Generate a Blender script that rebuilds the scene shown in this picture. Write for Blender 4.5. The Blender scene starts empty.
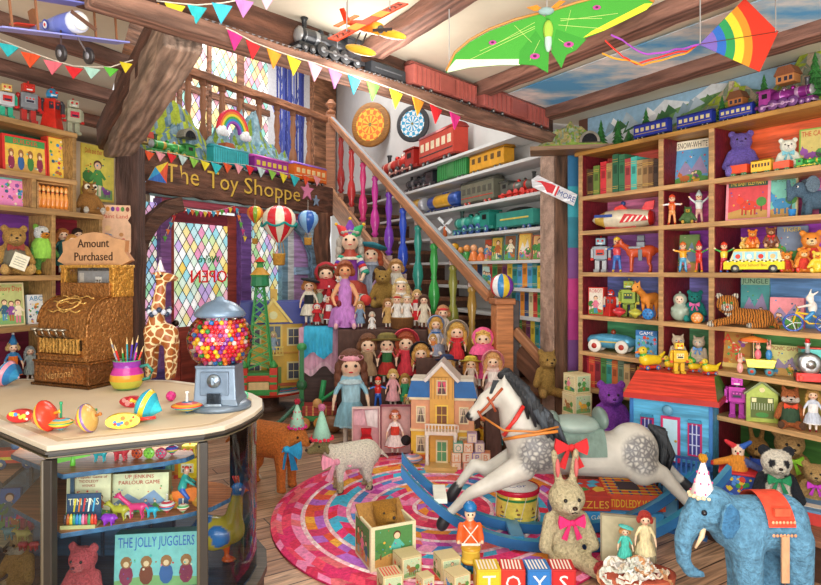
import bpy,math,random
import numpy as np
from mathutils import Matrix,Vector
random.seed(7)
SC=bpy.context.scene
COL=SC.collection
F=620.0;CX=410.5;HY=271.0;EYE=1.5
PI=math.pi
sin,cos=math.sin,math.cos
def P(px,py,d):return Vector(((px-CX)/F*d,d,EYE-(py-HY)/F*d))
def G(px,py,z=0.0):
 d=F*(EYE-z)/(py-HY)
 return Vector(((px-CX)/F*d,d,z))
def zof(py,d):return EYE-(py-HY)*d/F
class Wall:
 """a vertical plane through (ox,oy) along (ux,uy); n points into the room"""
 def __init__(s,ox,oy,ux,uy,side):
  l=math.hypot(ux,uy);s.u=Vector((ux/l,uy/l,0));s.o=Vector((ox,oy,0))
  s.n=Vector((s.u.y,-s.u.x,0))*side
  s.rz=math.atan2(s.n.x,-s.n.y)
 def off(s,k):w=Wall(s.o.x,s.o.y,s.u.x,s.u.y,1);w.n=s.n;w.rz=s.rz;w.o=s.o+s.n*k;return w
 def t(s,px):
  r=(px-CX)/F
  return(r*s.o.y-s.o.x)/(s.u.x-r*s.u.y)
 def d(s,px):return s.o.y+s.u.y*s.t(px)
 def at(s,px,py):return P(px,py,s.d(px))
 def xy(s,px,z=0.0):d=s.d(px);return Vector(((px-CX)/F*d,d,z))
 def pt(s,t,z=0.0,k=0.0):v=s.o+s.u*t+s.n*k;return Vector((v.x,v.y,z))
_cc={}
def C(h):
 if not isinstance(h,str):return h
 if h not in _cc:
  h2=h.lstrip('#')
  if len(h2)==3:h2=''.join(a*2 for a in h2)
  v=[int(h2[i:i+2],16)/255 for i in(0,2,4)]
  _cc[h]=tuple((x/12.92 if x<=.04045 else((x+.055)/1.055)**2.4)for x in v)+(1.0,)
 return _cc[h]
def shade(h,k):
 c=C(h);return(min(1,c[0]*k),min(1,c[1]*k),min(1,c[2]*k),1.0)
_mats={}
def mat(kind):
 if kind in _mats:return _mats[kind]
 m=bpy.data.materials.new(kind);m.use_nodes=True
 nt=m.node_tree;N=nt.nodes;L=nt.links
 b=N['Principled BSDF']
 at=N.new('ShaderNodeAttribute');at.attribute_name='Col'
 tc=N.new('ShaderNodeTexCoord');mp=N.new('ShaderNodeMapping')
 L.new(tc.outputs['Object'],mp.inputs['Vector'])
 S={'matte':(.7,0,14,(1,1,1),.85,1.12,.15,.01,3),'gloss':(.22,0,6,(1,1,1),.92,1.06,0,.01,2),'satin':(.42,0,10,(1,1,1),.86,1.1,.1,.01,3),'skin':(.38,0,5,(1,1,1),.93,1.05,0,.01,2),'fur':(.95,0,38,(1,1,1),.6,1.35,.9,.03,4),'cloth':(.85,0,22,(1,1,.35),.72,1.22,.5,.02,3),'hair':(.55,0,30,(2.5,2.5,.3),.55,1.4,.7,.02,3),'tin':(.28,.25,9,(1,1,1),.82,1.14,.1,.01,4),'metal':(.3,.9,12,(1,1,1),.75,1.2,.25,.01,4),'brass':(.33,.6,26,(1,1,1),.75,1.35,.7,.02,2),'paper':(.6,0,25,(1,1,1),.84,1.1,0,.01,4),'plaster':(.9,0,3,(1,1,1),.9,1.06,.15,.02,6),'rock':(.9,0,9,(1,1,1),.5,1.5,1,.05,8),'foliage':(.9,0,30,(1,1,1),.5,1.5,1,.03,4),'wood':(.5,0,5,(.5,5,5),.62,1.3,.35,.01,6),'beam':(.75,0,5,(.45,3.2,3.2),.42,1.6,1,.04,9),'rug':(.95,0,45,(1,1,1),.7,1.25,.8,.015,4),'lit':(.4,0,4,(1,1,1),.85,1.1,0,.01,3)}
 base=kind.split('_')[0]
 if base in S:
  r,me,ns,st,lo,hi,bu,di,det=S[base]
  mp.inputs['Scale'].default_value=st
  nz=N.new('ShaderNodeTexNoise');nz.inputs['Scale'].default_value=ns;nz.inputs['Detail'].default_value=det
  nz.inputs['Roughness'].default_value=.62
  L.new(mp.outputs[0],nz.inputs['Vector'])
  mr=N.new('ShaderNodeMapRange');mr.inputs[1].default_value=.28;mr.inputs[2].default_value=.72
  mr.inputs[3].default_value=lo;mr.inputs[4].default_value=hi
  L.new(nz.outputs[0],mr.inputs[0])
  mx=N.new('ShaderNodeVectorMath');mx.operation='SCALE'
  L.new(at.outputs['Color'],mx.inputs[0]);L.new(mr.outputs[0],mx.inputs['Scale'])
  out=mx.outputs[0]
  if base in('beam','wood'):
   wv=N.new('ShaderNodeTexWave');wv.bands_direction='Y';wv.inputs['Scale'].default_value=3 if base=='wood' else 2.2
   wv.inputs['Distortion'].default_value=9;wv.inputs['Detail'].default_value=4;wv.inputs['Detail Scale'].default_value=1.6
   L.new(mp.outputs[0],wv.inputs['Vector'])
   m2=N.new('ShaderNodeMapRange');m2.inputs[3].default_value=.74 if base=='wood' else .55;m2.inputs[4].default_value=1.1
   L.new(wv.outputs['Fac'],m2.inputs[0])
   x2=N.new('ShaderNodeVectorMath');x2.operation='SCALE'
   L.new(out,x2.inputs[0]);L.new(m2.outputs[0],x2.inputs['Scale']);out=x2.outputs[0]
  if kind=='fur_tiger':
   wv=N.new('ShaderNodeTexWave');wv.inputs['Scale'].default_value=5.2;wv.inputs['Distortion'].default_value=5
   wv.inputs['Detail'].default_value=2;wv.bands_direction='X';L.new(tc.outputs['Object'],wv.inputs['Vector'])
   m2=N.new('ShaderNodeMapRange');m2.inputs[1].default_value=.72;m2.inputs[2].default_value=.8;m2.inputs[3].default_value=1;m2.inputs[4].default_value=.08
   L.new(wv.outputs['Fac'],m2.inputs[0]);x2=N.new('ShaderNodeVectorMath');x2.operation='SCALE'
   L.new(out,x2.inputs[0]);L.new(m2.outputs[0],x2.inputs['Scale']);out=x2.outputs[0]
  if kind=='skin_giraffe' or kind=='satin_dapple':
   vo=N.new('ShaderNodeTexVoronoi');g=kind=='skin_giraffe'
   vo.feature='DISTANCE_TO_EDGE';vo.inputs['Scale'].default_value=15 if g else 40
   L.new(tc.outputs['Object'],vo.inputs['Vector'])
   m2=N.new('ShaderNodeMapRange');m2.inputs[1].default_value=.06;m2.inputs[2].default_value=.11 if g else .4
   L.new(vo.outputs['Distance'],m2.inputs[0])
   mi=N.new('ShaderNodeMix');mi.data_type='RGBA'
   if g:
    mi.inputs[6].default_value=C('#f3dfae');L.new(out,mi.inputs[7])
    L.new(m2.outputs[0],mi.inputs[0]);out=mi.outputs[2]
   else:
    a2=N.new('ShaderNodeAttribute');a2.attribute_name='Mask'
    m2.inputs[3].default_value=1;m2.inputs[4].default_value=0
    mu=N.new('ShaderNodeMath');mu.operation='MULTIPLY'
    L.new(m2.outputs[0],mu.inputs[0]);L.new(a2.outputs['Fac'],mu.inputs[1])
    mi.inputs[7].default_value=C('#6d6c6e');L.new(out,mi.inputs[6])
    L.new(mu.outputs[0],mi.inputs[0]);out=mi.outputs[2]
  L.new(out,b.inputs['Base Color'])
  b.inputs['Roughness'].default_value=r;b.inputs['Metallic'].default_value=me
  if bu:
   bp=N.new('ShaderNodeBump');bp.inputs['Strength'].default_value=bu;bp.inputs['Distance'].default_value=di
   L.new(nz.outputs[0],bp.inputs['Height']);L.new(bp.outputs[0],b.inputs['Normal'])
  if base=='lit':
   L.new(out,b.inputs['Emission Color']);b.inputs['Emission Strength'].default_value=.55
 elif base=='glass':
  N.remove(b)
  tr=N.new('ShaderNodeBsdfTransparent');gl=N.new('ShaderNodeBsdfGlossy');gl.inputs['Roughness'].default_value=.04
  tr.inputs['Color'].default_value=(.86,.94,.97,1)if kind!='glass_clear' else(.96,.97,.98,1)
  fr=N.new('ShaderNodeFresnel');fr.inputs['IOR'].default_value=1.35
  ms=N.new('ShaderNodeMixShader')
  L.new(fr.outputs[0],ms.inputs[0]);L.new(tr.outputs[0],ms.inputs[1]);L.new(gl.outputs[0],ms.inputs[2])
  L.new(ms.outputs[0],N['Material Output'].inputs['Surface'])
 elif kind=='floorwood':
  sp=N.new('ShaderNodeMapping');sp.inputs['Rotation'].default_value=(0,0,math.radians(-33))
  L.new(tc.outputs['Object'],sp.inputs['Vector'])
  br=N.new('ShaderNodeTexBrick');br.inputs['Scale'].default_value=1;br.inputs['Brick Width'].default_value=1.3
  br.inputs['Row Height'].default_value=.14;br.inputs['Mortar Size'].default_value=.004;br.offset=.37
  br.inputs['Color1'].default_value=C('#c6a284');br.inputs['Color2'].default_value=C('#946c54');br.inputs['Mortar'].default_value=C('#2c1a12')
  L.new(sp.outputs[0],br.inputs['Vector'])
  m3=N.new('ShaderNodeMapping');m3.inputs['Scale'].default_value=(1.2,16,1);L.new(sp.outputs[0],m3.inputs['Vector'])
  nz=N.new('ShaderNodeTexNoise');nz.inputs['Scale'].default_value=2.5;nz.inputs['Detail'].default_value=8;nz.inputs['Distortion'].default_value=1.2
  L.new(m3.outputs[0],nz.inputs['Vector'])
  mr=N.new('ShaderNodeMapRange');mr.inputs[1].default_value=.3;mr.inputs[2].default_value=.7;mr.inputs[3].default_value=.45;mr.inputs[4].default_value=1.5
  L.new(nz.outputs[0],mr.inputs[0])
  x2=N.new('ShaderNodeVectorMath');x2.operation='SCALE';L.new(br.outputs['Color'],x2.inputs[0]);L.new(mr.outputs[0],x2.inputs['Scale'])
  L.new(x2.outputs[0],b.inputs['Base Color']);b.inputs['Roughness'].default_value=.32
  bp=N.new('ShaderNodeBump');bp.inputs['Strength'].default_value=.3;bp.inputs['Distance'].default_value=.01
  L.new(nz.outputs[0],bp.inputs['Height']);L.new(bp.outputs[0],b.inputs['Normal'])
 elif kind=='skymural' or kind=='mountainmural':
  nz=N.new('ShaderNodeTexNoise');nz.inputs['Scale'].default_value=1.5;nz.inputs['Detail'].default_value=7;nz.inputs['Roughness'].default_value=.6
  mp.inputs['Scale'].default_value=(1.0,1.9,2.2);L.new(mp.outputs[0],nz.inputs['Vector'])
  cr=N.new('ShaderNodeValToRGB');e=cr.color_ramp.elements
  e[0].position=.38;e[0].color=C('#5fb0e8');e[1].position=.6;e[1].color=C('#ffffff')
  e.new(.47).color=C('#a5cfe8');e.new(.53).color=C('#d9e4ea')
  L.new(nz.outputs[0],cr.inputs[0]);L.new(cr.outputs[0],b.inputs['Base Color']);b.inputs['Roughness'].default_value=.9
 _mats[kind]=m
 return m
def frame(p0,p1):
 """matrix whose z runs p0->p1"""
 d=(Vector(p1)-Vector(p0));q=d.to_track_quat('Z','Y')
 return Matrix.Translation(Vector(p0))@q.to_matrix().to_4x4(),d.length
_txt={}
def text_mesh(s):
 if s not in _txt:
  cu=bpy.data.curves.new('lettering','FONT');cu.body=s;cu.resolution_u=2;cu.align_x='CENTER'
  ob=bpy.data.objects.new('lettering',cu);me=ob.to_mesh()
  vs=[tuple(v.co)for v in me.vertices];fs=[tuple(p.vertices)for p in me.polygons]
  ob.to_mesh_clear();bpy.data.objects.remove(ob);bpy.data.curves.remove(cu)
  xs=[v[0]for v in vs]or[0,1]
  _txt[s]=(vs,fs,max(xs)-min(xs))
 return _txt[s]
class MB:
 def __init__(s):s.v=[];s.f=[];s.c=[];s.s=[];s.M=Matrix();s.st=[]
 def push(s,x=0,y=0,z=0,rz=0,rx=0,ry=0,k=1):
  s.st.append(s.M);s.M=s.M@Matrix.Translation((x,y,z))@Matrix.Rotation(rz,4,'Z')@Matrix.Rotation(ry,4,'Y')@Matrix.Rotation(rx,4,'X')@Matrix.Scale(k,4);return s
 def pushm(s,m):s.st.append(s.M);s.M=s.M@m;return s
 def pop(s):s.M=s.st.pop();return s
 def add(s,vs,fs,col,sm=False):
  o=len(s.v);M=s.M
  s.v+=[tuple(M@Vector(a))for a in vs]
  s.f+=[tuple(i+o for i in a)for a in fs]
  if isinstance(col,list):s.c+=[C(a)for a in col]
  else:s.c+=[C(col)]*len(fs)
  s.s+=[sm]*len(fs);return s
 def box(s,x,y,z,w,d,h,col,base=True):
  """centre x,y; z is the bottom unless base=False"""
  if not base:z-=h/2
  a=[(x+i*w/2,y+j*d/2,z+k*h)for k in(0,1)for i,j in((-1,-1),(1,-1),(1,1),(-1,1))]
  return s.add(a,[(3,2,1,0),(4,5,6,7),(0,1,5,4),(1,2,6,5),(2,3,7,6),(3,0,4,7)],col)
 def lathe(s,prof,cols,n=16,sm=True,cap=True):
  """prof [(r,z)...]; cols one colour, a list per ring, or f(ring,seg)"""
  vs=[];fs=[];cs=[]
  for r,z in prof:vs+=[(r*cos(2*PI*i/n),r*sin(2*PI*i/n),z)for i in range(n)]
  for k in range(len(prof)-1):
   for i in range(n):
    j=(i+1)%n;fs.append((k*n+i,k*n+j,(k+1)*n+j,(k+1)*n+i))
    cs.append(cols(k,i)if callable(cols)else(cols[k%len(cols)]if isinstance(cols,list)else cols))
  if cap:
   fs.append(tuple(range(n-1,-1,-1)));cs.append(cs[0]);t=(len(prof)-1)*n
   fs.append(tuple(t+i for i in range(n)));cs.append(cs[-2])
  return s.add(vs,fs,cs,sm)
 def cyl(s,p0,p1,r0,r1=None,col='#888',n=10,sm=True):
  m,l=frame(p0,p1);s.pushm(m);s.lathe([(r0,0),(r0 if r1 is None else r1,l)],col,n,sm);return s.pop()
 def ell(s,x,y,z,rx,ry=None,rz=None,col='#888',n=14,m=9,cols=None):
  ry=rx if ry is None else ry;rz=rx if rz is None else rz
  pr=[(sin(PI*k/m),-cos(PI*k/m))for k in range(m+1)];pr[0]=(.02,-1);pr[-1]=(.02,1)
  s.pushm(Matrix.Translation((x,y,z))@Matrix.Diagonal((rx,ry,rz,1)));s.lathe(pr,cols or col,n);return s.pop()
 def tube(s,pts,r,col,n=6):
  """a bent bar as one strip of rings"""
  pts=[Vector(p)for p in pts];vs=[];fs=[]
  rr=r if isinstance(r,(list,tuple))else[r]*len(pts)
  for i,p in enumerate(pts):
   d=(pts[min(i+1,len(pts)-1)]-pts[max(i-1,0)]).normalized()
   q=d.to_track_quat('Z','Y')
   vs+=[tuple(p+q@Vector((rr[i]*cos(2*PI*k/n),rr[i]*sin(2*PI*k/n),0)))for k in range(n)]
  for i in range(len(pts)-1):
   for k in range(n):fs.append((i*n+k,i*n+(k+1)%n,(i+1)*n+(k+1)%n,(i+1)*n+k))
  fs.append(tuple(range(n-1,-1,-1)));fs.append(tuple((len(pts)-1)*n+k for k in range(n)))
  return s.add(vs,fs,col,True)
 def bar(s,p0,p1,w,h,col):
  """a squared beam from p0 to p1, w wide and h tall"""
  p0=Vector(p0);p1=Vector(p1);d=(p1-p0);l=d.length;q=d.to_track_quat('X','Z')
  s.pushm(Matrix.Translation(p0)@q.to_matrix().to_4x4());s.box(l/2,0,0,l,w,h,col,False);return s.pop()
 def prism(s,pts,y0,y1,col,side=None):
  """outline in x,z given real depth y0..y1"""
  n=len(pts);a=sum(pts[i][0]*pts[(i+1)%n][1]-pts[(i+1)%n][0]*pts[i][1]for i in range(n))
  if a<0:pts=pts[::-1]
  vs=[(p[0],y0,p[1])for p in pts]+[(p[0],y1,p[1])for p in pts]
  fs=[tuple(range(n)),tuple(range(2*n-1,n-1,-1))]+[(i,i+n,(i+1)%n+n,(i+1)%n)for i in range(n)]
  return s.add(vs,fs,[col,col]+[side or col]*n)
 def poly(s,pts,y,col):
  n=len(pts);a=sum(pts[i][0]*pts[(i+1)%n][1]-pts[(i+1)%n][0]*pts[i][1]for i in range(n))
  if a<0:pts=pts[::-1]
  return s.add([(p[0],y,p[1])for p in pts],[tuple(range(n))],col)
 def rect(s,x0,z0,x1,z1,y,col):return s.poly([(x0,z0),(x1,z0),(x1,z1),(x0,z1)],y,col)
 def disk(s,x,z,r,y,col,n=14,rz=None):return s.poly([(x+r*cos(2*PI*i/n),z+(rz or r)*sin(2*PI*i/n))for i in range(n)],y,col)
 def text(s,t,x,z,size,y,col,wmax=None,slant=0,flip=False):
  vs,fs,w=text_mesh(t);kx=size
  if wmax and w*size>wmax:kx=wmax/w
  if flip:kx=-kx;fs=[a[::-1]for a in fs]
  return s.add([(x+a[0]*kx,y,z+a[1]*size*.95+a[0]*kx*slant)for a in vs],fs,col)
 def build(s,name,parent=None,m='matte',bevel=0,loc=None,rz=0):
  me=bpy.data.meshes.new(name);me.from_pydata(s.v,[],s.f)
  at=me.attributes.new('Col','FLOAT_COLOR','FACE')
  at.data.foreach_set('color',np.array(s.c,dtype=np.float32).ravel())
  me.polygons.foreach_set('use_smooth',s.s)
  me.materials.append(mat(m)if isinstance(m,str)else m);me.update()
  return link(name,me,parent,loc,rz,bevel)
 def thing(s,name,label,cat,m='matte',loc=(0,0,0),h=1,rz=0,group=None,bevel=0):
  o=s.build(name,None,m,bevel,loc,rz);o.scale=(h,h,h);tag(o,label,cat,group);return o
 def struct(s,name,m='plaster',bevel=0,**k):
  o=s.build(name,None,m,bevel,**k);o['kind']='structure';return o
def link(name,me,parent=None,loc=None,rz=0,bevel=0):
 o=bpy.data.objects.new(name,me);COL.objects.link(o)
 if parent:o.parent=parent
 if loc is not None:o.location=loc
 if rz:o.rotation_euler=(0,0,rz)
 if bevel:
  b=o.modifiers.new('b','BEVEL');b.width=bevel;b.segments=2;b.limit_method='ANGLE';b.angle_limit=.7
 return o
def tag(o,label,cat,group=None,kind=None):
 o['label']=label;o['category']=cat
 if group:o['group']=group
 if kind:o['kind']=kind
 return o
def T(name,label,cat,loc,h=1.0,rz=0,group=None,rot=None):
 o=bpy.data.objects.new(name,None);o.empty_display_size=.05;COL.objects.link(o)
 o.location=loc;o.scale=(h,h,h);o.rotation_euler=rot or(0,0,rz)
 return tag(o,label,cat,group)
def beam_obj(name,p0,p1,w,h,col,m='beam',parent=None,bevel=.012):
 """long timber as its own object, local x along its length so the grain follows it"""
 p0=Vector(p0);p1=Vector(p1);d=p1-p0;l=d.length
 b=MB();n=max(2,int(l/.12));r=random.Random(int(l*1000)+len(name))
 for_v=[];fs=[]
 jit=.05*min(w,h)if m=='beam' else 0
 for i in range(n+1):
  for a,c in((-1,-1),(1,-1),(1,1),(-1,1)):
   for_v.append((l*i/n,a*w/2+r.uniform(-jit,jit),c*h/2+r.uniform(-jit,jit)))
 for i in range(n):
  for k in range(4):fs.append((4*i+k,4*(i+1)+k,4*(i+1)+(k+1)%4,4*i+(k+1)%4)[::-1])
 fs+=[(0,1,2,3)[::-1],tuple(4*n+k for k in range(4))]
 b.add(for_v,fs,col)
 o=b.build(name,parent,m,bevel);o.location=p0;o.rotation_euler=d.to_track_quat('X','Z').to_euler()
 return o
def copy_tree(o,parent=None):
 c=o.copy();COL.objects.link(c)
 if parent:c.parent=parent
 for ch in list(o.children):copy_tree(ch,c)
 return c
_blob={}
def e(x,y,z,rx,ry=None,rz=None,col=0,rot=0):
 return('e',(x,y,z),(rx,rx if ry is None else ry,rx if rz is None else rz),col,rot)
def c(p0,p1,r0,r1=None,col=0):return('c',tuple(p0),tuple(p1),r0,r0 if r1 is None else r1,col)
def mir(*pr):
 o=[]
 for q in pr:
  o.append(q)
  if q[0]=='e':o.append(('e',(-q[1][0],q[1][1],q[1][2]),q[2],q[3],-q[4]))
  else:o.append(('c',(-q[1][0],q[1][1],q[1][2]),(-q[2][0],q[2][1],q[2][2]),q[3],q[4],q[5]))
 return o
def blob_mesh(prims,vox):
 key=(tuple(prims),vox)
 if key in _blob:return _blob[key]
 b=MB()
 for q in prims:
  if q[0]=='e':
   b.pushm(Matrix.Translation(q[1])@Matrix.Rotation(q[4],4,'Y'));b.ell(0,0,0,*q[2],n=20,m=14);b.pop()
  else:
   b.ell(*q[1],q[3],n=16,m=10);b.ell(*q[2],q[4],n=16,m=10);b.cyl(q[1],q[2],q[3],q[4],n=16)
 me=bpy.data.meshes.new('t');me.from_pydata(b.v,[],b.f)
 o=bpy.data.objects.new('t',me);COL.objects.link(o)
 r=o.modifiers.new('r','REMESH');r.mode='VOXEL';r.voxel_size=vox;r.adaptivity=0
 s=o.modifiers.new('s','SMOOTH');s.iterations=4;s.factor=.6
 dg=bpy.context.evaluated_depsgraph_get()
 nm=bpy.data.meshes.new_from_object(o.evaluated_get(dg));bpy.data.objects.remove(o);bpy.data.meshes.remove(me)
 V=np.empty(len(nm.vertices)*3,dtype=np.float32);nm.vertices.foreach_get('co',V);V=V.reshape(-1,3)
 D=[]
 for q in prims:
  if q[0]=='e':
   p=V-np.array(q[1]);ca,sa=cos(q[4]),sin(q[4])
   x=p[:,0]*ca-p[:,2]*sa;z=p[:,0]*sa+p[:,2]*ca
   rr=np.array(q[2]);D.append((np.sqrt((x/rr[0])**2+(p[:,1]/rr[1])**2+(z/rr[2])**2)-1)*rr.min())
  else:
   a=np.array(q[1]);d=np.array(q[2])-a;t=np.clip(((V-a)@d)/max(d@d,1e-9),0,1)
   D.append(np.linalg.norm(V-a-t[:,None]*d,axis=1)-(q[3]+(q[4]-q[3])*t))
 own=np.argmin(np.array(D),axis=0)
 own=np.array([q[3]if q[0]=='e' else q[5]for q in prims])[own]
 nm.polygons.foreach_set('use_smooth',[True]*len(nm.polygons))
 _blob[key]=(nm,own,V);return _blob[key]
_bc={}
def blob(name,parent,prims,cols,m='fur',vox=.022,fn=None,mask=None):
 nm,own,V=blob_mesh(prims,vox)
 key=(tuple(prims),vox,tuple(cols),m,fn is not None)
 if key not in _bc or fn:
  me=nm.copy();me.name=name
  pal=np.array([C(x)for x in cols],dtype=np.float32)
  cc=pal[np.minimum(own,len(cols)-1)]
  if fn:cc=fn(V,own,cc)
  at=me.attributes.new('Col','FLOAT_COLOR','POINT');at.data.foreach_set('color',cc.astype(np.float32).ravel())
  if mask is not None:
   a2=me.attributes.new('Mask','FLOAT','POINT');a2.data.foreach_set('value',mask(V).astype(np.float32))
  me.materials.clear();me.materials.append(mat(m));_bc[key]=me
 return link(name,_bc[key],parent)
_eye={}
def ball(name,parent,x,y,z,r,col,m='gloss',ry=None,rz=None):
 key=(col,m)
 if key not in _eye:
  b=MB();b.ell(0,0,0,1,col=col,n=10,m=7);o=b.build(name,None,m);_eye[key]=o.data;bpy.data.objects.remove(o)
 o=link(name,_eye[key],parent);o.location=(x,y,z);o.scale=(r,ry or r,rz or r);return o
# ================= TOY LIBRARY (each builder: unit height, faces -Y, origin on its base) =================
def eyes(t,x,y,z,r=.018,col='#15100c'):
 ball('eye',t,-x,y,z,r,col);ball('eye',t,x,y,z,r,col)
def bow(t,x,y,z,w,col,name='bow',m='cloth',tails=True):
 b=MB();b.push(x,y,z)
 for s in(-1,1):
  b.prism([(0,.02*w),(s*.5*w,.28*w),(s*.55*w,.0),(s*.5*w,-.24*w),(0,-.02*w)],-.05*w,.08*w,col)
  if tails:b.prism([(s*.02*w,0),(s*.1*w,0),(s*.42*w,-.62*w),(s*.2*w,-.72*w)],0,.04*w,shade(col,.8))
 b.ell(0,-.04*w,0,.11*w,.1*w,.12*w,col=shade(col,.9));b.pop()
 return b.build(name,t,m)
def plush(name,label,cat,loc,h,rz=0,fur='#b98a55',fur2=None,pad=None,pose='sit',ear='round',bowc=None,nose='#2a1a14',group=None,eyec='#15100c',vest=None,muz=None,face=None,tilt=0,fat=1,m='fur',limb=None,belly=None):
 fur2=fur2 or fur;muz=muz or fur2;pad=pad or fur2;limb=limb or fur;belly=belly or fur
 t=T(name,label,cat,loc,h,rz,group,(0,tilt,rz)if tilt else None)
 f=fat
 if pose=='sit':
  hz,hy=.71,-.02
  pr=[e(0,.02,.3,.19*f,.16*f,.25,5),e(0,0,.12,.2*f,.17,.12,0)]
  pr+=mir(c((.17,0,.49),(.27*f,-.09,.24),.075*f,.07,4),c((.11,-.05,.09),(.2,-.32,.085),.1,.085,4),e(.215,-.38,.12,.075,.04,.1,2))
 else:
  hz,hy=.8,-.01
  pr=[e(0,.01,.48,.14*f,.11*f,.2,5),e(0,.01,.36,.14*f,.11,.1,0)]
  pr+=mir(c((.12,0,.6),(.23*f,-.06,.38),.05*f,.05,4),c((.08,0,.32),(.1,0,.07),.065,.06,4),e(.1,-.05,.045,.06,.1,.045,2))
 k=.85 if pose!='sit' else 1
 pr+=[e(0,hy,hz,.195*k,.17*k,.175*k,1)]
 if ear!='cat' or 1:pr+=[e(0,hy-.14*k,hz-.05*k,.09*k,.09*k,.075*k,3)]
 if ear=='round':pr+=mir(e(.155*k,hy+.01,hz+.155*k,.07*k,.04*k,.075*k,0))
 elif ear=='long':pr+=mir(c((.07,hy+.03,hz+.13*k),(.12,hy+.05,hz+.46*k),.045,.035,0))
 elif ear in('cat','fox'):pr+=mir(c((.1*k,hy,hz+.1*k),(.16*k,hy,hz+(.26 if ear=='fox' else .22)*k),.075 if ear=='fox' else .06,.02,0))
 elif ear=='pan':pr+=mir(e(.15*k,hy+.02,hz+.15*k,.08,.045,.08,4))
 if ear=='fox':pr+=mir(e(.11*k,hy-.1*k,hz-.06*k,.085*k,.07*k,.07*k,3))
 if face=='panda':pr+=mir(e(.075,hy-.125,hz+.015,.05,.05,.06,4))
 if face=='duck':pr+=[c((0,hy-.14,hz-.03),(0,hy-.22,hz-.05),.05,.02,3)]
 bo=blob('body',t,pr,[fur,fur if not face else fur2,pad,muz,limb,belly],m,.024)
 ex=.07*k;eyes(bo,ex,hy-.155*k,hz+.025*k,.021,eyec)
 ball('nose',bo,0,hy-.228*k,hz-.03*k,.028*k,nose,rz=.02*k)
 b=MB();b.tube([(-.03,hy-.215*k,hz-.085*k),(0,hy-.225*k,hz-.07*k),(.03,hy-.215*k,hz-.085*k)],.006,nose);b.build('mouth',bo,'satin')
 if vest:
  b=MB();zc=.3 if pose=='sit' else .48
  b.lathe([(.2*f,zc-.16),(.215*f,zc),(.19*f,zc+.14),(.12,zc+.24)],vest,16,cap=False);b.build('waistcoat',t,'cloth')
 if bowc:bow(t,0,hy-.15,hz-.2*k,.26,bowc)
 return t
HAT_R=.12
def doll(label,loc,h,rz=0,dress='#cc3344',hair='#8a4a20',hat=None,hatc='#ddd',pose='stand',skin='#f3cfb0',dress2=None,long=True,group=None,name='doll',cat='doll',shoes='#7a1a1a',sleeves=True,fullness=1.0,legs=True,collar=None,big=1.0):
 t=T(name,label,cat,loc,h,rz,group)
 dress2=dress2 or dress;r=.115*big;hz=1-r*1.12
 if pose=='stand':
  pr=[c((0,0,.76-.06*big),(0,0,.45),.07,.085,1),c((0,0,hz),(0,0,.7),.04,.04,0)]
  pr+=mir(c((.09,0,.7),(.17,-.02,.55),.035,.03,1 if sleeves else 0),c((.17,-.02,.55),(.19,-.07,.42),.028,.022,0),e(.192,-.085,.39,.022,.022,.032,0),c((.055,0,.42),(.06,0,.2),.05,.038,2),c((.06,0,.2),(.06,0,.05),.036,.028,2),e(.06,-.03,.028,.032,.06,.028,3))
  hem=(.19*fullness,.2)
 else:
  pr=[c((0,0,.68),(0,0,.12),.075,.1,1),c((0,0,hz),(0,0,.66),.045,.045,0)]
  pr+=mir(c((.1,0,.64),(.19,-.06,.46),.042,.036,1 if sleeves else 0),c((.19,-.06,.46),(.15,-.2,.36),.032,.026,0),e(.14,-.23,.35,.028),c((.07,-.04,.1),(.12,-.34,.1),.06,.045,2),c((.12,-.34,.1),(.13,-.42,.04),.042,.034,2),e(.13,-.47,.06,.036,.04,.055,3))
  hem=(.25*fullness,.02)
 pr+=[e(0,0,hz,r*.92,r*.88,r,0),e(0,-r*.55,hz-r*.35,r*.55,r*.42,r*.42,0),e(0,-r*.93,hz-r*.12,r*.12,r*.16,r*.14,0)]
 def cheeks(V,own,cc):
  cc=cc.copy()
  for sx in(-1,1):
   d=np.linalg.norm((V-np.array([sx*r*.45,-r*.85,hz-r*.3])),axis=1);w=np.clip(1-d/(r*.35),0,1)[:,None]*.6
   cc=cc*(1-w)+np.array(C('#e8806f'))*w
  return cc
 key=('cheek',tuple(pr),skin,dress,shoes)
 if key not in _bc:
  bo=blob('body',t,pr,[skin,dress,'#f0e4d6' if legs else dress,shoes],'skin',.02,fn=cheeks);_bc[key]=bo.data
 else:bo=link('body',_bc[key],t)
 for s in(-1,1):ball('eye',bo,s*r*.38,-r*.84,hz+r*.02,r*.135,'#20180f')
 b=MB();b.ell(0,-r*.965,hz-r*.47,r*.19,r*.08,r*.07,col='#c22f35');b.build('mouth',bo,'gloss')
 b=MB();rh=r*1.12
 b.pushm(Matrix.Translation((0,r*.3,hz+r*.2)));b.ell(0,0,0,rh,rh*.98,rh*1.02,hair,16,10);b.pop()
 for i in range(9):
  a=-.35*PI+1.7*PI*i/8 if long else 0
  a=PI*(-.08+1.16*i/8)
  x,y=cos(a)*r*1.03,sin(a)*r*.85+r*.12;zl=(.55 if i in(0,1,7,8)else .62)if long else .1
  b.ell(x,y+.01,hz-r*.25,r*.36,r*.36,r*.55,hair,8,6)
  if long:b.ell(x*1.08,y+.015,hz-r*.95,r*.33,r*.33,r*.6,hair,8,6);b.ell(x*1.15,y+.02,hz-r*1.55,r*.26,r*.26,r*.42,hair,8,6)
 for i in range(5):b.ell((i-2)*r*.34,-r*.55,hz+r*(.84-.07*abs(i-2)),r*.23,r*.2,r*.16,hair,8,6)
 b.build('hair',t,'hair')
 b=MB();n=20;w=hem[0]
 top=.66 if pose=='stand' else .6;zs=[hem[1],hem[1]+.02,(hem[1]+.5)/2+.02,.46 if pose=='stand' else .34,top,top+.055]
 rs=[w,w*.98,w*.78,.1,.105,.075]
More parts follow.
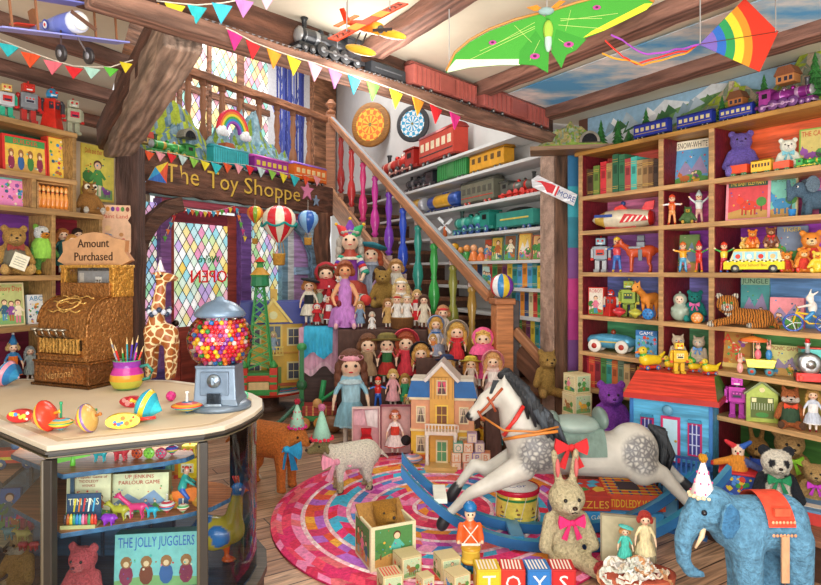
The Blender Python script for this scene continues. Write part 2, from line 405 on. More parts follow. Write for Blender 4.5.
 vs=[];fs=[];cs=[]
 for k,(zz,rr)in enumerate(zip(zs,rs)):
  for i in range(n):
   p=1+(.09 if k<3 else 0)*(1 if i%2 else-1)
   vs.append((rr*p*cos(2*PI*i/n),rr*p*sin(2*PI*i/n)*(.85 if pose=='stand' else 1),zz))
 for k in range(5):
  for i in range(n):j=(i+1)%n;fs.append((k*n+i,k*n+j,(k+1)*n+j,(k+1)*n+i));cs.append(dress2 if k in(0,3)else dress)
 b.add(vs,fs,cs,True);b.build('dress',t,'cloth')
 if collar:
  b=MB();b.lathe([(.06,top+.05),(.13,top+.02),(.135,top),(.06,top+.035)],collar,16,cap=False);b.build('collar',t,'cloth')
 if hat:
  b=MB();zt=hz+r*.35
  if hat=='brim':b.push(0,0,zt,rx=-.25);b.lathe([(r*2.0,0),(r*2.05,.012),(r*1.2,.03),(r*1.15,r*.65),(r*.8,r*.95)],[hatc,hatc,shade(hatc,.6),hatc],20);b.pop()
  elif hat=='bonnet':
   b.push(0,r*.1,hz+r*.05,rx=PI/2-.15)
   b.lathe([(r*1.5,r*.35),(r*1.6,r*.2),(r*1.3,-r*.2),(r*1.15,-r*.8),(r*.5,-r*1.25)][::-1],[hatc]*3+[shade(hatc,1.2)],20,cap=False);b.pop()
  elif hat=='hood':
   b.push(0,r*.12,hz+r*.03,rx=PI/2-.1);b.lathe([(r*.6,-r*1.3),(r*1.2,-r*.9),(r*1.38,-r*.1),(r*1.2,r*.5),(r*.98,r*.6)],hatc,20,cap=False);b.pop()
   b.lathe([(r*1.7,.6),(r*1.35,.7),(r*.8,.77)],hatc,16,cap=False)
  elif hat=='beret':b.push(.02,0,zt+r*.25,rx=-.1,ry=.2);b.lathe([(r*.95,0),(r*1.7,r*.2),(r*1.65,r*.42),(r*.3,r*.75),(.01,r*.78)],hatc,20);b.pop()
  elif hat=='cone':b.push(0,0,zt+r*.2);b.lathe([(r*.95,0),(r*.5,r*1.2),(.01,r*2.2)],hatc,14);b.pop();b.ell(0,0,zt+r*2.4,r*.25,col='#fff')
  elif hat=='jester':
   for i,cc in enumerate(('#d43a3a','#7a3aa0','#2fa36b')):
    a=(i-1)*.8;b.push(0,0,zt-r*.1,ry=a);b.lathe([(r*.75,0),(r*.72,r*.5),(r*.35,r*1.25),(.01,r*1.75)],cc,12);b.ell(0,0,r*1.85,r*.16,col='#e8b030');b.pop()
  elif hat=='band':b.push(0,0,hz+r*.6);b.ell(0,0,0,r*1.05,r,r*.35,hatc);b.pop()
  elif hat=='tall':b.push(0,0,zt);b.lathe([(r*.95,0),(r*.95,r*1.1),(r*.8,r*1.2)],[hatc,'#e8b030'],16);b.pop()
  b.build('hat',t,'cloth')
 return t
def robot(label,loc,h,rz=0,body='#8a8f92',head=None,limb=None,panel='#ddd',accent='#d8332a',group=None,dome=False,skirt=False,crown=False,name='toy_robot'):
 t=T(name,label,'toy robot',loc,h,rz,group);head=head or body;limb=limb or body
 b=MB()
 if skirt:b.lathe([(.27,.0),(.26,.08),(.19,.42),(.2,.68),(.18,.72)],body,4,False);b.M=Matrix()
 else:b.box(0,0,.36,.36,.24,.36,body);b.box(0,0,.32,.26,.2,.05,shade(body,.6))
 b.build('torso',t,'tin',.012)
 b=MB();b.box(0,-.135 if not skirt else-.15,.47,.22,.04,.16,panel)
 for i in range(3):b.disk(-.07+.07*i,.58,.02,-.16 if not skirt else-.175,accent,8)
 b.rect(-.08,.49,.08,.54,-.16 if not skirt else-.175,'#334');b.build('chest_panel',t,'gloss')
 b=MB();b.cyl((0,0,.7),(0,0,.78),.05,.05,'#555')
 if dome:b.lathe([(.12,.76),(.13,.84),(.11,.92),(.05,.975),(.01,.98)],head,14)
 else:b.box(0,0,.76,.25,.2,.19,head)
 ho=b.build('head',t,'tin',.012)
 for s in(-1,1):ball('eye',ho,s*.06,-.11 if not dome else-.12,.87,.032,accent if head!=accent else '#fff')
 b=MB();b.rect(-.06,.785,.06,.815,-.115 if not dome else-.13,'#eee');b.build('mouth',ho,'gloss')
 if crown:
  b=MB()
  for i in range(5):b.cyl((-.08+.04*i,0,.95),(-.08+.04*i,0,1.0),.014,.004,'#e8b030')
  b.build('antenna',ho,'metal')
 else:b=MB();b.cyl((0,0,.94),(0,0,1.0),.012,.012,accent);b.ell(0,0,1.0,.022,col=accent);b.build('antenna',ho,'metal')
 for s in(-1,1):
  b=MB();b.ell(s*.21,0,.66,.05,.06,.06,limb);b.box(s*.235,0,.4,.07,.1,.25,limb);b.box(s*.235,-.03,.33,.085,.08,.07,accent);b.build('arm',t,'tin',.008)
  if not skirt:
   b=MB();b.box(s*.095,0,.06,.12,.14,.28,limb);b.box(s*.1,-.04,0,.15,.24,.08,shade(limb,.7));b.build('leg',t,'tin',.01)
 return t
PAL=['#d8402f','#e9b23a','#3f8fc0','#4f9a4a','#8a4a9a','#f1e4c4','#e77f9a','#2f5f7a','#b9642c','#57b8a8']
def art(b,w,h,kind='person',bg='#cfe0c0',seed=1,y=0,frame=None,title=None,tc='#a02020',tbg=None,th=.16):
 r=random.Random(seed);q=.0006;W=w/2
 if frame:b.rect(-W,0,W,h,y-q,frame);mgn=min(w,h)*.06
 else:mgn=0
 x0,x1,z0,z1=-W+mgn,W-mgn,mgn,h-mgn;y-=2*q
 b.rect(x0,z0,x1,z1,y,bg);y-=q;iw,ih=x1-x0,z1-z0
 if title and th:z1t=z1-ih*th
 else:z1t=z1
 H=z1t-z0
 def man(x,z,s,c1,c2,hair='#5a3018'):
  b.poly([(x-.16*s,z+.3*s),(x+.16*s,z+.3*s),(x+.09*s,z+.72*s),(x-.09*s,z+.72*s)],y-2*q,c1)
  b.rect(x-.1*s,z,x-.02*s,z+.32*s,y-q,c2);b.rect(x+.02*s,z,x+.1*s,z+.32*s,y-q,c2)
  b.poly([(x-.09*s,z+.7*s),(x-.26*s,z+.45*s),(x-.2*s,z+.42*s),(x-.04*s,z+.6*s)],y-3*q,c1);b.poly([(x+.09*s,z+.7*s),(x+.26*s,z+.5*s),(x+.2*s,z+.45*s),(x+.04*s,z+.6*s)],y-3*q,c1)
  b.disk(x,z+.86*s,.13*s,y-2*q,hair);b.disk(x,z+.83*s,.1*s,y-3*q,'#f0c8a4')
 def beast(x,z,s,c1):
  b.disk(x,z+.35*s,.3*s,y-2*q,c1,12,.18*s);b.disk(x-.28*s,z+.55*s,.13*s,y-3*q,shade(c1,1.2));b.poly([(x-.38*s,z+.6*s),(x-.34*s,z+.78*s),(x-.26*s,z+.65*s)],y-2*q,c1)
  for k in(-.2,-.08,.1,.22):b.rect(x+(k-.03)*s,z,x+(k+.03)*s,z+.3*s,y-q,shade(c1,.7))
 def tree(x,z,s,c1):b.rect(x-.04*s,z,x+.04*s,z+.4*s,y-q,'#6a4426');b.disk(x,z+.6*s,.3*s,y-2*q,c1,9)
 if kind!='shapes' and kind!='plain':
  b.poly([(x0,z0),(x1,z0),(x1,z0+H*.22),(x0+iw*.4,z0+H*.32),(x0,z0+H*.2)],y-q*.5,r.choice(['#5f9a4a','#c79a52','#7fae6a']))
 if kind=='person':man(r.uniform(-.1,.1)*w,z0+H*.06,H*.85,r.choice(PAL),r.choice(PAL));tree(x0+iw*.15,z0+H*.2,H*.5,'#3f7f3a');beast(x0+iw*.8,z0+H*.05,H*.35,r.choice(PAL))
 elif kind=='people':
  for i in range(3):man(x0+iw*(.22+.28*i),z0+H*r.uniform(.03,.15),H*r.uniform(.55,.75),r.choice(PAL),r.choice(PAL))
 elif kind=='beast':beast(.02*w,z0+H*.1,H*.85,r.choice(PAL[:5]+['#9a6a3a']));tree(x1-iw*.15,z0+H*.2,H*.5,'#4f8f42')
 elif kind=='beasts':
  for i in range(4):x=x0+iw*(.14+.24*i);b.disk(x,z0+H*.34,iw*.085,y-q,r.choice(['#2f5f9a','#7a3a20','#8a2a4a','#3f7f3a']),10,H*.28);b.disk(x,z0+H*.68,iw*.07,y-2*q,'#9a6a3a',10,H*.16);b.disk(x,z0+H*.63,iw*.035,y-3*q,'#e8c89a',8,H*.08)
 elif kind=='shapes':
  for i in range(26):x,z=r.uniform(x0+iw*.08,x1-iw*.08),r.uniform(z0+H*.06,z1t-H*.06);s=min(iw,H)*r.uniform(.04,.1);b.disk(x,z,s,y-q*(1+i*.05),r.choice(PAL),r.choice([3,4,5,12]))
 elif kind=='scene':
  b.poly([(x0,z0+H*.25),(x0+iw*.3,z0+H*.7),(x0+iw*.5,z0+H*.45),(x0+iw*.75,z0+H*.8),(x1,z0+H*.3)],y-q*.3,r.choice(['#7f9ab8','#e9e0d0','#9a8ab0']))
  for i in range(5):x=r.uniform(x0+iw*.1,x1-iw*.1);[man,lambda x,z,s,a,d:beast(x,z,s,a),lambda x,z,s,a,d:tree(x,z,s,'#4f8f42')][i%3](x,z0+H*.04,H*r.uniform(.3,.5),r.choice(PAL),r.choice(PAL))
 for i in range(0 if kind=='plain' else 16):
  x,z=r.uniform(x0+iw*.05,x1-iw*.05),r.uniform(z0+H*.04,z1t-H*.05);a_=min(iw,H)*r.uniform(.015,.035);b.disk(x,z,a_,y-q*(3.2+i*.02),r.choice(PAL),r.choice([4,5,7]))
 if title:
  ls=title.split('\n')
  if tbg:b.rect(x0,z1t,x1,z1,y-3.5*q,tbg)
  lh=ih*th/len(ls)
  for i,l in enumerate(ls):b.text(l,(x0+x1)/2,z1-(i+.82)*lh,lh*.95,y-4*q,tc,iw*.92)
 return b
def book(label,loc,w,h,rz=0,kind='person',bg='#e8d8a8',seed=1,spine='#a03a2a',frame=None,title=None,tc='#a02020',tbg=None,th=.18,name='picture_book',cat='book',t=.02,lean=-.1,group=None,roll=0):
 """a real book or flat box standing up: two boards, spine and page block, the picture on the front board"""
 o=T(name,label,cat,loc,1,rz,group,(lean,roll,rz))
 b=MB()
 if cat=='book':b.box(0,.0015,0,w,.003,h,spine);b.box(0,t-.0015,0,w,.003,h,spine);b.box(-w/2+.0015,t/2,0,.003,t,h,spine);art(b,w,h,kind,bg,seed,0,frame,title,tc,tbg,th);b.build('cover',o,'paper');b=MB();b.box(.001,t/2,.004,w-.008,t-.007,h-.008,'#efe6cf');b.build('page_block',o,'paper')
 else:
  b.box(0,t/2,0,w,t*.98,h,frame or spine);b.build('box_base',o,'paper',.001)
  b=MB();b.box(0,t*.3,-.001,w*1.01,t*.6,h*1.008,spine);art(b,w,h,kind,bg,seed,-.0008,frame,title,tc,tbg,th);b.build('lid',o,'paper')
 return o
def spine_book(label,loc,w,d,h,rz,col,group,band='#d8b050',tilt=0):
 o=T('shelf_book',label,'book',loc,1,rz,group,(0,tilt,rz))
 b=MB();b.box(-w/2+.0015,d/2,0,.003,d,h,col);b.box(w/2-.0015,d/2,0,.003,d,h,col)
 b.prism([(-w/2,0),(w/2,0),(w/2,h),(-w/2,h)],-.003,.004,col)
 for z in(.12,.17,.8,.86):b.rect(-w/2+.001,h*z,w/2-.001,h*z+.003,-.0036,band)
 b.rect(-w*.3,h*.5,w*.3,h*.72,-.0038,shade(col,.5));b.build('cover',o,'paper')
 b=MB();b.box(0,d/2,.004,w-.006,d-.006,h-.009,'#e8dcc0');b.build('page_block',o,'paper')
 return o
def top_toy(label,loc,r,cols,rx=0,ry=0,stem='#caa060',group=None,name='spinning_top',flat=.5,stemh=.9,rz=0):
 t=T(name,label,'spinning top',loc,r,0,group,(rx,ry,rz))
 pf=[(.04,0),(.1,.06),(.5,.45*flat*2),(.85,.75*flat*2),(1,1*flat*2),(.95,1.15*flat*2),(.7,1.35*flat*2),(.35,1.5*flat*2),(.12,1.56*flat*2)]
 b=MB();b.lathe(pf,cols,20);b.build('top_body',t,'gloss')
 b=MB();z=1.5*flat*2;b.lathe([(.1,z),(.09,z+stemh*.8),(.14,z+stemh*.85),(.12,z+stemh)],stem,10);b.build('handle',t,'gloss');return t
def wheel(t,x,y,z,r,col='#222',hub='#d8332a',w=.05,ax='x',name='wheel'):
 b=MB()
 if ax=='x':b.push(x,y,z,ry=PI/2)
 else:b.push(x,y,z,rx=PI/2)
 b.lathe([(r*.8,-w/2),(r,-w/3),(r,w/3),(r*.8,w/2)],col,16);b.lathe([(r*.42,-w/2-.004),(r*.42,w/2+.004)],hub,12);b.pop()
 return b.build(name,t,'satin')
def loco(label,p0,p1,col='#2a2a2e',col2=None,chim='#222',wheelc='#444',rod='#bbb',cab=True,name='toy_locomotive',group=None,fat=1,skirt=None,style='steam'):
 p0=Vector(p0);p1=Vector(p1);d=p1-p0;L=d.length;yaw=math.atan2(d.y,d.x)
 t=T(name,label,'toy train',p0,L,0,group,(0,0,yaw));col2=col2 or col;f=fat
 b=MB();b.box(.5,0,.05*f,.94,.14*f,.035*f,skirt or shade(col,.6));b.prism([(.93,.03*f),(1.0,.02*f),(.94,.09*f)],-.06*f,.06*f,rod);b.build('chassis',t,'tin',.003)
 b=MB();m=Matrix.Translation((.3,0,.165*f))@Matrix.Rotation(PI/2,4,'Y');b.pushm(m)
 b.lathe([(.075*f,0),(.078*f,.15),(.078*f,.16),(.07*f,.165),(.07*f,.38),(.075*f,.385),(.075*f,.44),(.07*f,.56),(.075*f,.57),(.074*f,.62),(.04*f,.645)],[col,rod,col,col,rod,rod,col,rod,shade(col,.6),'#999'],16);b.pop();b.build('boiler',t,'tin')
 b=MB();b.lathe([(.03*f,.22*f),(.022*f,.25*f),(.024*f,.3*f),(.036*f,.325*f),(.03*f,.33*f)],chim,12);b.v=[(v[0]+.84,v[1],v[2])for v in b.v];b.build('chimney',t,'tin')
 b=MB();b.ell(.62,0,.24*f,.035,.035*f,.035*f,col2);b.ell(.48,0,.24*f,.03,.03*f,.035*f,rod);b.build('dome',t,'metal')
 if cab:
  b=MB();b.box(.2,0,.085*f,.2,.15*f,.17*f,col2);b.box(.19,0,.255*f,.25,.18*f,.018*f,shade(col2,.6));
  for s in(-1,1):b.push(0,0,0,rz=0);b.box(.2,s*.076*f,.165*f,.09,.004,.06*f,'#1a1a1a' if col2!='#2a2a2e' else '#777');b.pop()
  b.build('cab',t,'tin',.003)
 for x,r in((.16,.05),(.34,.065),(.5,.065),(.66,.065),(.8,.035),(.9,.035)):
  for s in(-1,1):wheel(t,x,s*.075*f,r*f,r*f,wheelc,rod,.02*f,'y')
 b=MB()
 for s in(-1,1):b.bar((.16,s*.09*f,.06*f),(.66,s*.09*f,.06*f),.008,.018*f,rod)
 b.build('coupling_rod',t,'metal');return t
def wagon(label,p0,p1,col='#a0402f',roof=None,kind='coach',win='#f4e8b0',trim='#d8b050',wheelc='#333',name='toy_carriage',group=None,f=1.0,hgt=.3):
 p0=Vector(p0);p1=Vector(p1);d=p1-p0;L=d.length;yaw=math.atan2(d.y,d.x);pitch=0
 t=T(name,label,'toy train',p0,L,0,group,(0,0,yaw));H=hgt*f;W=.2*f;z0=.07*f
 b=MB();b.box(.5,0,z0-.02*f,.96,W*.9,.025*f,shade(col,.5))
 if kind=='coach':
  b.box(.5,0,z0,.94,W,H,col)
  for i in range(6):
   for s in(-1,1):b.box(.13+.148*i,s*W/2,z0+H*.42,.09,.012,H*.34,win)
  for s in(-1,1):b.box(.5,s*W/2,z0+H*.2,.9,.01,H*.05,trim)
 elif kind=='box':
  b.box(.5,0,z0,.94,W,H,col)
  for i in range(15):
   for s in(-1,1):b.box(.07+.0615*i,s*W/2,z0+H*.05,.01,.014,H*.88,shade(col,.6))
  for s in(-1,1):b.box(.5,s*W/2,z0+H*.03,.22,.02,H*.88,shade(col,.85))
 elif kind=='tender':
  b.box(.5,0,z0,.9,W,H*.7,col);b.push(.5,0,z0+H*.66);b.ell(0,0,0,.36,W*.4,H*.25,'#1a1a1a',10,6);b.pop()
  for s in(-1,1):b.box(.5,s*W/2,z0+H*.3,.7,.01,H*.08,trim)
 elif kind=='tank':
  b.pushm(Matrix.Translation((.06,0,z0+H*.5))@Matrix.Rotation(PI/2,4,'Y'));b.lathe([(H*.3,0),(H*.46,.03),(H*.46,.2),(H*.47,.22),(H*.47,.64),(H*.46,.66),(H*.46,.85),(H*.3,.88)],[col,col,trim,trim,trim,col,col],16);b.pop();b.box(.5,0,z0+H*.9,.1,W*.4,H*.15,col)
 elif kind=='open':
  for s in(-1,1):b.box(.5,s*W/2,z0,.94,.02,H*.6,col);b.box(.5+s*.46,0,z0,.02,W,H*.6,col)
  b.box(.5,0,z0+.01,.8,W*.7,H*.4,trim)
 elif kind=='caboose':
  b.box(.5,0,z0,.9,W,H*.8,col);b.box(.5,0,z0+H*.8,.3,W*.8,H*.35,col);b.box(.5,0,z0+H*1.12,.34,W*.9,.015,shade(col,.6))
  for i in range(5):
   for s in(-1,1):b.box(.16+.17*i,s*W/2,z0+H*.35,.08,.012,H*.3,win)
 b.build('wagon_body',t,'tin',.003)
 if kind in('coach','box','caboose'):
  b=MB();m=Matrix.Translation((.02,0,z0+(H if kind!='caboose' else H*.8)))@Matrix.Rotation(PI/2,4,'Y');b.pushm(m)
  vs=[];n=8
  for x in(0,.96):vs+=[(-sin(PI*i/n)*.06*f,-cos(PI*i/n)*W*.54,x)for i in range(n+1)]
  b.add(vs,[(i,i+1,i+n+2,i+n+1)for i in range(n)]+[tuple(range(n,-1,-1)),tuple(range(n+1,2*n+2))],roof or shade(col,.5),True);b.pop();b.build('roof',t,'tin')
 for x in(.15,.27,.73,.85):
  for s in(-1,1):wheel(t,x,s*W*.42,.035*f,.038*f,wheelc,'#999',.03*f,'y')
 return t
def toyblock(name,label,loc,s,rz,face='#e8d8a8',edge='#d8b878',letter=None,lc='#fff',kind=None,seed=1,side=None,cat='toy block',group=None,stripes=None,tilt=0,lab=True):
 t=T(name,label,cat,loc,s,rz,group,(0,tilt,rz));b=MB();b.box(0,0,0,1,1,1,edge);b.build('block_body',t,'paper',.03)
 b=MB()
 for a in range(4):
  b.push(0,0,0,rz=a*PI/2);b.rect(-.42,.08,.42,.92,-.503,face)
  if letter:b.text(letter,0,.15,.95,-.506,lc,.6)
  elif kind:b.push(0,-.504,.1);art(b,.78,.8,kind,'#d8d0a0' if a%2 else '#bcd0a8',seed+a,0);b.pop()
  b.pop()
 if stripes:
  for i in range(6):b.add([(-.42+.14*i,-.42,1.004),(-.35+.14*i,-.42,1.004),(-.35+.14*i,.42,1.004),(-.42+.14*i,.42,1.004)],[(0,1,2,3)],stripes)
 b.build('printed_face',t,'paper');return t
def blimb(b,p,r,col):b.tube(p,r,col,8)
def quad(name,label,cat,loc,h,rz=0,col='#888',col2=None,m='fur',neck=.25,legl=.45,ear='round',tail=True,group=None,body=.2,headr=.13,headc=None,snout=.08,feet=None,vox=.024,extra=None,eyec='#111',L=.3):
 t=T(name,label,cat,loc,h,rz,group);col2=col2 or col;headc=headc or col;feet=feet or col
 zb=legl+body*.55
 hx,hz=-L-neck*.75,zb+neck*.75
 pr=[c((-L*.75,0,zb),(L*.75,0,zb+.02),body*.95,body,0),c((-L*.85,0,zb+.04),(hx,0,hz),body*.62,headr*.7,0),e(hx,0,hz,headr,headr*.85,headr*.95,1),c((hx,0,hz-.02),(hx-snout-headr*.6,0,hz-.07),headr*.7,headr*.42,1)]
 for sy in(-1,1):
  y=sy*body*.55
  pr+=[c((-L*.75,y,zb-.05),(-L*.78,y,legl*.5),body*.42,body*.26,0),c((-L*.78,y,legl*.5),(-L*.78,y,.05),body*.26,body*.24,2),e(-L*.8,y,.035,body*.3,body*.25,.04,2),c((L*.72,y,zb-.03),(L*.66,y,legl*.55),body*.55,body*.3,0),c((L*.66,y,legl*.55),(L*.82,y,legl*.36),body*.28,body*.22,0),c((L*.82,y,legl*.36),(L*.78,y,.05),body*.22,body*.22,2),e(L*.75,y,.035,body*.3,body*.25,.04,2)]
  if ear=='round':pr.append(e(hx+.03,sy*headr*.75,hz+headr*.8,.045,.03,.05,1))
  elif ear=='point':pr.append(c((hx+.03,sy*headr*.5,hz+headr*.7),(hx+.04,sy*headr*.6,hz+headr*1.5),.035,.012,1))
  elif ear=='flop':pr.append(c((hx+.03,sy*headr*.85,hz+headr*.5),(hx+.07,sy*headr*1.2,hz-headr*.5),.035,.04,1))
 if tail:pr.append(c((L+body*.5,0,zb+.08),(L+body*1.25,0,zb-.1),.04,.025,0))
 if extra:pr+=extra
 blob('body',t,pr,[col,headc,feet,col2],m,vox)
 for s in(-1,1):ball('eye',t,hx-headr*.45,s*headr*.68,hz+.02,.02,eyec)
 ball('nose',t,hx-snout-headr*.98,0,hz-.05,.028,'#2a1a16');t['hx']=hx;t['hz']=hz;del t['hx'],t['hz']
 return t,hx,hz
def party_hat(label,loc,h,col,dots,pom,rim,rz=0,rot=None):
 t=T('party_hat',label,'hat',loc,h,0,None,rot or(0,0,rz))
 b=MB();b.lathe([(.3,0),(.16,.42),(.03,.84)],col,18)
 if dots:
  for k in range(3):
   for i in range(7):
    a=2*PI*(i+.5*k)/7;z=.12+.22*k;rr=.3-.27*z/.84+.006;b.ell(rr*cos(a),rr*sin(a),z,.022,.022,.03,dots,6,4)
 b.build('cone',t,'paper')
 b=MB();r_=random.Random(3)
 for i in range(16):a=i*2*PI/16;b.ell(.3*cos(a),.3*sin(a),.02+.02*(i%2),.055,.055,.05,rim,8,5)
 b.build('ruffle',t,'cloth')
 b=MB();b.ell(0,0,.9,.1,col=pom,n=12,m=8)
 for i in range(20):a=r_.uniform(0,6.3);u=r_.uniform(-1,1);b.ell(.09*cos(a)*math.sqrt(1-u*u),.09*sin(a)*math.sqrt(1-u*u),.9+.09*u,.03,col=pom,n=6,m=4)
 b.build('pompom',t,'fur');return t
def bunting(label,pts,flags,d_fn,s=1.0,group=None,cord='#e8e0d0'):
 """string through world points; flags: list of (px,py_top,w,h,colour)"""
 t=T('bunting',label,'bunting',pts[0],1,0,group);o=pts[0]
 b=MB();b.tube([p-o for p in pts],.003,cord,5);b.build('cord',t,'cloth')
 for(px,py,w,h,cc)in flags:
  q,a,d=d_fn(px,py);q=q-o;w2=w*d/F/2;h2=h*d/F
  b=MB();b.push(q.x,q.y,q.z,rz=a);b.prism([(-w2,0),(w2,-w2*.3),(-w2*.1,-h2)],-.003,.003,cc);b.pop();b.build('flag',t,'cloth')
 return t
# ================= THE ROOM =================
cam=bpy.data.cameras.new('camera');co=bpy.data.objects.new('camera',cam);COL.objects.link(co);SC.camera=co
co.location=(0,0,EYE);co.rotation_euler=(PI/2,0,0);cam.sensor_width=36;cam.lens=36*F/821;cam.shift_y=-21.5/821;cam.clip_start=.05
RB=Wall(1.28,4.69,.524,-.852,1)
if RB.n.y>0:RB.n=-RB.n;RB.rz=math.atan2(RB.n.x,-RB.n.y)
MS=Wall(1.15,5.3,-.45,1,1)
if MS.n.x>0:MS.n=-MS.n;MS.rz=math.atan2(MS.n.x,-MS.n.y)
ST=Wall(.72,5.3,-.45,1,1);ST.n=MS.n.copy();ST.rz=MS.rz
DW=Wall(-2.7,6.0,.555,1,1)
if DW.n.x<0:DW.n=-DW.n;DW.rz=math.atan2(DW.n.x,-DW.n.y)
LB=Wall(-1.99,3.7,.387,1,1)
if LB.n.x<0:LB.n=-LB.n;LB.rz=math.atan2(LB.n.x,-LB.n.y)
DARK='#5a3a2c';TIMB='#8a5f4a';TAN='#c99e6a'
def quad_panel(name,pts,th,m,col,nrm=None,kind='structure'):
 """a flat slab through coplanar points with thickness th along nrm"""
 b=MB();pts=[Vector(p)for p in pts];nrm=nrm or(pts[1]-pts[0]).cross(pts[2]-pts[0]).normalized()
 n=len(pts);vs=[tuple(p)for p in pts]+[tuple(p+nrm*th)for p in pts]
 b.add(vs,[tuple(range(n)),tuple(range(2*n-1,n-1,-1))]+[(i,i+n,(i+1)%n+n,(i+1)%n)for i in range(n)],col)
 bm_fix=b.build(name,None,m);
 if kind:bm_fix['kind']=kind
 return bm_fix
b=MB();b.box(0,5.0,-.06,11,13,.06,'#a07050');o=b.build('floor',None,'floorwood');o['kind']='structure'
TB0=P(200,18,2.57);TB0.z=2.55;TB1=Vector((1.22,4.86,2.55));tdir=(TB1-TB0).normalized()
far0=TB0-tdir*.42
CZ=2.74
def ceil_poly():
 q0=P(205,60,2.6);q1=Vector((1.25,4.86+.02,CZ))
 return[(3.6,-.6,CZ),(3.6,5.4,CZ),(1.75,5.4,CZ),(TB1.x-.1,TB1.y+.3,CZ),(TB0.x-.28,TB0.y+.3,CZ),(-1.35,3.0,CZ),(-2.1,4.35,CZ),(-2.95,6.0,CZ),(-3.3,7.4,CZ),(-8,7.4,CZ),(-8,-.6,CZ)]
quad_panel('ceiling',ceil_poly(),.05,'plaster','#dcd4c0',Vector((0,0,1)))
quad_panel('ceiling_stairwell',[(-6.5,3.0,5.3),(4,3.0,5.3),(4,12.5,5.3),(-6.5,12.5,5.3)],.05,'plaster','#efe9dc',Vector((0,0,1)))
def vwall(name,a,c2,z0,z1,n,m='plaster',col='#e9e2d2',th=.08):
 a=Vector(a);c2=Vector(c2);return quad_panel(name,[(a.x,a.y,z0),(c2.x,c2.y,z0),(c2.x,c2.y,z1),(a.x,a.y,z1)],th,m,col,-n)
rbk=RB.off(-.31);a=rbk.pt(-.3);c2=rbk.pt(5.2)
vwall('wall_right',a,c2,0,CZ,RB.n,'plaster','#6f4a3a')
msb=MS.off(-.30)
vwall('wall_alcove',msb.pt(-.1),msb.pt(7.2),0,5.3,MS.n,'plaster','#d2d1cf')
b=MB();pc=P(556,300,5.12);b.box(0,0,0,.17,.25,2.46,'#b29482');b.build('wall_pillar',None,'rock',.01,(pc.x,pc.y,0),.25)['kind']='structure'
o=beam_obj('trim_pillar',(1.262,4.95,0),(1.262,4.95,2.46),.05,.22,'#6b4a35');o['kind']='structure'
b=MB();cs=['#2f8a5a','#4a9a50','#2f7a5a','#6a3f7a','#a0307a','#b8387f','#7a4a8a','#2f7f95','#3aa3b5','#2f6f9a']
for i,cc in enumerate(cs):b.box(0,0,i*.24,.1,.02,.242,cc)
pp=P(573,300,4.85);b.build('trim_panel',None,'satin',0,(pp.x+.01,pp.y,0),.1)['kind']='structure'
lbk=LB.off(-.34)
quad_panel('wall_back',[(-8,7.3,0),(-3.1,7.3,0),(-3.1,7.3,CZ),(-8,7.3,CZ)],.08,'plaster','#c9b79c',Vector((0,1,0)))
vwall('wall_left',lbk.pt(-4.2),lbk.pt(.62),0,2.36,LB.n,'plaster','#c9b79c')
def dwbox(px0,px1,z0,z1,name,col,m='beam',k0=0,k1=.12,kind='structure'):
 t0,t1=DW.t(px0),DW.t(px1);b=MB()
 b.box((t0+t1)/2,(k0+k1)/2,z0,t1-t0,k1-k0,z1-z0,col)
 o=b.build(name,None,m,.008,DW.o,DW.rz)
 if kind:o['kind']=kind
 return o
HZ0,HZ1=2.28,2.67
o=beam_obj('lintel_beam',DW.pt(-.35,(HZ0+HZ1)/2,-.05),DW.pt(DW.t(330),(HZ0+HZ1)/2,-.05),.22,HZ1-HZ0,'#6d4836');o['kind']='structure'
quad_panel('floor_landing',[DW.pt(-.6,HZ1-.02,-.05),DW.pt(DW.t(331),HZ1-.02,-.05),DW.pt(DW.t(331)+.5,HZ1-.02,-1.7),DW.pt(-.6,HZ1-.02,-1.7)],.02,'wood','#7a5540',Vector((0,0,1)))
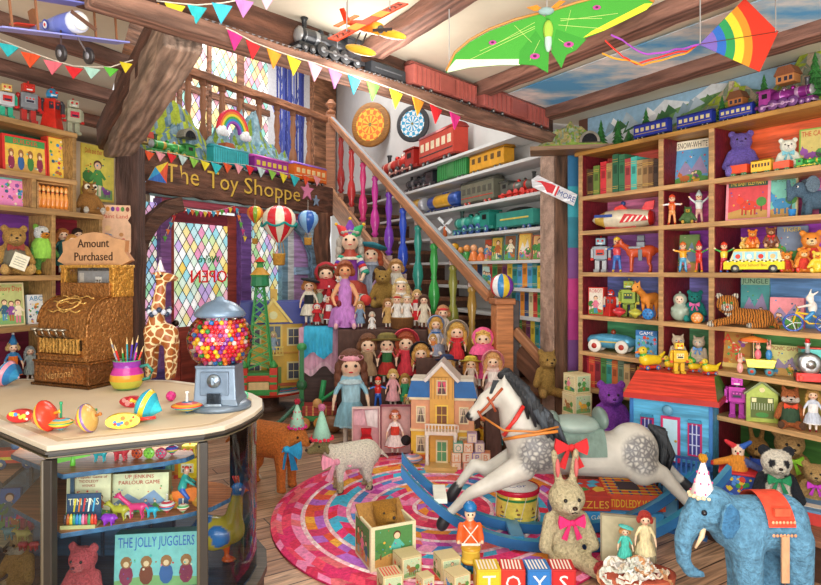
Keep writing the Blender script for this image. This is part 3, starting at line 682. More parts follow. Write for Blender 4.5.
def leaded(name,px0,px1,z0,z1,k,seed,wall=DW,cell=.075,cols=None,w=None,t0=None,text=None):
 """lit leaded window: coloured diamond quarries between dark lead cames"""
 t0=wall.t(px0)if t0 is None else t0;t1=wall.t(px1)if w is None else t0+w
 W=t1-t0;H=z1-z0;r=random.Random(seed)
 cols=cols or['#eef6e8','#f6f3e0','#ffffff','#d8f0e0','#bfe8ee','#f6e6a0','#f4b8c8','#c8b0e8','#a8dca0','#9adbe8','#f3d26a','#e89ac0','#cfe9b0']
 root=T(name,'','',wall.pt(t0,z0,-k),1,wall.rz);del root['label'],root['category'];root['kind']='structure'
 b=MB();cw=cell;ch=cell*1.5;ni=int(W/cw)+2;nj=int(H/ch)+2
 def clip(poly):
  for ax,v,sg in((0,0,1),(0,W,-1),(1,0,1),(1,H,-1)):
   out=[]
   for i in range(len(poly)):
    p,q=poly[i],poly[(i+1)%len(poly)];a1=(p[ax]-v)*sg;a2=(q[ax]-v)*sg
    if a1>=0:out.append(p)
    if a1*a2<0:s_=a1/(a1-a2);out.append((p[0]+(q[0]-p[0])*s_,p[1]+(q[1]-p[1])*s_))
   poly=out
   if len(poly)<3:return None
  return poly
 lead=MB()
 for i in range(-1,ni*2):
  for j in range(-1,nj*2):
   if(i+j)%2:continue
   x,z=i*cw/2,j*ch/2
   pl=clip([(x-cw/2,z),(x,z-ch/2),(x+cw/2,z),(x,z+ch/2)])
   if pl:b.poly(pl,0,r.choice(cols)if r.random()<.9 else r.choice(cols[:4]))
 wd=.005
 sl=ch/cw;c0=-H
 for sgn in(1,-1):
  k0=-int(H/ch)-2
  for q in range(k0,int((W*sl+H)/ch)+3):
   off=q*ch+ch/2
   f=lambda x:sgn*sl*x+off
   pl=clip([(-.1,f(-.1)-wd*1.6),(W+.1,f(W+.1)-wd*1.6),(W+.1,f(W+.1)+wd*1.6),(-.1,f(-.1)+wd*1.6)])
   if pl:lead.poly(pl,-.006,'#3a3436')
 b.build('pane',root,'lit');
 if text:
  for(s_,x,z,sz,cc)in text:
   b=MB();b.text(s_,W*x,H*z,sz,-.012,cc,None,0,True);b.text(s_,W*x+.006,H*z,sz,-.0125,cc,None,0,True);b.build('lettering',root,'lit')  # lettering shares the panes' emission, a glow added to keep it bright
 lead.build('came',root,'matte')
 return root
leaded('window_1',141,163,.55,2.2,.08,1,cols=['#bfe8ee','#8fd0e0','#f0b8d8','#c8b0f0','#9adbb0','#f6f3e0','#7fb8e0'])
dwbox(128,143,0,2.3,'wall_pier','#5b3d30',k0=-.02,k1=.2)
dwbox(137,166,0,.5,'wall_dado','#5a4a8a','wood')
D0,D1=DW.t(172),DW.t(243)
door=T('door_1','','',DW.pt(D0,0,-.1),1,DW.rz);del door['label'],door['category'];door['kind']='structure'
W=D1-D0;b=MB();red='#a8493c'
gx0=DW.t(181)-D0;gx1=DW.t(234)-D0
b.box(gx0/2,.025,0,gx0,.05,2.15,red);b.box((gx1+W)/2,.025,0,W-gx1,.05,2.15,red);b.box((gx0+gx1)/2,.025,0,gx1-gx0,.05,.9,red);b.box((gx0+gx1)/2,.025,2.02,gx1-gx0,.05,.13,'#8f3040')
b.box((gx0+gx1)/2,-.005,.15,(gx1-gx0)*.8,.02,.6,shade(red,.7));b.build('door_panel',door,'wood',.006)
b=MB();b.ell(.09,-.05,.95,.035,col='#4a4038');b.cyl((.09,0,.95),(.09,-.05,.95),.015,.015,'#4a4038');b.build('door_handle',door,'metal')
leaded('window_2',181,234,.9,2.02,.105,5,cell=.105,text=[('OPEN',.62,.42,.21,'#c81f1f'),("We're",.62,.62,.12,'#1f6a3a')])
for(a,c2,cc)in((162,173,'#8a5a9a'),(243,253,'#7a55a0')):dwbox(a,c2,0,2.25,'door_frame',cc,'wood',.02,.14)
dwbox(163,300,2.18,2.30,'door_head_trim','#a84858','wood',.01,.13)
dwbox(150,305,2.255,2.30,'trim_head','#a9cdd0','wood',-.01,.02)
leaded('window_3',253,284,.45,2.2,.1,9,cell=.1)
dwbox(252,286,0,.46,'wall_sill','#4f7f9a','wood')
for(a,c2,cc)in((284,290,'#7fa8c0'),(290,296,'#e8eef0'),(296,310,'#c9a0d8'),(310,322,'#b8d8ee')):dwbox(a,c2,0,2.25,'window_frame',cc,'wood',.03,.12)
dwbox(296,322,1.45,1.55,'window_rail','#a8c8ec','wood',.0,.12)
def dpost(px,w,name,z1=2.3,k=.06):
 o=beam_obj(name,DW.pt(DW.t(px),0,k),DW.pt(DW.t(px),z1,k),w,.2,'#7a4f38');o['kind']='structure';return o
dpost(321,.24,'timber_post',k=.02)
def curved(name,pts,w,th,col):
 b=MB();n=len(pts);vs=[];fs=[]
 for i,p in enumerate(pts):
  q=Vector(pts[min(i+1,n-1)])-Vector(pts[max(i-1,0)]);nn=Vector((-q.y,q.x)).normalized()
  for sx,sy in((1,0),(-1,0),(-1,1),(1,1)):vs.append((p[0]+nn.x*w/2*sx,th*sy,p[1]+nn.y*w/2*sx))
 for i in range(n-1):
  for k in range(4):fs.append((4*i+k,4*i+(k+1)%4,4*i+4+(k+1)%4,4*i+4+k))
 fs+=[(3,2,1,0),(4*n-4,4*n-3,4*n-2,4*n-1)];b.add(vs,fs,col)
 o=b.build(name,None,'beam',.01,DW.pt(0,0,.1),DW.rz);o['kind']='structure'
def dwp(px,py,k=.1):q=DW.off(k);d=q.d(px);v=P(px,py,d)-DW.pt(0,0,k);return(v.dot(DW.u),v.z)
curved('timber_brace',[dwp(137,270),dwp(144,240),dwp(156,220),dwp(172,207),dwp(184,204)],.15,.1,'#6d4a38')
curved('timber_brace',[dwp(284,219),dwp(296,224),dwp(306,235),dwp(313,252),dwp(317,278)],.08,.08,'#7fa0b8')
hd=T('shop_sign','dark timber lintel sign lettered in gold above the shop door','sign',DW.pt(0,HZ0,.065),1,DW.rz)
b=MB()
def dwx(px):return DW.off(.065).t(px)
for s_,px,px1_ in(('The',165,199),('Toy',207,238),('Shoppe',244,300)):
 x0,x1=dwx(px),dwx(px1_);vs,fs,w_=text_mesh(s_);k=(x1-x0)/w_
 zb=.13
 for dx,dy,cc in((.008,-.001,'#3a2a10'),(0,-.004,'#e0b850')):
  b.add([((x0+x1)/2+a[0]*k+dx,dy,zb+a[1]*.27-(.008 if dx>.005 else 0))for a in vs],fs,cc)
b.build('lettering',hd,'gloss')
def star(px,py,r,cc,lab):
 q=DW.off(.075);p=q.at(px,py);b=MB();b.prism([((r if i%2==0 else r*.42)*sin(PI*i/5),(r if i%2==0 else r*.42)*cos(PI*i/5))for i in range(10)],-.01,.006,cc)
 b.thing('wall_star',lab,'star','gloss',p,1,DW.rz)
star(307,191,.14,'#e88ab0','pink star fixed to the lintel after the gold shop lettering');star(316,201,.08,'#8aa0b8','small grey-blue star under the pink star')
kt=T('small_kite','small blue, yellow and red kite on the lintel beside the lettering','kite',P(158,172,6.0),1,DW.rz)
b=MB();s_=.13
pts=[(.9,.9),(.75,-.75),(-.9,-.7),(-.25,.35)];pts=[(a*s_,c2*s_)for a,c2 in pts]
for i,cc in enumerate(('#e05a3a','#3a6fc0','#3aa0d0','#f0d040')):b.poly([pts[i],pts[(i+1)%4],(.15*s_,-.05*s_)],-.004,cc)
b.prism(pts,-.002,.004,'#c8a050');b.build('sail',kt,'cloth')
b=MB();b.tube([(-.14,0,-.11),(-.3,0,-.14),(-.45,0,-.1),(-.6,0,-.1),(-.72,0,-.16)],.006,'#8fb8e0');b.build('tail',kt,'cloth')
LR=DW.off(-.55)
r0=LR.at(190,74);r1=LR.at(326,118);z_r=(r0.z+r1.z)/2;r0.z=r1.z=z_r
bal=T('landing_balustrade','brown timber balustrade of the landing behind the mountain train layout','balustrade',(r0.x,r0.y,HZ1),1)
def local(o,p):return Vector(p)-o.location
beam_obj('handrail',local(bal,r0-(r1-r0)*.5),local(bal,r1),.12,.1,'#a06a4a',parent=bal)
beam_obj('bottom_rail',local(bal,Vector((r0.x,r0.y,HZ1+.06))-(r1-r0)*.5),local(bal,(r1.x,r1.y,HZ1+.06)),.1,.1,'#8a5a40',parent=bal)
BPROF=[(.028,0),(.028,.12),(.05,.14),(.03,.18),(.062,.3),(.05,.42),(.026,.5),(.034,.53),(.026,.56),(.045,.72),(.03,.86),(.045,.89),(.03,.93),(.03,1)]
def baluster(parent,p,h,col,name='baluster'):
 b=MB();b.lathe([(r,z*h)for r,z in BPROF],col,12);b.box(0,0,0,.085,.085,.1*h,shade('#8a5a40',1));b.box(0,0,h*.93,.075,.075,.07*h,shade('#8a5a40',1))
 o=b.build(name,parent,'gloss' if col!='#9a6647' else 'satin');o.location=p;return o
for px in(172,188,203,222,240,259,277,293,309):
 q=LR.xy(px);baluster(bal,local(bal,(q.x,q.y,HZ1+.1)),z_r-HZ1-.14,'#9a6647')
q=LR.xy(330);
LW=DW.off(-1.7)
for i,(a,c2)in enumerate(((150,176),(180,206),(209,236),(242,267))):leaded('window_%d'%(4+i),a,c2,3.05,5.0,-.01,20+i,LW,.13,cols=['#f6f3e0','#ffffff','#f0f6ea','#c8b0e8','#f3c89a','#9ad8c8','#f6e6a0','#e8a8b8'])
def lwbox(px0,px1,z0,z1,name,col,m='beam',k0=0,k1=.12):
 q=LW;b=MB();t0,t1=q.t(px0),q.t(px1);b.box((t0+t1)/2,(k0+k1)/2,z0,t1-t0,k1-k0,z1-z0,col);o=b.build(name,None,m,.006,q.o,q.rz);o['kind']='structure';return o
for a,c2 in((176,180),(206,209.5),(236,242)):lwbox(a,c2,2.6,5.3,'window_frame','#9a6a50',k0=-.05)
lwbox(120,150,2.6,5.3,'wall_upper','#7a5540',k0=-.02)
lwbox(120,268,2.6,3.05,'wall_upper','#7a5a48',k0=-.02);lwbox(150,268,4.98,5.3,'trim_window','#8a5a44',k0=-.06)
lwbox(120,268,4.02,4.12,'window_rail','#9a6a50',k0=-.05)
lwbox(268,310,2.6,5.3,'wall_birch_panel','#eef0f6','paper',k0=0)
b=MB();r_=random.Random(4);ta,tb=LW.t(276),LW.t(303)
for i in range(10):
 x=ta+(tb-ta)*(i+.5)/10;w_=r_.uniform(.012,.03)
 b.prism([(x-w_,2.7),(x+w_,2.7),(x+w_*.6+r_.uniform(-.05,.05),5.2),(x-w_*.6,5.2)],-.02,0,r_.choice(['#4a5ab8','#5a6ac8','#8a94d8','#3f4aa0']))
 for k in range(5):z=r_.uniform(3,5);b.prism([(x,z),(x+.02,z),(x+r_.uniform(-.2,.2),z+.35)],-.02,0,'#6a78c8')
o=b.build('wall_birch_print',None,'paper',0,LW.o,LW.rz);o['kind']='structure'
lwbox(310,332,2.6,5.3,'timber_post','#b07a58',k0=-.1,k1=.1)
lwbox(331,400,2.6,5.3,'wall_upper','#eae6d6','plaster',k0=.05)
tn=Vector((tdir.y,-tdir.x,0));
if tn.y>0:tn=-tn
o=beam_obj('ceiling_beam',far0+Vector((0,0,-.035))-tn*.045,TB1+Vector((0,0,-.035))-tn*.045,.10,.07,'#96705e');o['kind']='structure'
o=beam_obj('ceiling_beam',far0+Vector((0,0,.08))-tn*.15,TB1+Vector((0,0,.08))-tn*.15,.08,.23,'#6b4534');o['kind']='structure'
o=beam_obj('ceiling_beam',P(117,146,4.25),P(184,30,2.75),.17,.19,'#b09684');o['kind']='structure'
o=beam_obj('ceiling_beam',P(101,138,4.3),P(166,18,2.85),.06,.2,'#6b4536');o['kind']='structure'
pcx=P(131,300,4.25);o=beam_obj('timber_post',(pcx.x,4.25,0),(pcx.x,4.25,2.35),.15,.15,'#5b4036');o['kind']='structure'
CB=Vector((-.598,1,0)).normalized()
def cbeam(px,py,z,w,h,col,l0=-3.8,l1=3.0,d=CB,name='ceiling_beam'):
 p=P(px,py,F*(z-EYE)/(HY-py));p.z=z+h/2;side=Vector((d.y,-d.x,0))
 o=beam_obj(name,p+d*l0,p+d*l1,w,h,col);o['kind']='structure';return p
cbeam(480,97,2.66,.13,.08,'#8a6355',-3.3,.05);cbeam(374,57,2.66,.13,.08,'#8a6355',-3.0,.02)
cbeam(597,105,2.65,.13,.09,'#825c4e',-3.8,.5)
LBD=Vector((.55,1,0)).normalized()
cbeam(137,74,2.66,.1,.08,'#7d5a4d',-2.6,.0,LBD);cbeam(122,106,2.66,.12,.08,'#7d5a4d',-3.2,.1,LBD);cbeam(110,130,2.66,.12,.08,'#7a5242',-3.2,.1,LBD)
s0=P(485,99,620*(2.88-1.5)/172);
def onc(px,py,z=2.728):d=F*(z-EYE)/(HY-py);v=P(px,py,d);v.z=z;return v
q=[onc(503,95),onc(560,112),onc(821,30),onc(900,5),onc(790,-8),onc(690,20)]
quad_panel('ceiling_sky_mural',[onc(490,100),onc(560,118),onc(880,20),onc(790,-12)],.006,'skymural','#9cc',Vector((0,0,-1)))
ru=Vector((RB.u.x,RB.u.y,0));b=MB()
x=lambda px:rbk.t(px)
b.rect(-.2,2.4,3.6,2.735,0,'#9fc6e2')
b.poly([(x(583),2.4),(x(600),2.52),(x(622),2.62),(x(640),2.58),(x(665),2.72),(x(690),2.66),(x(712),2.74),(x(740),2.7),(x(760),2.4)],-.002,'#e6eaee')
b.poly([(x(590),2.4),(x(640),2.52),(x(662),2.62),(x(700),2.66),(x(735),2.68),(x(770),2.6),(x(800),2.4)],-.003,'#6f9a5a')
for i in range(26):
 r_=random.Random(i);px=r_.uniform(590,730);z=r_.uniform(2.45,2.62);b.poly([(x(px),z),(x(px)+.12,z+.03),(x(px)+.05,z+.09)],-.0035-.0001*i,r_.choice(['#ffffff','#b8c8d4','#3f6f42','#547f4a','#8fa8b8']))
o=b.build('wall_mural',None,'paper',0,rbk.o+RB.n*.004,RB.rz);o['kind']='structure'
# ================= STAIRCASE =================
hrA,hrB=ST.at(328,116),ST.at(491,297)
sgA,sgB=ST.at(331,190),ST.at(488,398)
sl=(sgA.z-sgB.z)/((sgA-sgB).to_2d().length)
st=T('staircase','brown timber staircase with rainbow painted balusters rising to the landing','staircase',(ST.o.x,ST.o.y,0),1)
WID=.75;bk=-ST.n*WID
tA,tB=ST.t(331),ST.t(488);nst=13
L_=tA-tB;zB,zA=sgB.z-.10,HZ1
for i in range(nst):
 t_=tB+L_*i/nst;z_=zB+(zA-zB)*(i+1)/nst;d_=L_/nst
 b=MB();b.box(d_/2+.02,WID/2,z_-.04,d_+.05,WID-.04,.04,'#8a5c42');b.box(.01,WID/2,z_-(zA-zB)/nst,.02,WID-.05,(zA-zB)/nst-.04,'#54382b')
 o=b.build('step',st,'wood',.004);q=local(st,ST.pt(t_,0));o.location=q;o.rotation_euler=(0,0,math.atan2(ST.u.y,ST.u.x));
 if(Matrix.Rotation(math.atan2(ST.u.y,ST.u.x),3,'Z')@Vector((0,1,0))).dot(bk)<0:o.scale=(1,-1,1)
for i,(zz,dd)in enumerate(((.25,-.52),(.50,-.26))):
 b=MB();b.box(.13,WID/2,0,.28,WID+.1,zz-.03,'#6a4734');b.box(.12,WID/2,zz-.03,.32,WID+.14,.03,'#9a6a4c')
 o=b.build('step',st,'wood',.004);o.location=local(st,ST.pt(dd,0));o.rotation_euler=(0,0,math.atan2(ST.u.y,ST.u.x));
 if(Matrix.Rotation(math.atan2(ST.u.y,ST.u.x),3,'Z')@Vector((0,1,0))).dot(bk)<0:o.scale=(1,-1,1)
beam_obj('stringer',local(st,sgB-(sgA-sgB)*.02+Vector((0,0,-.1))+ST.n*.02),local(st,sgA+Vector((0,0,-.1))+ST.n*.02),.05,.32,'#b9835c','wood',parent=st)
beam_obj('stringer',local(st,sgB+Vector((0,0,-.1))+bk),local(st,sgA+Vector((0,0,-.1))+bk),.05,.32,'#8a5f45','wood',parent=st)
beam_obj('handrail',local(st,hrB),local(st,hrA),.085,.1,'#b57a52','wood',parent=st)
beam_obj('rail_cap',local(st,hrB+Vector((0,0,.062))),local(st,hrA+Vector((0,0,.056))),.045,.012,'#96a0a8','satin',parent=st)
f0=P(516,325,5.2);f1=P(549,366,5.0)
bc=[('#a02828',341),('#c83838',351.5),('#d8387a',363),('#cc3a9a',375),('#7a3ab0',389),('#2f4fc0',403),('#2f8f80',418),('#3aa24a',434),('#8a8a3a',453),('#a8843a',472)]
for cc,px in bc:
 q=ST.off(-.02).xy(px);tt=(q.to_2d()-sgB.to_2d()).length/(sgA-sgB).to_2d().length;zb=sgB.z+(sgA.z-sgB.z)*tt+.02
 th=(q.to_2d()-hrB.to_2d()).length/(hrA-hrB).to_2d().length;zt=hrB.z+(hrA.z-hrB.z)*th-.06
 baluster(st,local(st,(q.x,q.y,zb)),zt-zb,cc)
nw=P(494,300,5.3)
b=MB();b.box(0,0,0,.15,.15,1.22,'#c07c4a');b.box(0,0,1.22,.18,.18,.05,'#a86a40');b.box(0,0,.42,.17,.17,.03,'#a86a40');o=b.build('newel_post',st,'wood',.008);o.location=local(st,(nw.x+.06,nw.y-.06,0));o.rotation_euler=(0,0,.2)
b=MB();b.box(0,0,0,.1,.1,1.25,'#3a2a26');o=b.build('newel_post',st,'wood',.008);q=P(513,300,5.3);o.location=local(st,(q.x,q.y,0))
q=ST.xy(331);b=MB();b.box(0,0,-.3,.14,.14,1.55,'#a46c4a');b.lathe([(.05,1.25),(.08,1.3),(.03,1.34),(.09,1.42),(.03,1.5)],'#a46c4a',12);o=b.build('newel_post',st,'wood',.006);o.location=local(st,(q.x,q.y,HZ1))
beam_obj('handrail',local(st,P(515,330,5.25)),local(st,P(552,372,5.05)),.06,.08,'#a87450','wood',parent=st)
beam_obj('panel',local(st,P(517,352,5.27)),local(st,P(549,385,5.07)),.04,.2,'#6f4b38','wood',parent=st)
b=MB();cs=['#d83a4a','#f0f0f0','#3a8fd0','#f0d040','#7a3ab0','#3aa24a']
b.ell(0,0,1,1,1,cols=lambda k,i:cs[(i//2)%6],n=24,m=14);o=b.build('t',None,'gloss');me=o.data;bpy.data.objects.remove(o)
o=link('striped_ball',me,None,(nw.x+.06,nw.y-.06,1.272),0);r_=12*5.3/F;o.scale=(r_,r_,r_);tag(o,'striped rainbow beach ball resting on the newel post','ball')
MSZ={'A':2.76,'B':2.51,'C':2.19,'D':1.885,'E':1.60,'F':1.345,'G':1.09,'H':.82}
for k,z in MSZ.items():
 b=MB();b.box(2.5,.14,z-.03,5.2,.31,.03,'#cfcfce');o=b.build('wall_shelf',None,'plaster',.003,MS.pt(0,0),math.atan2(MS.u.y,MS.u.x))
 if(Matrix.Rotation(math.atan2(MS.u.y,MS.u.x),3,'Z')@Vector((0,1,0))).dot(-MS.n)<0:o.scale=(1,-1,1)
 tag(o,{'A':'long white alcove shelf carrying the red train','B':'long white alcove shelf carrying the black, green and yellow train','C':'long white alcove shelf carrying the blue striped and grey train','D':'long white alcove shelf carrying the teal locomotive','E':'white alcove shelf carrying wooden toys and tall picture books','F':'white alcove shelf of books just above the striped ball','G':'white alcove shelf of bright books beside the newel post','H':'lowest white alcove shelf of old books'}[k],'shelf','white shelves behind the staircase')
def ms(px,row,k=-.12):
 w=MS.off(k);v=w.xy(px,MSZ[row]);return v
RZ=[2.06,1.80,1.49,1.17,.90,.63,.22];RTOP=2.40
bcx=T('bookcase','tall tan bookcase with differently coloured compartments full of toys','bookcase',(RB.o.x,RB.o.y,0),1,RB.rz)
dp=.29;RS=[RB.t(580),RB.t(660.5),RB.t(711),RB.t(711)+1.25,RB.t(711)+2.3]
for i,s_ in enumerate(RS):b=MB();b.box(s_,dp/2,0,.034,dp,RTOP,TAN);b.build('upright',bcx,'wood',.003)
for i,z in enumerate([RTOP]+RZ):b=MB();b.box((RS[0]+RS[-1])/2,dp/2-.004,z-.03,RS[-1]-RS[0]+(.1 if i==0 else 0),dp+.006,.03,TAN if i else '#b5843f');b.build('shelf_board',bcx,'wood',.003)
BC=[['#e8685a','#e88ab8','#b878d0','#8594e0','#5fb880','#96944f','#66783f'],['#c84858','#c84898','#b45ad8','#9490e0','#74c088','#84844f','#66783f']]+[['#f0683a','#dc6aa4','#a848c4','#6fa0d8','#6fb86a','#a89648','#4f843c']]*2
zz=[RTOP]+RZ
for ci in range(4):
 for ri in range(7):
  z0,z1=zz[ri+1],zz[ri]-.03;b=MB();x0,x1=RS[ci]+.017,RS[ci+1]-.017
  b.box((x0+x1)/2,dp-.006,z0,x1-x0,.012,z1-z0,BC[ci][ri]);b.box(x0+.003,dp/2,z0,.006,dp-.02,z1-z0,'#6e1822');b.build('back_panel',bcx,'wood')
b=MB();b.box((RS[0]+RS[-1])/2,dp/2-.02,0,RS[-1]-RS[0],dp-.03,.19,'#6a4430');b.build('plinth',bcx,'wood',.004)
LX=RB.t(708)
ld=T('low_bench','dark wooden low ledge in front of the bookcase carrying the panda','bench',RB.pt(LX,0,0),1,RB.rz)
b=MB();b.box(.7,-.19,.19,1.4,.36,.03,'#8a6048');b.build('bench_top',ld,'wood',.004);b=MB();b.box(.7,-.17,0,1.36,.30,.19,'#4a3226');b.build('bench_base',ld,'wood',.004)
def rb(px,row,k=-.12):
 if row and k<-.03:e_=max(q for q in(583,664,714)if q<=px);k=max(k,min(-.03,-(px-9-e_)/70))
 w=RB.off(k);z=RZ[row-1]if row else RTOP;return w.xy(px,z)
LZ={'top':2.32,'A':2.04,'B':1.85,'C':1.476,'D':1.2,'E':.88}
lu=T('shelf_unit','pale wooden pigeonhole shelf unit behind the cash register','shelves',(LB.o.x,LB.o.y,0),1,math.atan2(LB.u.y,LB.u.x))
sgn_=1 if(Matrix.Rotation(math.atan2(LB.u.y,LB.u.x),3,'Z')@Vector((0,1,0))).dot(-LB.n)>0 else-1
xe=LB.t(77);xe2=LB.t(103);xs=LB.t(-120);xm=LB.t(54)
for nm,z,x1 in(('top',2.32,xe),('A',2.04,xe),('B',1.85,xe2),('C',1.476,xe2),('D',1.2,xe2),('E',.88,xe2)):
 b=MB();b.box((xs+x1)/2,sgn_*.1,z-.03,x1-xs,.21,.03,'#b08a58');b.build('shelf_board',lu,'wood',.003)
for x_,z0,z1 in((xe-.015,1.85,2.3),(xe2-.015,0,1.83),(xm,.1,1.83),(LB.t(-60),.1,2.3),(LB.t(34.5),1.85,2.02)):
 b=MB();b.box(x_,sgn_*.1,z0,.024,.2,z1-z0,'#a8834f');b.build('upright',lu,'wood',.003)
for x0,x1,z0,z1,cc in((xs,xe,2.04,2.3,'#2f6a4a'),(xs,xe,1.85,2.02,'#6a5a50'),(xs,xm,1.476,1.82,'#7a3a9a'),(xm,xe2,1.476,1.82,'#9a2a3a'),(xs,xm,1.2,1.45,'#7a6a3a'),(xm,xe2,1.2,1.45,'#8a2a6a'),(xs,xm,.88,1.18,'#7a2240'),(xm,xe2,.88,1.18,'#7a2240'),(xs,xe2,0,.86,'#4a3a30')):
 b=MB();b.box((x0+x1)/2,sgn_*.195,z0,x1-x0,.012,z1-z0,cc);b.build('back_panel',lu,'wood')
def lb(px,row,k=-.1):w=LB.off(k);return w.xy(px,LZ[row])
def h_at(v,hpx):return hpx*v.y/F
# ================= BOOKCASE CONTENTS =================
BRZ=RB.rz+.22
bk1=[('brown','#7a5030',585,28),('dark brown','#4f3826',590.5,27),('olive and gold','#6f8a3a',596.5,30),('bright red','#d8323a',603.5,33),('tan','#b08a58',609.5,31),('tall dark green','#2f6a4a',615.5,39),('deep green','#3a7a54',622,38),('faded red','#b8484a',628,33),('turquoise','#4fc0b0',634,34),('sand coloured','#b89a68',640,30),('light brown','#a07c50',645.5,30),('worn brown','#7f5c3c',651,30),('blackish brown','#4a3830',656,29)]
def rbs(px,row,k):return RB.off(k).xy(px,RZ[row-1])
def shelf_books(tab,row,wallf,grp,where,wd=5.4,depth=.15,rz=None,k=-.05):
 for i,(nm,cc,px,hp)in enumerate(tab):
  v=wallf(px,row,k);w_=(wallf(px+wd/2,row,k)-wallf(px-wd/2,row,k)).length*.97
  prev=tab[i-1][0]if i else None
  spine_book('%s old book %s'%(nm,where if i==0 else 'on that shelf next to the %s one'%prev)if 0 else '%s spined book %s'%(nm,where),v,w_,depth,hp*v.y/F,rz,cc,grp,'#d8b050' if i%3 else '#2a1a10')
shelf_books(bk1,1,rbs,'books on the top row of the bookcase','in the top row of the bookcase',6.0,.15,RB.rz)
bk2=[('crimson','#b82f3c',586,33),('scarlet','#d84a3a',592,31),('wine red','#8a2a3a',598,34),('moss green','#4f8a4a',604,32),('teal','#3a9a90',609.5,33),('rust orange','#c8683a',615,31),('grey green','#6f8a70',621,33),('pale tan','#c8a878',627,30),('cocoa brown','#6f4a34',633,31),('amber','#c8903a',640,30),('umber','#5a4030',647,29)]
shelf_books(bk2,6,rbs,'books on the row above the purple bear','on the shelf behind the purple bear',6.0,.15,RB.rz)
v=rb(622,2,-.12);L=h_at(v,62)
t=T('toy_rocket','red and cream tin rocket ship with a fin and pilot','toy rocket',v,L,BRZ+.1)
b=MB();b.pushm(Matrix.Translation((.5,0,.17))@Matrix.Rotation(-PI/2,4,'Y'));b.lathe([(.09,0),(.12,.05),(.15,.25),(.165,.5),(.14,.75),(.07,.93),(.01,1)],['#d8332a','#efe6cc','#efe6cc','#efe6cc','#d8b34a','#efe6cc'],16);b.pop();b.build('hull',t,'tin')
b=MB();b.prism([(.02,.1),(.46,.12),(.42,.2),(.1,.24)],-.168,-.15,'#cf2f38')
for i in range(4):b.prism([(.08+.08*i,.11),(.11+.08*i,.11),(.18+.08*i,.2),(.15+.08*i,.2)],-.172,-.168,'#f4eadc')
b.rect(-.4,.2,-.1,.245,-.158,'#2f4fa0');b.build('wing',t,'tin')
b=MB();b.prism([(.3,.28),(.5,.3),(.52,.44),(.38,.42)],-.015,.015,'#cf2f38');b.build('tail_fin',t,'tin')
b=MB();b.prism([(-.12,.3),(.12,.3),(.02,.4),(-.1,.36)],-.05,.05,'#d8332a');b.ell(.02,0,.42,.04,col='#2f4f8a');b.build('cockpit',t,'tin')
b=MB();b.box(0,0,0,.5,.16,.05,'#b8302c');b.build('base',t,'tin',.01)
robot('silver grey tin robot with red chest on the purple-backed shelf',rb(601,3),h_at(rb(601,3),36),-.5,'#9aa6b0','#8fb0c0','#b8bcc0','#d84a3a','#d8332a')
def tinman(label,v,h,rz,top,low,skin='#f0c8a0',hat='#e8a030',arms=1,name='jointed_figure',arm='#d8332a',legs=None,cone=False):
 t=T(name,label,'toy figure',v,h,rz);b=MB()
 pr=[e(0,0,.58,.11,.08,.17,0),e(0,0,.84,.1,.09,.1,2),e(0,0,.42,.11,.085,.08,1)]
 a=arms;pr+=mir(c((.1,0,.68),(.25,-.02,.68+.14*a),.035,.035,3),e(.28,-.02,.7+.17*a,.04,.04,.04,2),c((.06,0,.38),(.09,0,.08),.045,.04,1),e(.1,-.05,.035,.045,.08,.035,4))
 blob('body',t,pr,[top,low,skin,arm,legs or hat],'gloss',.024);eyes(t,.035,-.085,.86,.016)
 b.lathe([(.11,.89),(.085,.95),(.02,1.08 if cone else 1.0)],hat,12);b.build('hat',t,'gloss');ball('nose',t,0,-.1,.83,.018,'#d8332a')
 b=MB();b.lathe([(.1,.72),(.125,.7),(.1,.75)],hat,12,cap=False);b.build('collar',t,'gloss');return t
tinman('wooden pirate figure with striped red shirt and blue coat',rb(617,3,-.06),h_at(rb(617,3,-.06),36),-.4,'#d84a50','#3a6fc0',hat='#e8c040',arms=-.3,arm='#2f5fb0')
def horse_rider(label,v,h,rz):
 t,hx,hz=quad('toy_horse',label,'toy figure',v,h,rz,'#c8502a','#f0e0c0','gloss',.3,.45,'point',True,None,.16,.1)
 b=MB();b.box(0,0,.5,.2,.22,.3,'#7a8288');b.box(0,0,.82,.18,.16,.15,'#5f666c');b.box(-.14,-.13,.62,.3,.06,.06,'#888f94');b.box(0,-.14,.3,.1,.08,.3,'#6a7078');b.build('rider',t,'tin',.01)
 b=MB();b.box(0,0,.5,.24,.26,.04,'#d8b040');b.build('saddle',t,'tin');return t
horse_rider('grey tin knight riding a chestnut toy horse',rb(641,3,-.1),h_at(rb(641,3),38),-.5)
book('red boxed robot carton with a picture of the robot',rb(596,4,-.1),h_at(rb(596,4),17),h_at(rb(596,4),28),BRZ,'person','#f0e8d8',31,'#c83028','#c83028','ROBOT','#c83028',None,.2,'toy_box','box',.06,0)
robot('red skirted tin robot beside its carton',rb(611,4,-.08),h_at(rb(611,4),27),-.5,'#d8302a','#d8302a','#c8b8a8','#8a4a3a','#2a6aa0',dome=True,skirt=True)
robot('lime green tin robot with grille chest',rb(629,4,-.15),h_at(rb(629,4),38),-.5,'#9ab040','#a8c04a','#8aa038','#4a6a2a','#e8d040')
t,hx,hz=quad('toy_deer','orange spotted toy fawn standing on the blue-backed shelf','toy animal',rb(650,4,-.12),h_at(rb(650,4),40),.5,'#e08a2f',None,'matte',.38,.42,'point',False,None,.14,.12,snout=.05,L=.2,headc='#e89a3f')
for px,cc,lab in((619,'#d8404a','red whirling top lying before the red skirted robot'),(635,'#c8c850','yellow-green spinning top before the lime robot')):
 v=rb(px,4,-.03);top_toy(lab,v,h_at(v,6.5),[cc,shade(cc,.7),cc,shade(cc,1.3)],stem=cc,rx=.15)
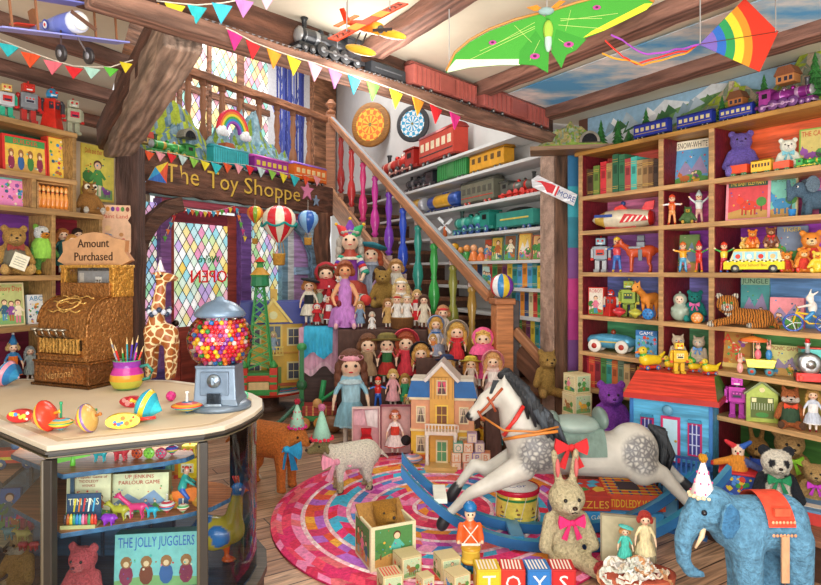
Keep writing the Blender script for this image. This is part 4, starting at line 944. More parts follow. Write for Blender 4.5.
def disc_toy(label,v,r,cc,c2,name='whirling_disc',cat='yo-yo',rz=0):
 t=T(name,label,cat,v,r,rz);b=MB();b.push(0,0,1,rx=PI/2);b.lathe([(.5,-.25),(.95,-.22),(1,-.1),(.9,-.04),(.3,0),(.9,.04),(1,.1),(.95,.22),(.5,.25)],cc,20);b.pop();b.build('shell',t,'gloss')
 b=MB()
 for i in range(6):a=i*PI/3;b.ell(.6*cos(a),-.25,1+.6*sin(a),.13,.05,.13,c2,8,5)
 b.ell(0,-.27,1,.22,.05,.22,c2);b.build('ornament',t,'gloss');return t
disc_toy('blue round yo-yo standing beside the orange fawn',rb(648,4,-.03),h_at(rb(648,4),5.5),'#2f7fc8','#1f4f90',rz=-.5)
v=rb(611,5,-.12);L=h_at(v,50)
t=T('toy_racing_car','light blue tin racing car with white tyres and driver','toy car',v,L,BRZ+.15)
b=MB();b.pushm(Matrix.Translation((-.48,0,.22))@Matrix.Rotation(PI/2,4,'Y')@Matrix.Diagonal((1.1,1,1,1)));b.lathe([(.03,0),(.09,.06),(.13,.3),(.14,.55),(.12,.8),(.05,.98)],['#4fa0c8','#5fb0d8','#5fb0d8','#4fa0c8','#5fb0d8'],14);b.pop();b.box(0,-.135,.2,.5,.01,.025,'#e8d060');b.build('car_body',t,'tin')
for x_ in(-.27,.27):
 for y_ in(-.17,.17):wheel(t,x_,y_,.13,.13,'#efece2','#c03a30',.07,'y')
b=MB();b.ell(.05,0,.4,.05,.05,.06,'#8a3a20');b.lathe([(.06,.3),(.04,.36)],'#4a2a1a',10);b.build('driver',t,'gloss');b=MB();b.box(.05,0,.32,.14,.12,.02,'#223');b.build('cockpit',t,'tin')
book('small blue boxed puzzle with fishes beside the racing car',rb(646,5,-.08),h_at(rb(646,5),21),h_at(rb(646,5),27),BRZ+.1,'shapes','#5fa8d8',41,'#2f7fb8',None,'GAME','#ffffff','#2f6fb0',.2,'toy_box','box',.05,-.05)
v=rb(691,1,-.14);book('tall picture book with a fairy tale cottage on the top shelf',v,h_at(v,32),h_at(v,46),BRZ,'scene','#5fa0d0',51,'#c89a4a',None,'SNOW-WHITE','#2a1a10','#efe8d0',.2)
v=rb(672,2);tinman('orange clown girl figure with bunches and open arms',v,h_at(v,31),-.5,'#e06a30','#e8a060',arms=-.2,arm='#f0f0f0',hat='#d84a2a')
v=rb(688,2,-.08);plush('toy_owl','little green owl figure between two clowns','toy figure',v,h_at(v,20),-.5,'#4a6a3a','#c8a03a',ear='cat',m='matte',eyec='#e8c030',fat=1.3)
v=rb(699,2);tinman('white clown figure with raised arms and tall pointed hat',v,h_at(v,32),-.5,'#e8ece8','#e0b0a0',arms=1,arm='#d8e4e8',hat='#c8d8d8',legs='#e06a30',cone=True)
v=rb(684,3,-.17);book('mossy green story book behind two felt elves',v,h_at(v,27),h_at(v,38),BRZ,'scene','#7a9a5a',61,'#5a6a3a')
v=rb(683,3,-.07);v.z+=.0;tinman('yellow and blue felt elf leaning on the green book',v,h_at(v,31),-.4,'#f0b030','#5fb0d8',arms=.2,arm='#f0b030',hat='#e87a3a',legs='#3a8fd0')
v=rb(699,3,-.05);tinman('red and green jester elf leaning beside the green book',v,h_at(v,30),-.7,'#d83030','#d8402a',arms=.5,arm='#3f9a4a',hat='#d83030',legs='#f0c030',cone=True)
v=rb(680,4);t=T('nodding_doll','round grey roly-poly doll beside the teal bear','toy figure',v,h_at(v,30),-.5)
blob('body',t,[e(0,0,.3,.3,.27,.3,0),e(0,0,.72,.22,.2,.22,0),e(0,-.1,.72,.15,.13,.15,1)]+mir(e(.2,-.15,.4,.08,.08,.1,2)),['#a8b8a8','#f0d8c0','#98a898'],'gloss',.026);eyes(t,.06,-.22,.74,.022);ball('mouth',t,0,-.235,.66,.02,'#c03a3a');ball('knob',t,0,0,.96,.04,'#8fa090')
v=rb(695,4,-.15);plush('teddy_bear','teal plush bear with a pink bow','teddy bear',v,h_at(v,34),-.5,'#1f9a94','#2fb0a8',bowc='#e070b0',tilt=.0)
disc_toy('orange patterned yo-yo leaning before the teal bear',rb(697,4,-.03),h_at(rb(697,4),5.5),'#e08a3a','#f6d8a0',rz=-.5)
for px,bc_,rz_,lab in((678,'#e89ab0',-.3,'cream toy cat with pink ribbon beside its twin'),(699,'#6fa0e0',-.7,'cream toy cat with blue ribbon on the green-backed shelf')):
 v=rb(px,5);plush('toy_cat',lab,'toy animal',v,h_at(v,31),rz_,'#c8b8a0','#d8ccb8',ear='cat',bowc=bc_,nose='#d88a80',eyec='#3a7a9a',m='matte',fat=.85,pose='sit')
v=rb(689,5,-.02);top_toy('bright green whistle top between the cream cats',v,h_at(v,6),['#4fc04a','#3aa040','#6fd060'],rx=.3,stem='#4fc04a')
v=rb(741,1,-.15);plush('teddy_bear','large lavender purple teddy bear on the topmost shelf','teddy bear',v,h_at(v,52),-.45,'#7f6ac8','#8a78d0',nose='#4a3a80',muz='#8a78d0')
pts=[(731,750,'open','#e8502a'),(752,773,'coach','#f0b830'),(775,792,'open','#e8502a')]
for a,c2,k_,cc in pts:wagon({731:'red-orange tin wagon coupled behind the yellow coach',752:'yellow tin coach of the little shelf train',775:'red-orange tin wagon right behind the green engine'}[a],rb(a,1,-.04),rb(c2,1,-.04),cc,None,k_,'#3a2a1a','#f0c040','#3a8a4a',group=None,f=2.3 if k_=='open' else 1.6)
loco('bright green tin engine pulling wagons past the lavender bear',rb(794,1,-.04),rb(828,1,-.04),'#3fae4a','#2f9a3f','#2a2a2a','#2f8a3f','#e8d050',fat=1.15)
v=rb(788,1,-.16);plush('toy_bear','small white clown bear holding a ball','toy animal',v,h_at(v,38),-.5,'#e8ecdc','#f4f4e8',pad='#e89a3a',bowc='#7fc8d8',m='matte',ear='round')
v=rb(812,1,-.19);book('green picture book behind the white clown bear',v,h_at(v,24),h_at(v,44),BRZ,'beast','#d0c070',71,'#5f9a3f','#7fae4a','THE CAT','#c83a2a',None,.2)
v=rb(747,2,-.1);book('square pink picture book with a grey elephant',v,h_at(v,41),h_at(v,45),BRZ,'beast','#d84a50',73,'#e88a9a','#ee9aa8','THE BABY ELEPHANT','#f0d050','#3a5a4a',.2)
v=rb(781,2,-.15);book('pale green picture book with a red squirrel',v,h_at(v,28),h_at(v,44),BRZ,'beast','#7fd0c0',77,'#c8b070','#d8cfa0','The Squirrel','#5a7a3a',None,.13)
def eleph(name,label,v,h,rz,col='#5f7f98',ear='#7a94a8',group=None,seated=False):
 t=T(name,label,'toy elephant',v,h,rz);b=MB()
 pr=[e(.1,0,.42,.3,.22,.25,0),e(-.22,0,.68,.2,.18,.2,0),c((-.35,0,.64),(-.48,0,.45),.09,.07,0),c((-.48,0,.45),(-.5,0,.9),.06,.05,0)]
 for sy in(-1,1):pr+=[c((-.08,sy*.12,.3),(-.1,sy*.13,.07),.09,.09,0),c((.3,sy*.12,.3),(.3,sy*.13,.07),.09,.09,0)]
 for sy in(-1,1):pr.append(e(-.05+.02,sy*.26,.78,.17,.035,.22,1))
 blob('body',t,pr,[col,ear],'fur',.024);ball('eye',t,-.33,-.14,.74,.028,'#f4f4f0');ball('pupil',t,-.35,-.16,.74,.016,'#111');return t
v=rb(811,2,-.12);t=eleph('toy_elephant','small blue-grey plush elephant with raised trunk',v,h_at(v,40),-.3)
b=MB();b.box(.1,0,.62,.26,.46,.06,'#8a6a9a');b.box(.1,0,.67,.1,.3,.03,'#e8c040');b.build('saddle_blanket',t,'cloth')
v=rb(792,2,-.05);b=MB();b.lathe([(.32,0),(.42,.8),(.45,.84),(.4,.8),(.3,.1)],'#3a8fd8',14);b.thing('toy_bucket','tiny blue bucket beside the small plush elephant','bucket','gloss',v,h_at(v,9),0)
v=rb(724,3,-.07);tinman('jointed clown in yellow and green with blue shoes',v,h_at(v,31),-.3,'#f0d040','#d83a4a',arms=.5,arm='#3faa4a',hat='#d8402a',legs='#2f6fd0')
v=rb(755,3,-.06);L=h_at(v,54)
t=T('toy_bus','yellow tin school bus with chequered stripe','toy bus',v,L,BRZ+.1)
b=MB();b.prism([(-.5,.06),(.5,.06),(.5,.2),(.47,.22),(-.47,.22),(-.5,.18)],-.17,.17,'#e8d82a');b.prism([(-.4,.22),(.46,.22),(.42,.4),(-.33,.4)],-.15,.15,'#e8e0b0');b.prism([(-.34,.4),(.43,.4),(.4,.44),(-.3,.44)],-.16,.16,'#e8c83a');b.build('bus_body',t,'tin',.006)
b=MB()
for i in range(16):b.box(-.45+.06*i,-.172,.2 if i%2 else .22,.03,.006,.02,'#222')
for i in range(16):b.box(-.42+.06*i,-.172,.22 if i%2 else .2,.03,.006,.02,'#f4f0e0')
b.text('City School Bus',0,.12,.07,-.173,'#a03020',.6);b.build('chequer_stripe',t,'paper')
b=MB()
for i in range(4):b=MB();b.box(-.255+.19*i,-.152,.25,.15,.006,.13,'#9fd8e8');b.disk(-.255+.19*i,.3,.045,-.157,['#d84a3a','#f0f0e0','#d83a2a','#f0c080'][i],10);b.build('window',t,'gloss')
for x_ in(-.3,.32):
 for y_ in(-.16,.16):wheel(t,x_,y_,.075,.075,'#333','#c8c8b0',.05,'y')
v2=v+Vector((0,0,.445*L))
for px,cc,c3,lab,hp in((744,'#e8c060','#f0d890','yellow snail-like tin lion on the bus roof',13),(752.5,'#e08030','#f0b060','orange tin bear blowing a horn above the bus',21),(771,'#7a4a34','#c89a70','dark brown tin bear drumming above the bus',23)):
 w2=RB.off(-.06 if px<765 else-.05).xy(px,v2.z);plush('toy_bear',lab,'toy animal',w2,h_at(w2,hp),-.5,cc,c3,m='gloss',bowc='#d8302a' if px>745 else None,nose='#3a1a10')
v=rb(791,3,-.2);book('grey-blue picture book with an orange tiger above the tins',v+Vector((0,0,.0)),h_at(v,27),h_at(v,47),BRZ,'beast','#7f8fa8',81,'#6a7a98',None,'TIGER','#f0d040',None,.14)
for px,k_,hp,lab in((787,-.12,23,'yellow and red honey tin shaped like a bear'),(804,-.06,27,'gingerbread bear tin with red waistcoat and arms folded'),(811,-.16,46,'tall orange gingerbread bear tin against the purple panel')):
 v=rb(px,3,k_);plush('biscuit_tin',lab,'tin',v,h_at(v,hp),-.5,'#e8903a','#f6c880',pad='#d83a2a',m='gloss',vest='#d8402f',fat=.95,muz='#f8dca0')
v=rb(818,3,-.03);t=plush('toy_duck','yellow tin duck at the shelf edge beside the gingerbread bears','toy duck',v,h_at(v,24),-.6,'#e8c838','#f0d860',m='gloss',face='duck',muz='#e8862a',fat=1.2)
v=rb(754,4,-.22);book('teal jungle picture book behind the tiger',v,h_at(v,26),h_at(v,48),BRZ,'scene','#4fa0a0',85,'#3f8f8f',None,'JUNGLE','#2f5a4a','#9ac0a0',.16)
v=rb(745,4,-.02);L=h_at(v,38)
t=T('toy_tiger','plush tiger lying along the shelf edge with paws forward','toy tiger',v,L,-.35)
pr=[c((-.2,0,.3),(.45,.03,.24),.22,.24,0),e(-.42,-.06,.60,.27,.22,.25,0),e(-.46,-.27,.52,.14,.09,.1,1),e(-.42,-.12,.37,.1,.06,.07,1),c((-.3,-.12,.2),(-.75,-.2,.09),.1,.09,0),c((-.3,.1,.2),(-.7,.08,.09),.1,.09,0),e(-.84,-.21,.08,.1,.08,.08,1),e(-.79,.08,.08,.1,.08,.08,1),e(.4,-.15,.2,.2,.13,.17,0),c((.4,-.22,.1),(.15,-.26,.08),.09,.08,0),e(.08,-.26,.075,.1,.07,.07,1),c((.62,0,.15),(.75,-.16,.02),.06,.05,0),c((.75,-.16,.02),(.74,-.16,-.0),.05,.045,0)]+[e(-.62,-.04,.83,.09,.05,.08,1),e(-.22,-.02,.83,.09,.05,.08,1)]
blob('body',t,pr,['#e89238','#f4ead6'],'fur_tiger',.026)
for x_ in(-.52,-.35):ball('eye',t,x_,-.265,.65,.036,'#5fae5a');ball('pupil',t,x_,-.296,.65,.017,'#111')
ball('nose',t,-.46,-.37,.55,.036,'#e05a3a')
v=rb(786,4,-.15);book('square pink boxed game with a white mountain and mice',v,h_at(v,30),h_at(v,31),BRZ,'scene','#e8909a',87,'#d86a7a',None,None,'#fff',None,.18,'toy_box','box',.04)
v=rb(809,4,-.05);s_=h_at(v,38)
t=T('toy_bicycle','tin rabbit in blue riding a yellow and blue bicycle','toy bicycle',v,s_,-.55)
b=MB()
for x_ in(-.36,.36):
 pts_=[(x_+.22*cos(2*PI*i/16),0,.23+.22*sin(2*PI*i/16))for i in range(17)];bb=MB();bb.tube(pts_,.03,'#3a5ab0',8)
 for i in range(5):bb.bar((x_,0,.23),(x_+.21*cos(i*2*PI/5),0,.23+.21*sin(i*2*PI/5)),.015,.015,'#c8c8d0')
 bb.build('wheel',t,'gloss')
b.tube([(-.36,0,.23),(-.25,0,.6),(-.3,0,.66)],.025,'#e8c030');b.tube([(-.28,0,.5),(.08,0,.45),(.36,0,.23),(0,0,.22),(-.28,0,.5)],.03,'#e8c030');b.build('bicycle_frame',t,'gloss')
pr=[e(.08,0,.65,.11,.1,.17,0),e(.02,-.0,.88,.1,.09,.1,1),c((.0,0,.95),(.05,0,1.12),.035,.025,1),c((.05,0,.95),(.2,0,1.06),.035,.025,1),c((.05,-.1,.72),(-.24,-.05,.64),.04,.03,0),c((.05,.1,.72),(-.24,.05,.64),.04,.03,0),c((.08,-.08,.5),(-.08,-.1,.34),.055,.045,2),c((.08,.08,.5),(-.02,.1,.3),.055,.045,2)]
blob('rabbit',t,pr,['#e8e4dc','#efe9e0','#3a8fc8'],'gloss',.024)
v=rb(735,5,-.1);book('old alphabet book with an ornate brown cover',v,h_at(v,30),h_at(v,39),BRZ,'shapes','#b8863a',91,'#7a4a2a','#8a6a2a',None,'#d83a2a');
v=rb(735,5,-.097);
b=MB();W_=h_at(v,30);H_=h_at(v,39)
for i,(ch,x_,z_)in enumerate((('A',-.25,.68),('B',.0,.44),('C',.15,.2))):b.text(ch,x_*W_,z_*H_,.085,-.007-.0005*i,'#d8402a')
b.rect(-W_*.42,.015,W_*.42,.04,-.007,'#d8c070')
o=[q for q in COL.objects if q.get('label','').startswith('old alphabet')][0];l_=b.build('lettering',o,'paper');
v=rb(758,5,-.04);s_=h_at(v,38)
t=T('toy_cart','yellow toy wagon with orange umbrella and pink rabbits','toy cart',v,s_,-.45)
b=MB();b.prism([(-.25,.2),(.35,.2),(.42,.42),(-.3,.42)],-.14,.14,'#e8d850');b.build('cart_body',t,'tin',.01)
b=MB();b.bar((-.1,0,.42),(-.1,0,.95),.02,.02,'#c8a040');b.build('pole',t,'gloss');b=MB();b.push(-.1,0,.88);b.lathe([(.36,0),(.3,.07),(.02,.14)],['#e8703a','#f0903a'],10);b.pop();b.build('umbrella',t,'gloss')
for x_ in(-.15,.25):
 for y_ in(-.15,.15):wheel(t,x_,y_,.1,.1,'#3a7a8a','#d8402a',.04,'y')
for x_,y_,z_,cc in((-.42,-.05,.02,'#f0a8a0'),(.0,0,.4,'#e87a8a'),(.25,0,.4,'#3a8fd0')):
 b=MB();b.ell(x_,y_,z_+.14,.08,.07,.14,cc);b.ell(x_,y_,z_+.33,.065,col='#f6c8b0');b.ell(x_-.03,y_,z_+.46,.02,.02,.09,'#f0a8a0',8,5);b.ell(x_+.03,y_,z_+.46,.02,.02,.09,'#f0a8a0',8,5);b.build('rabbit',t,'gloss')
v=rb(784,5,-.14);book('rounded picnic tin painted with umbrellas and a palm',v,h_at(v,27),h_at(v,30),BRZ,'scene','#d8d890',93,'#b8b860',None,'PICNIC GAME','#a83a2a',None,.2,'picnic_tin','tin',.05)
v=rb(809,5,-.04);s_=h_at(v,46)
t=T('toy_locomotive','chunky silver, teal and red tin locomotive facing out','toy train',v,s_,-.35)
b=MB();b.box(-.05,-.25,.05,.5,.1,.18,'#d8302a');b.box(.1,0,.1,.4,.5,.06,'#b8282a');b.box(-.22,-.32,.08,.08,.06,.1,'#e8402a');b.build('buffer_beam',t,'tin',.01)
b=MB();b.pushm(Matrix.Translation((-.03,-.3,.42))@Matrix.Rotation(-PI/2,4,'X'));b.lathe([(.14,0),(.21,.02),(.24,.06),(.23,.5)],['#c8ccd0','#9aa4ac','#8fa4b0'],18);b.lathe([(.1,-.02),(.1,.01)],'#d8dce0',14);b.pop();b.build('boiler',t,'metal')
b=MB();b.box(.12,.3,.2,.46,.3,.5,'#4fb0a8');b.box(.12,.3,.7,.5,.34,.04,'#c83a2a');b.build('cab',t,'tin',.01)
b=MB();b.lathe([(.05,.62),(.04,.8),(.07,.86)],'#c8ccd0',12);b.lathe([(.045,.86),(.05,.96)],'#d8302a',12);b.v=[(a[0]-.05,a[1]-.1,a[2])for a in b.v];b.build('chimney',t,'tin')
for y_ in(-.1,.15):
 for x_ in(-.22,.2):wheel(t,x_,y_,.12,.12,'#3a3a3e','#c83a2a',.06,'x')
v=rb(737,6,-.05);robot('magenta plastic robot standing beside the small green house',v,h_at(v,42),-.5,'#b82fa0','#c83ab0','#a82a98','#8a2080','#e060c0')
v=rb(739,6,-.2);book('thin olive book behind the magenta robot',v,h_at(v,20),h_at(v,42),BRZ,'plain','#a8a83a',95,'#8a8a2a')
v=rb(761,6,-.08);W_=h_at(v,28);H_=h_at(v,41)
t=T('lantern_house','small olive green lithographed toy house with lattice front','toy house',v,H_,-.4);w_=W_/H_
b=MB();b.prism([(-w_/2,0),(w_/2,0),(w_/2,.68),(0,.95),(-w_/2,.68)],-.2,.25,'#9fae4a');b.build('house_body',t,'tin',.01)
b=MB();b.prism([(-w_*.58,.64),(0,.96),(w_*.58,.64),(w_*.56,.7),(0,1.02),(-w_*.56,.7)],-.24,.28,'#6f7a4a');b.build('roof',t,'tin')
b=MB();b.rect(-w_*.36,.1,w_*.36,.6,-.203,'#5a6a2a')
for i in range(9):b.prism([(-w_*.34+.075*i*w_*1.1,.3),(-w_*.32+.075*i*w_*1.1,.3),(-w_*.32+.075*i*w_*1.1,.46),(-w_*.34+.075*i*w_*1.1,.46)],-.215,-.204,'#c8d0b0')
b.disk(0,.18,.14,-.206,'#3f8a3a',12,.06)
for sx in(-.5,.5):b.rect(sx*w_*.5-.05,.48,sx*w_*.5+.05,.58,-.206,'#f0e8b0')
b.disk(0,.78,.06,-.206,'#e8d8a0');b.build('lattice_front',t,'paper')
v=rb(790,6,-.07);plush('toy_fox','plush fox in a dark green coat over a red shirt','toy fox',v,h_at(v,43),-.45,'#c8703a','#f0e0d0',ear='fox',vest='#2f4a34',pad='#6a4a34',bowc='#e04a2a')
v=rb(813,6,-.06);doll('blonde doll in a white pinafore beside the plush fox',v,h_at(v,43),-.5,'#c8d0e0','#c89a50',None,dress2='#f4f0f0',pose='stand')
v=rb(789,7,-.16);plush('teddy_bear','big curly tan teddy bear with a lime green bow','teddy bear',v,h_at(v,72),-.3,'#b98f58','#cda66c',pad='#b07a4a',bowc='#9fe03a')
v=rb(815,7,-.02);plush('teddy_bear','smaller tan teddy bear with a magenta bow at the bookcase','teddy bear',v,h_at(v,54),-.5,'#c09a60','#d8b47a',bowc='#c83ac0')
v=rb(757,7,-.12);plush('toy_rabbit','brown toy rabbit in a blue coat behind the puppet box','toy rabbit',v,h_at(v,56),-.2,'#a8783a','#d8a860',ear='long',vest='#2f4fb0',fat=.8)
v=RB.off(.2).xy(776,.22);plush('panda','black and white plush panda with a satin green bow','toy panda',v,h_at(v,74),-.3,'#20242e','#f2ecdc',ear='pan',face='panda',bowc='#1f8a5a',muz='#f2ecdc',limb='#20242e',pad='#20242e',belly='#e8e0d0')
v=RB.off(.17).xy(738,.22);s_=h_at(v,40)
t=T('puppet_box','blue and yellow patterned jack-in-the-box with a jester','jack-in-the-box',v,s_,-.5)
b=MB();b.box(0,0,0,.8,.7,.72,'#2f4fa8');b.box(0,0,.72,.86,.76,.05,'#d8303a');b.build('box_body',t,'paper',.01)
b=MB();r_=random.Random(2)
for a in range(4):
 b.push(0,0,0,rz=a*PI/2);y_=-.355 if a%2==0 else-.405
 for i in range(22):b.disk(r_.uniform(-.3,.3),r_.uniform(.08,.66),r_.uniform(.03,.08),y_-.0005*i,r_.choice(['#e8c830','#d8402f','#3fa04a','#4f8fe0','#e8c830']),r_.choice([4,5,10]))
 b.pop()
b.build('printed_side',t,'paper')
pr=[c((0,0,.65),(0,0,1.05),.26,.16,0),e(0,0,1.22,.15,.13,.16,1)]+[c((-.12,0,1.0),(-.5,-.1,.9),.1,.08,0),c((.12,0,1.0),(.5,-.1,.85),.1,.08,2),e(-.57,-.11,.88,.07,.07,.07,3),e(.57,-.11,.82,.08,.08,.07,3),c((-.08,0,1.33),(-.28,0,1.45),.08,.05,3),c((.08,0,1.33),(.28,0,1.48),.08,.05,4)]
blob('jester',t,pr,['#e0902f','#f4d8c0','#4a5a90','#d8303a','#2f5fb8'],'cloth',.03);eyes(t,.05,-.125,1.24,.02);ball('nose',t,0,-.15,1.2,.03,'#d8303a')
for a,c2,lab in((635,671,'dark blue coach at the tail of the train above the bookcase'),(678,715,'dark blue coach in the middle of the train above the bookcase'),(720,755,'dark blue coach coupled to the purple engine')):
 wagon(lab,rb(a,0,-.03),rb(c2,0,-.03),'#2f3fa8','#28348a','coach','#e8dca0','#c8b060',name='toy_carriage',group=None,f=.9)
loco('purple and pink toy steam engine on top of the bookcase',rb(756,0,-.03),rb(818,0,-.03),'#8f2f8a','#a83a98','#4a4a50','#6a3a78','#c8a0c8',fat=1.35)
# ================= MODEL SCENERY =================
def mountain(label,p,w,d,h,rz,seed,cols,peaks=((0,1,.5),),name='model_mountain',tunnel=None):
 """rocky relief on a grid, highest along its middle"""
 t=T(name,label,'model mountain',p,1,rz);r=random.Random(seed);nx,ny=44,14;b=MB();vs=[];fs=[];cs=[]
 from mathutils import noise
 for j in range(ny+1):
  for i in range(nx+1):
   x=-.5+i/nx;y=j/ny
   hh=0
   for(cx_,ht,wd)in peaks:hh=max(hh,ht*max(0,1-abs(x-cx_)/wd)**.85*min(1,.12+y*1.15))
   n_=noise.fractal(Vector((x*7+seed,y*4,seed*.3)),.7,2,5)
   z=max(0,hh*(1+.28*n_)+.03*n_)
   if i in(0,nx):z*=.3
   vs.append((x*w,-d*.0+y*d,z*h))
 for j in range(ny):
  for i in range(nx):
   fs.append((j*(nx+1)+i,j*(nx+1)+i+1,(j+1)*(nx+1)+i+1,(j+1)*(nx+1)+i))
   q=noise.noise(Vector((i*.8+seed,j*1.1,2)))
   cs.append(cols[0]if q>.12 else(cols[1]if q>-.15 else cols[2]))
 b.add(vs,fs,cs);n=nx+1
 back=[(-.5*w,d,0),(.5*w,d,0)]
 b.add([vs[ny*n+i]for i in range(n)]+[(x[0],d+.002,-.0)for x in[vs[ny*n+i]for i in range(n)]],[(i,i+1,n+i+1,n+i)for i in range(nx)],cols[1])
 b.add([vs[i]for i in range(n)]+[(vs[i][0],vs[i][1],-.001)for i in range(n)],[(n+i,n+i+1,i+1,i)for i in range(nx)],cols[0])
 b.build('relief',t,'rock')
 if tunnel:
  for(x,z,r_)in tunnel:
   b=MB();y0=-.02
   b.prism([(x+r_*1.35*cos(a),z+r_*1.5*max(0,sin(a)))for a in[PI*i/10 for i in range(11)]],y0,y0+.12,'#8a8578');b.prism([(x+r_*cos(a),z+r_*1.15*max(0,sin(a)))for a in[PI*i/10 for i in range(11)]],y0-.004,y0,'#15151a');b.build('tunnel_portal',t,'rock')
 return t
def pine(label,p,h,group=None,col='#3f8f3f'):
 t=T('model_pine',label,'model tree',p,h,0,group);b=MB();b.lathe([(.05,0),(.04,.2)],'#6a4a2a',8);b.build('trunk',t,'matte')
 b=MB();r_=random.Random(int(h*1000))
 for k in range(7):
  z=.1+k*.125;rr=.27*(1-k/7.6);b.push(0,0,0,rz=k*.7);n=12
  vs=[(rr*(1.1 if i%2 else .75)*cos(2*PI*i/n),rr*(1.1 if i%2 else .75)*sin(2*PI*i/n),z-(.03 if i%2 else 0))for i in range(n)]+[(0,0,z+.2)]
  b.add(vs,[(i,(i+1)%n,n)for i in range(n)]+[tuple(range(n-1,-1,-1))],[shade(col,r_.uniform(.75,1.35))for _ in range(n+1)]);b.pop()
 b.build('foliage',t,'foliage');return t
GR=['#b8c838','#7f9aa8','#5f7a88']
KM=-.14
def dk(px,z,k):w2=DW.off(k);return w2.xy(px,z)
v=dk(198,HZ1,-.12);mountain('rocky blue-green model mountain with a tunnel behind the green engine',v,1.75,.36,.70,DW.rz,3,['#7f9aa8','#a8b83a','#5f7f90'],((-.02,1,.42),(.3,.45,.3),(-.35,.4,.25)),tunnel=[(-.12,.28,.07)])
v=dk(275,HZ1,-.12);mountain('craggy blue-grey model mountain beside the landing newel',v,1.8,.36,.85,DW.rz,8,['#6f9aa8','#8fb0bc','#8aa83a'],((-.05,1,.4),(.28,.55,.28),(-.36,.6,.25)),tunnel=[(.5,.12,.07)])
v=dk(233,HZ1+.47,-.16);s_=21*v.y/F
t=T('rainbow_ornament','painted rainbow arch ornament ending in white clouds','ornament',v,s_,DW.rz)
b=MB()
for i,cc in enumerate(('#e83048','#f07a30','#f4d838','#4fae48','#2f8fd0','#9a4ab8')):
 ro,ri=1-.1*i,1-.1*(i+1);A=[PI*k/20 for k in range(21)]
 b.prism([(ro*cos(a),ro*sin(a)*1.12)for a in A]+[(ri*cos(a),ri*sin(a)*1.12)for a in A[::-1]],-.08,.08,cc)
b.build('arch',t,'gloss')
for s2 in(-1,1):
 b=MB()
 for dx,dz,r_ in((0,0,.22),(.2,-.03,.17),(-.2,-.04,.17),(.08,.13,.16),(-.12,.1,.14)):b.ell(s2*.75+dx,-.08,dz-.05,r_,r_*.7,r_,'#f4f6f8')
 b.build('cloud',t,'matte')
b=MB();b.box(0,.1,-1.88,.1,.06,1.9,'#7f9aa8');b.build('stand',t,'matte')
q0,q1=dk(197,HZ1,-.0),dk(147,HZ1,-.0)
loco('green toy steam engine leading the train above the shop sign',q0,q1,'#3fa04a','#2f8a3a','#2a4a2a','#2f7a3a','#c8a040',fat=1.0)
wagon('grey-green tender with a dark load behind the green engine',dk(206,HZ1,0),dk(199,HZ1,0),'#6a8a6a',None,'tender',f=1.5)
for a,c2,cc,rf,wn,kd,lab in((209,246,'#3ab8c0','#2f9aa8','#d8f0f0','box','turquoise goods van of the train above the shop sign'),(250,286,'#a83aa0','#c84ab0','#f0d858','coach','purple coach with yellow windows above the shop sign'),(290,324,'#f07a2a','#8a5ac0','#f8e0a0','coach','orange coach with violet roof above the shop sign')):
 wagon(lab,dk(a,HZ1,0),dk(c2,HZ1,0),cc,rf,kd,wn,'#f0e090',f=.85 if kd!='box' else 1.0)
def cottage(label,p,s,rz,wall='#d8b070',roof='#c84a3a'):
 t=T('model_cottage',label,'model house',p,s,rz);b=MB();b.box(0,0,0,1,.7,.5,wall);b.build('wall',t,'matte',.01)
 b=MB();b.prism([(-.6,.46),(.6,.46),(.35,.95),(-.35,.95)],-.42,.42,roof);b.build('roof',t,'matte',.01)
 b=MB();[b.rect(x-.09,.12,x+.09,.36,-.353,'#3a3a4a')for x in(-.28,.05,.32)];b.build('window',t,'gloss');return t
cottage('tiny red-roofed model cottage beside the green engine',dk(146,HZ1+.12,-.14),.13,DW.rz);cottage('little orange model signal box above the turquoise van',dk(226,HZ1+.17,-.14),.16,DW.rz,'#c8703a','#b05a34')
v=P(572,150,4.62);v.z=2.43;mountain('grassy model hill with a grey tunnel mouth at the end of the beam',v+Vector((.0,-.02,0)),.55,.2,.2,-.2,12,['#8fae4a','#c8b878','#a8b89a'],((0,1,.55),),tunnel=[(.12,.02,.055)])
b=MB();b.box(0,.1,-.03,.62,.26,.03,'#8a6a4a');o=b.build('trim_beam_end',None,'wood',0,v+Vector((0,-.02,0)),-.2);o['kind']='structure'
v=RB.off(-.11).xy(790,2.40);mountain('alpine model mountain with chalets behind the purple engine',RB.off(-.085).xy(768,2.40),1.6,.2,.33,RB.rz,15,['#8f9a80','#a8b83a','#c8b498'],((.1,1,.3),(-.2,.75,.35),(.4,.7,.3)))
cottage('model alpine chalet perched among the rocks above the bookcase',RB.off(-.11).xy(738,2.50),.09,RB.rz,'#b8703a','#7a4a2a');cottage('model timber chalet higher up behind the purple engine',RB.off(-.11).xy(788,2.56),.10,RB.rz,'#c8824a','#8a5030')
for px,hp,nm in((601,30,'by the tunnel mouth'),(618,27,'second from the tunnel mouth'),(646,32,'behind the last blue coach'),(629,15,'smallest, between taller pines')):v=RB.off(-.1).xy(px,2.40);pine('model pine tree %s above the bookcase'%nm,v,h_at(v,hp),'pines above the bookcase')
for px,hp,nm in((764,26,'behind the purple engine cab'),(815,34,'at the engine funnel'),(722,18,'above the blue coaches')):v=RB.off(-.05).xy(px,2.47);pine('model pine tree %s on the rocks'%nm,RB.off(-.07).xy(px,2.42),h_at(v,hp)*1.4)
def tb(px):
 r=(px-CX)/F;o2=TB0-tn*.05;return o2+tdir*((r*o2.y-o2.x)/(tdir.x-r*tdir.y))
def tbz(px):v=tb(px);v.z=2.557;return v
loco('large black model steam locomotive on the ceiling beam',tbz(362),tbz(292),'#34383e','#3c4046','#25282c','#2a2c30','#8a8f94',fat=1.2)
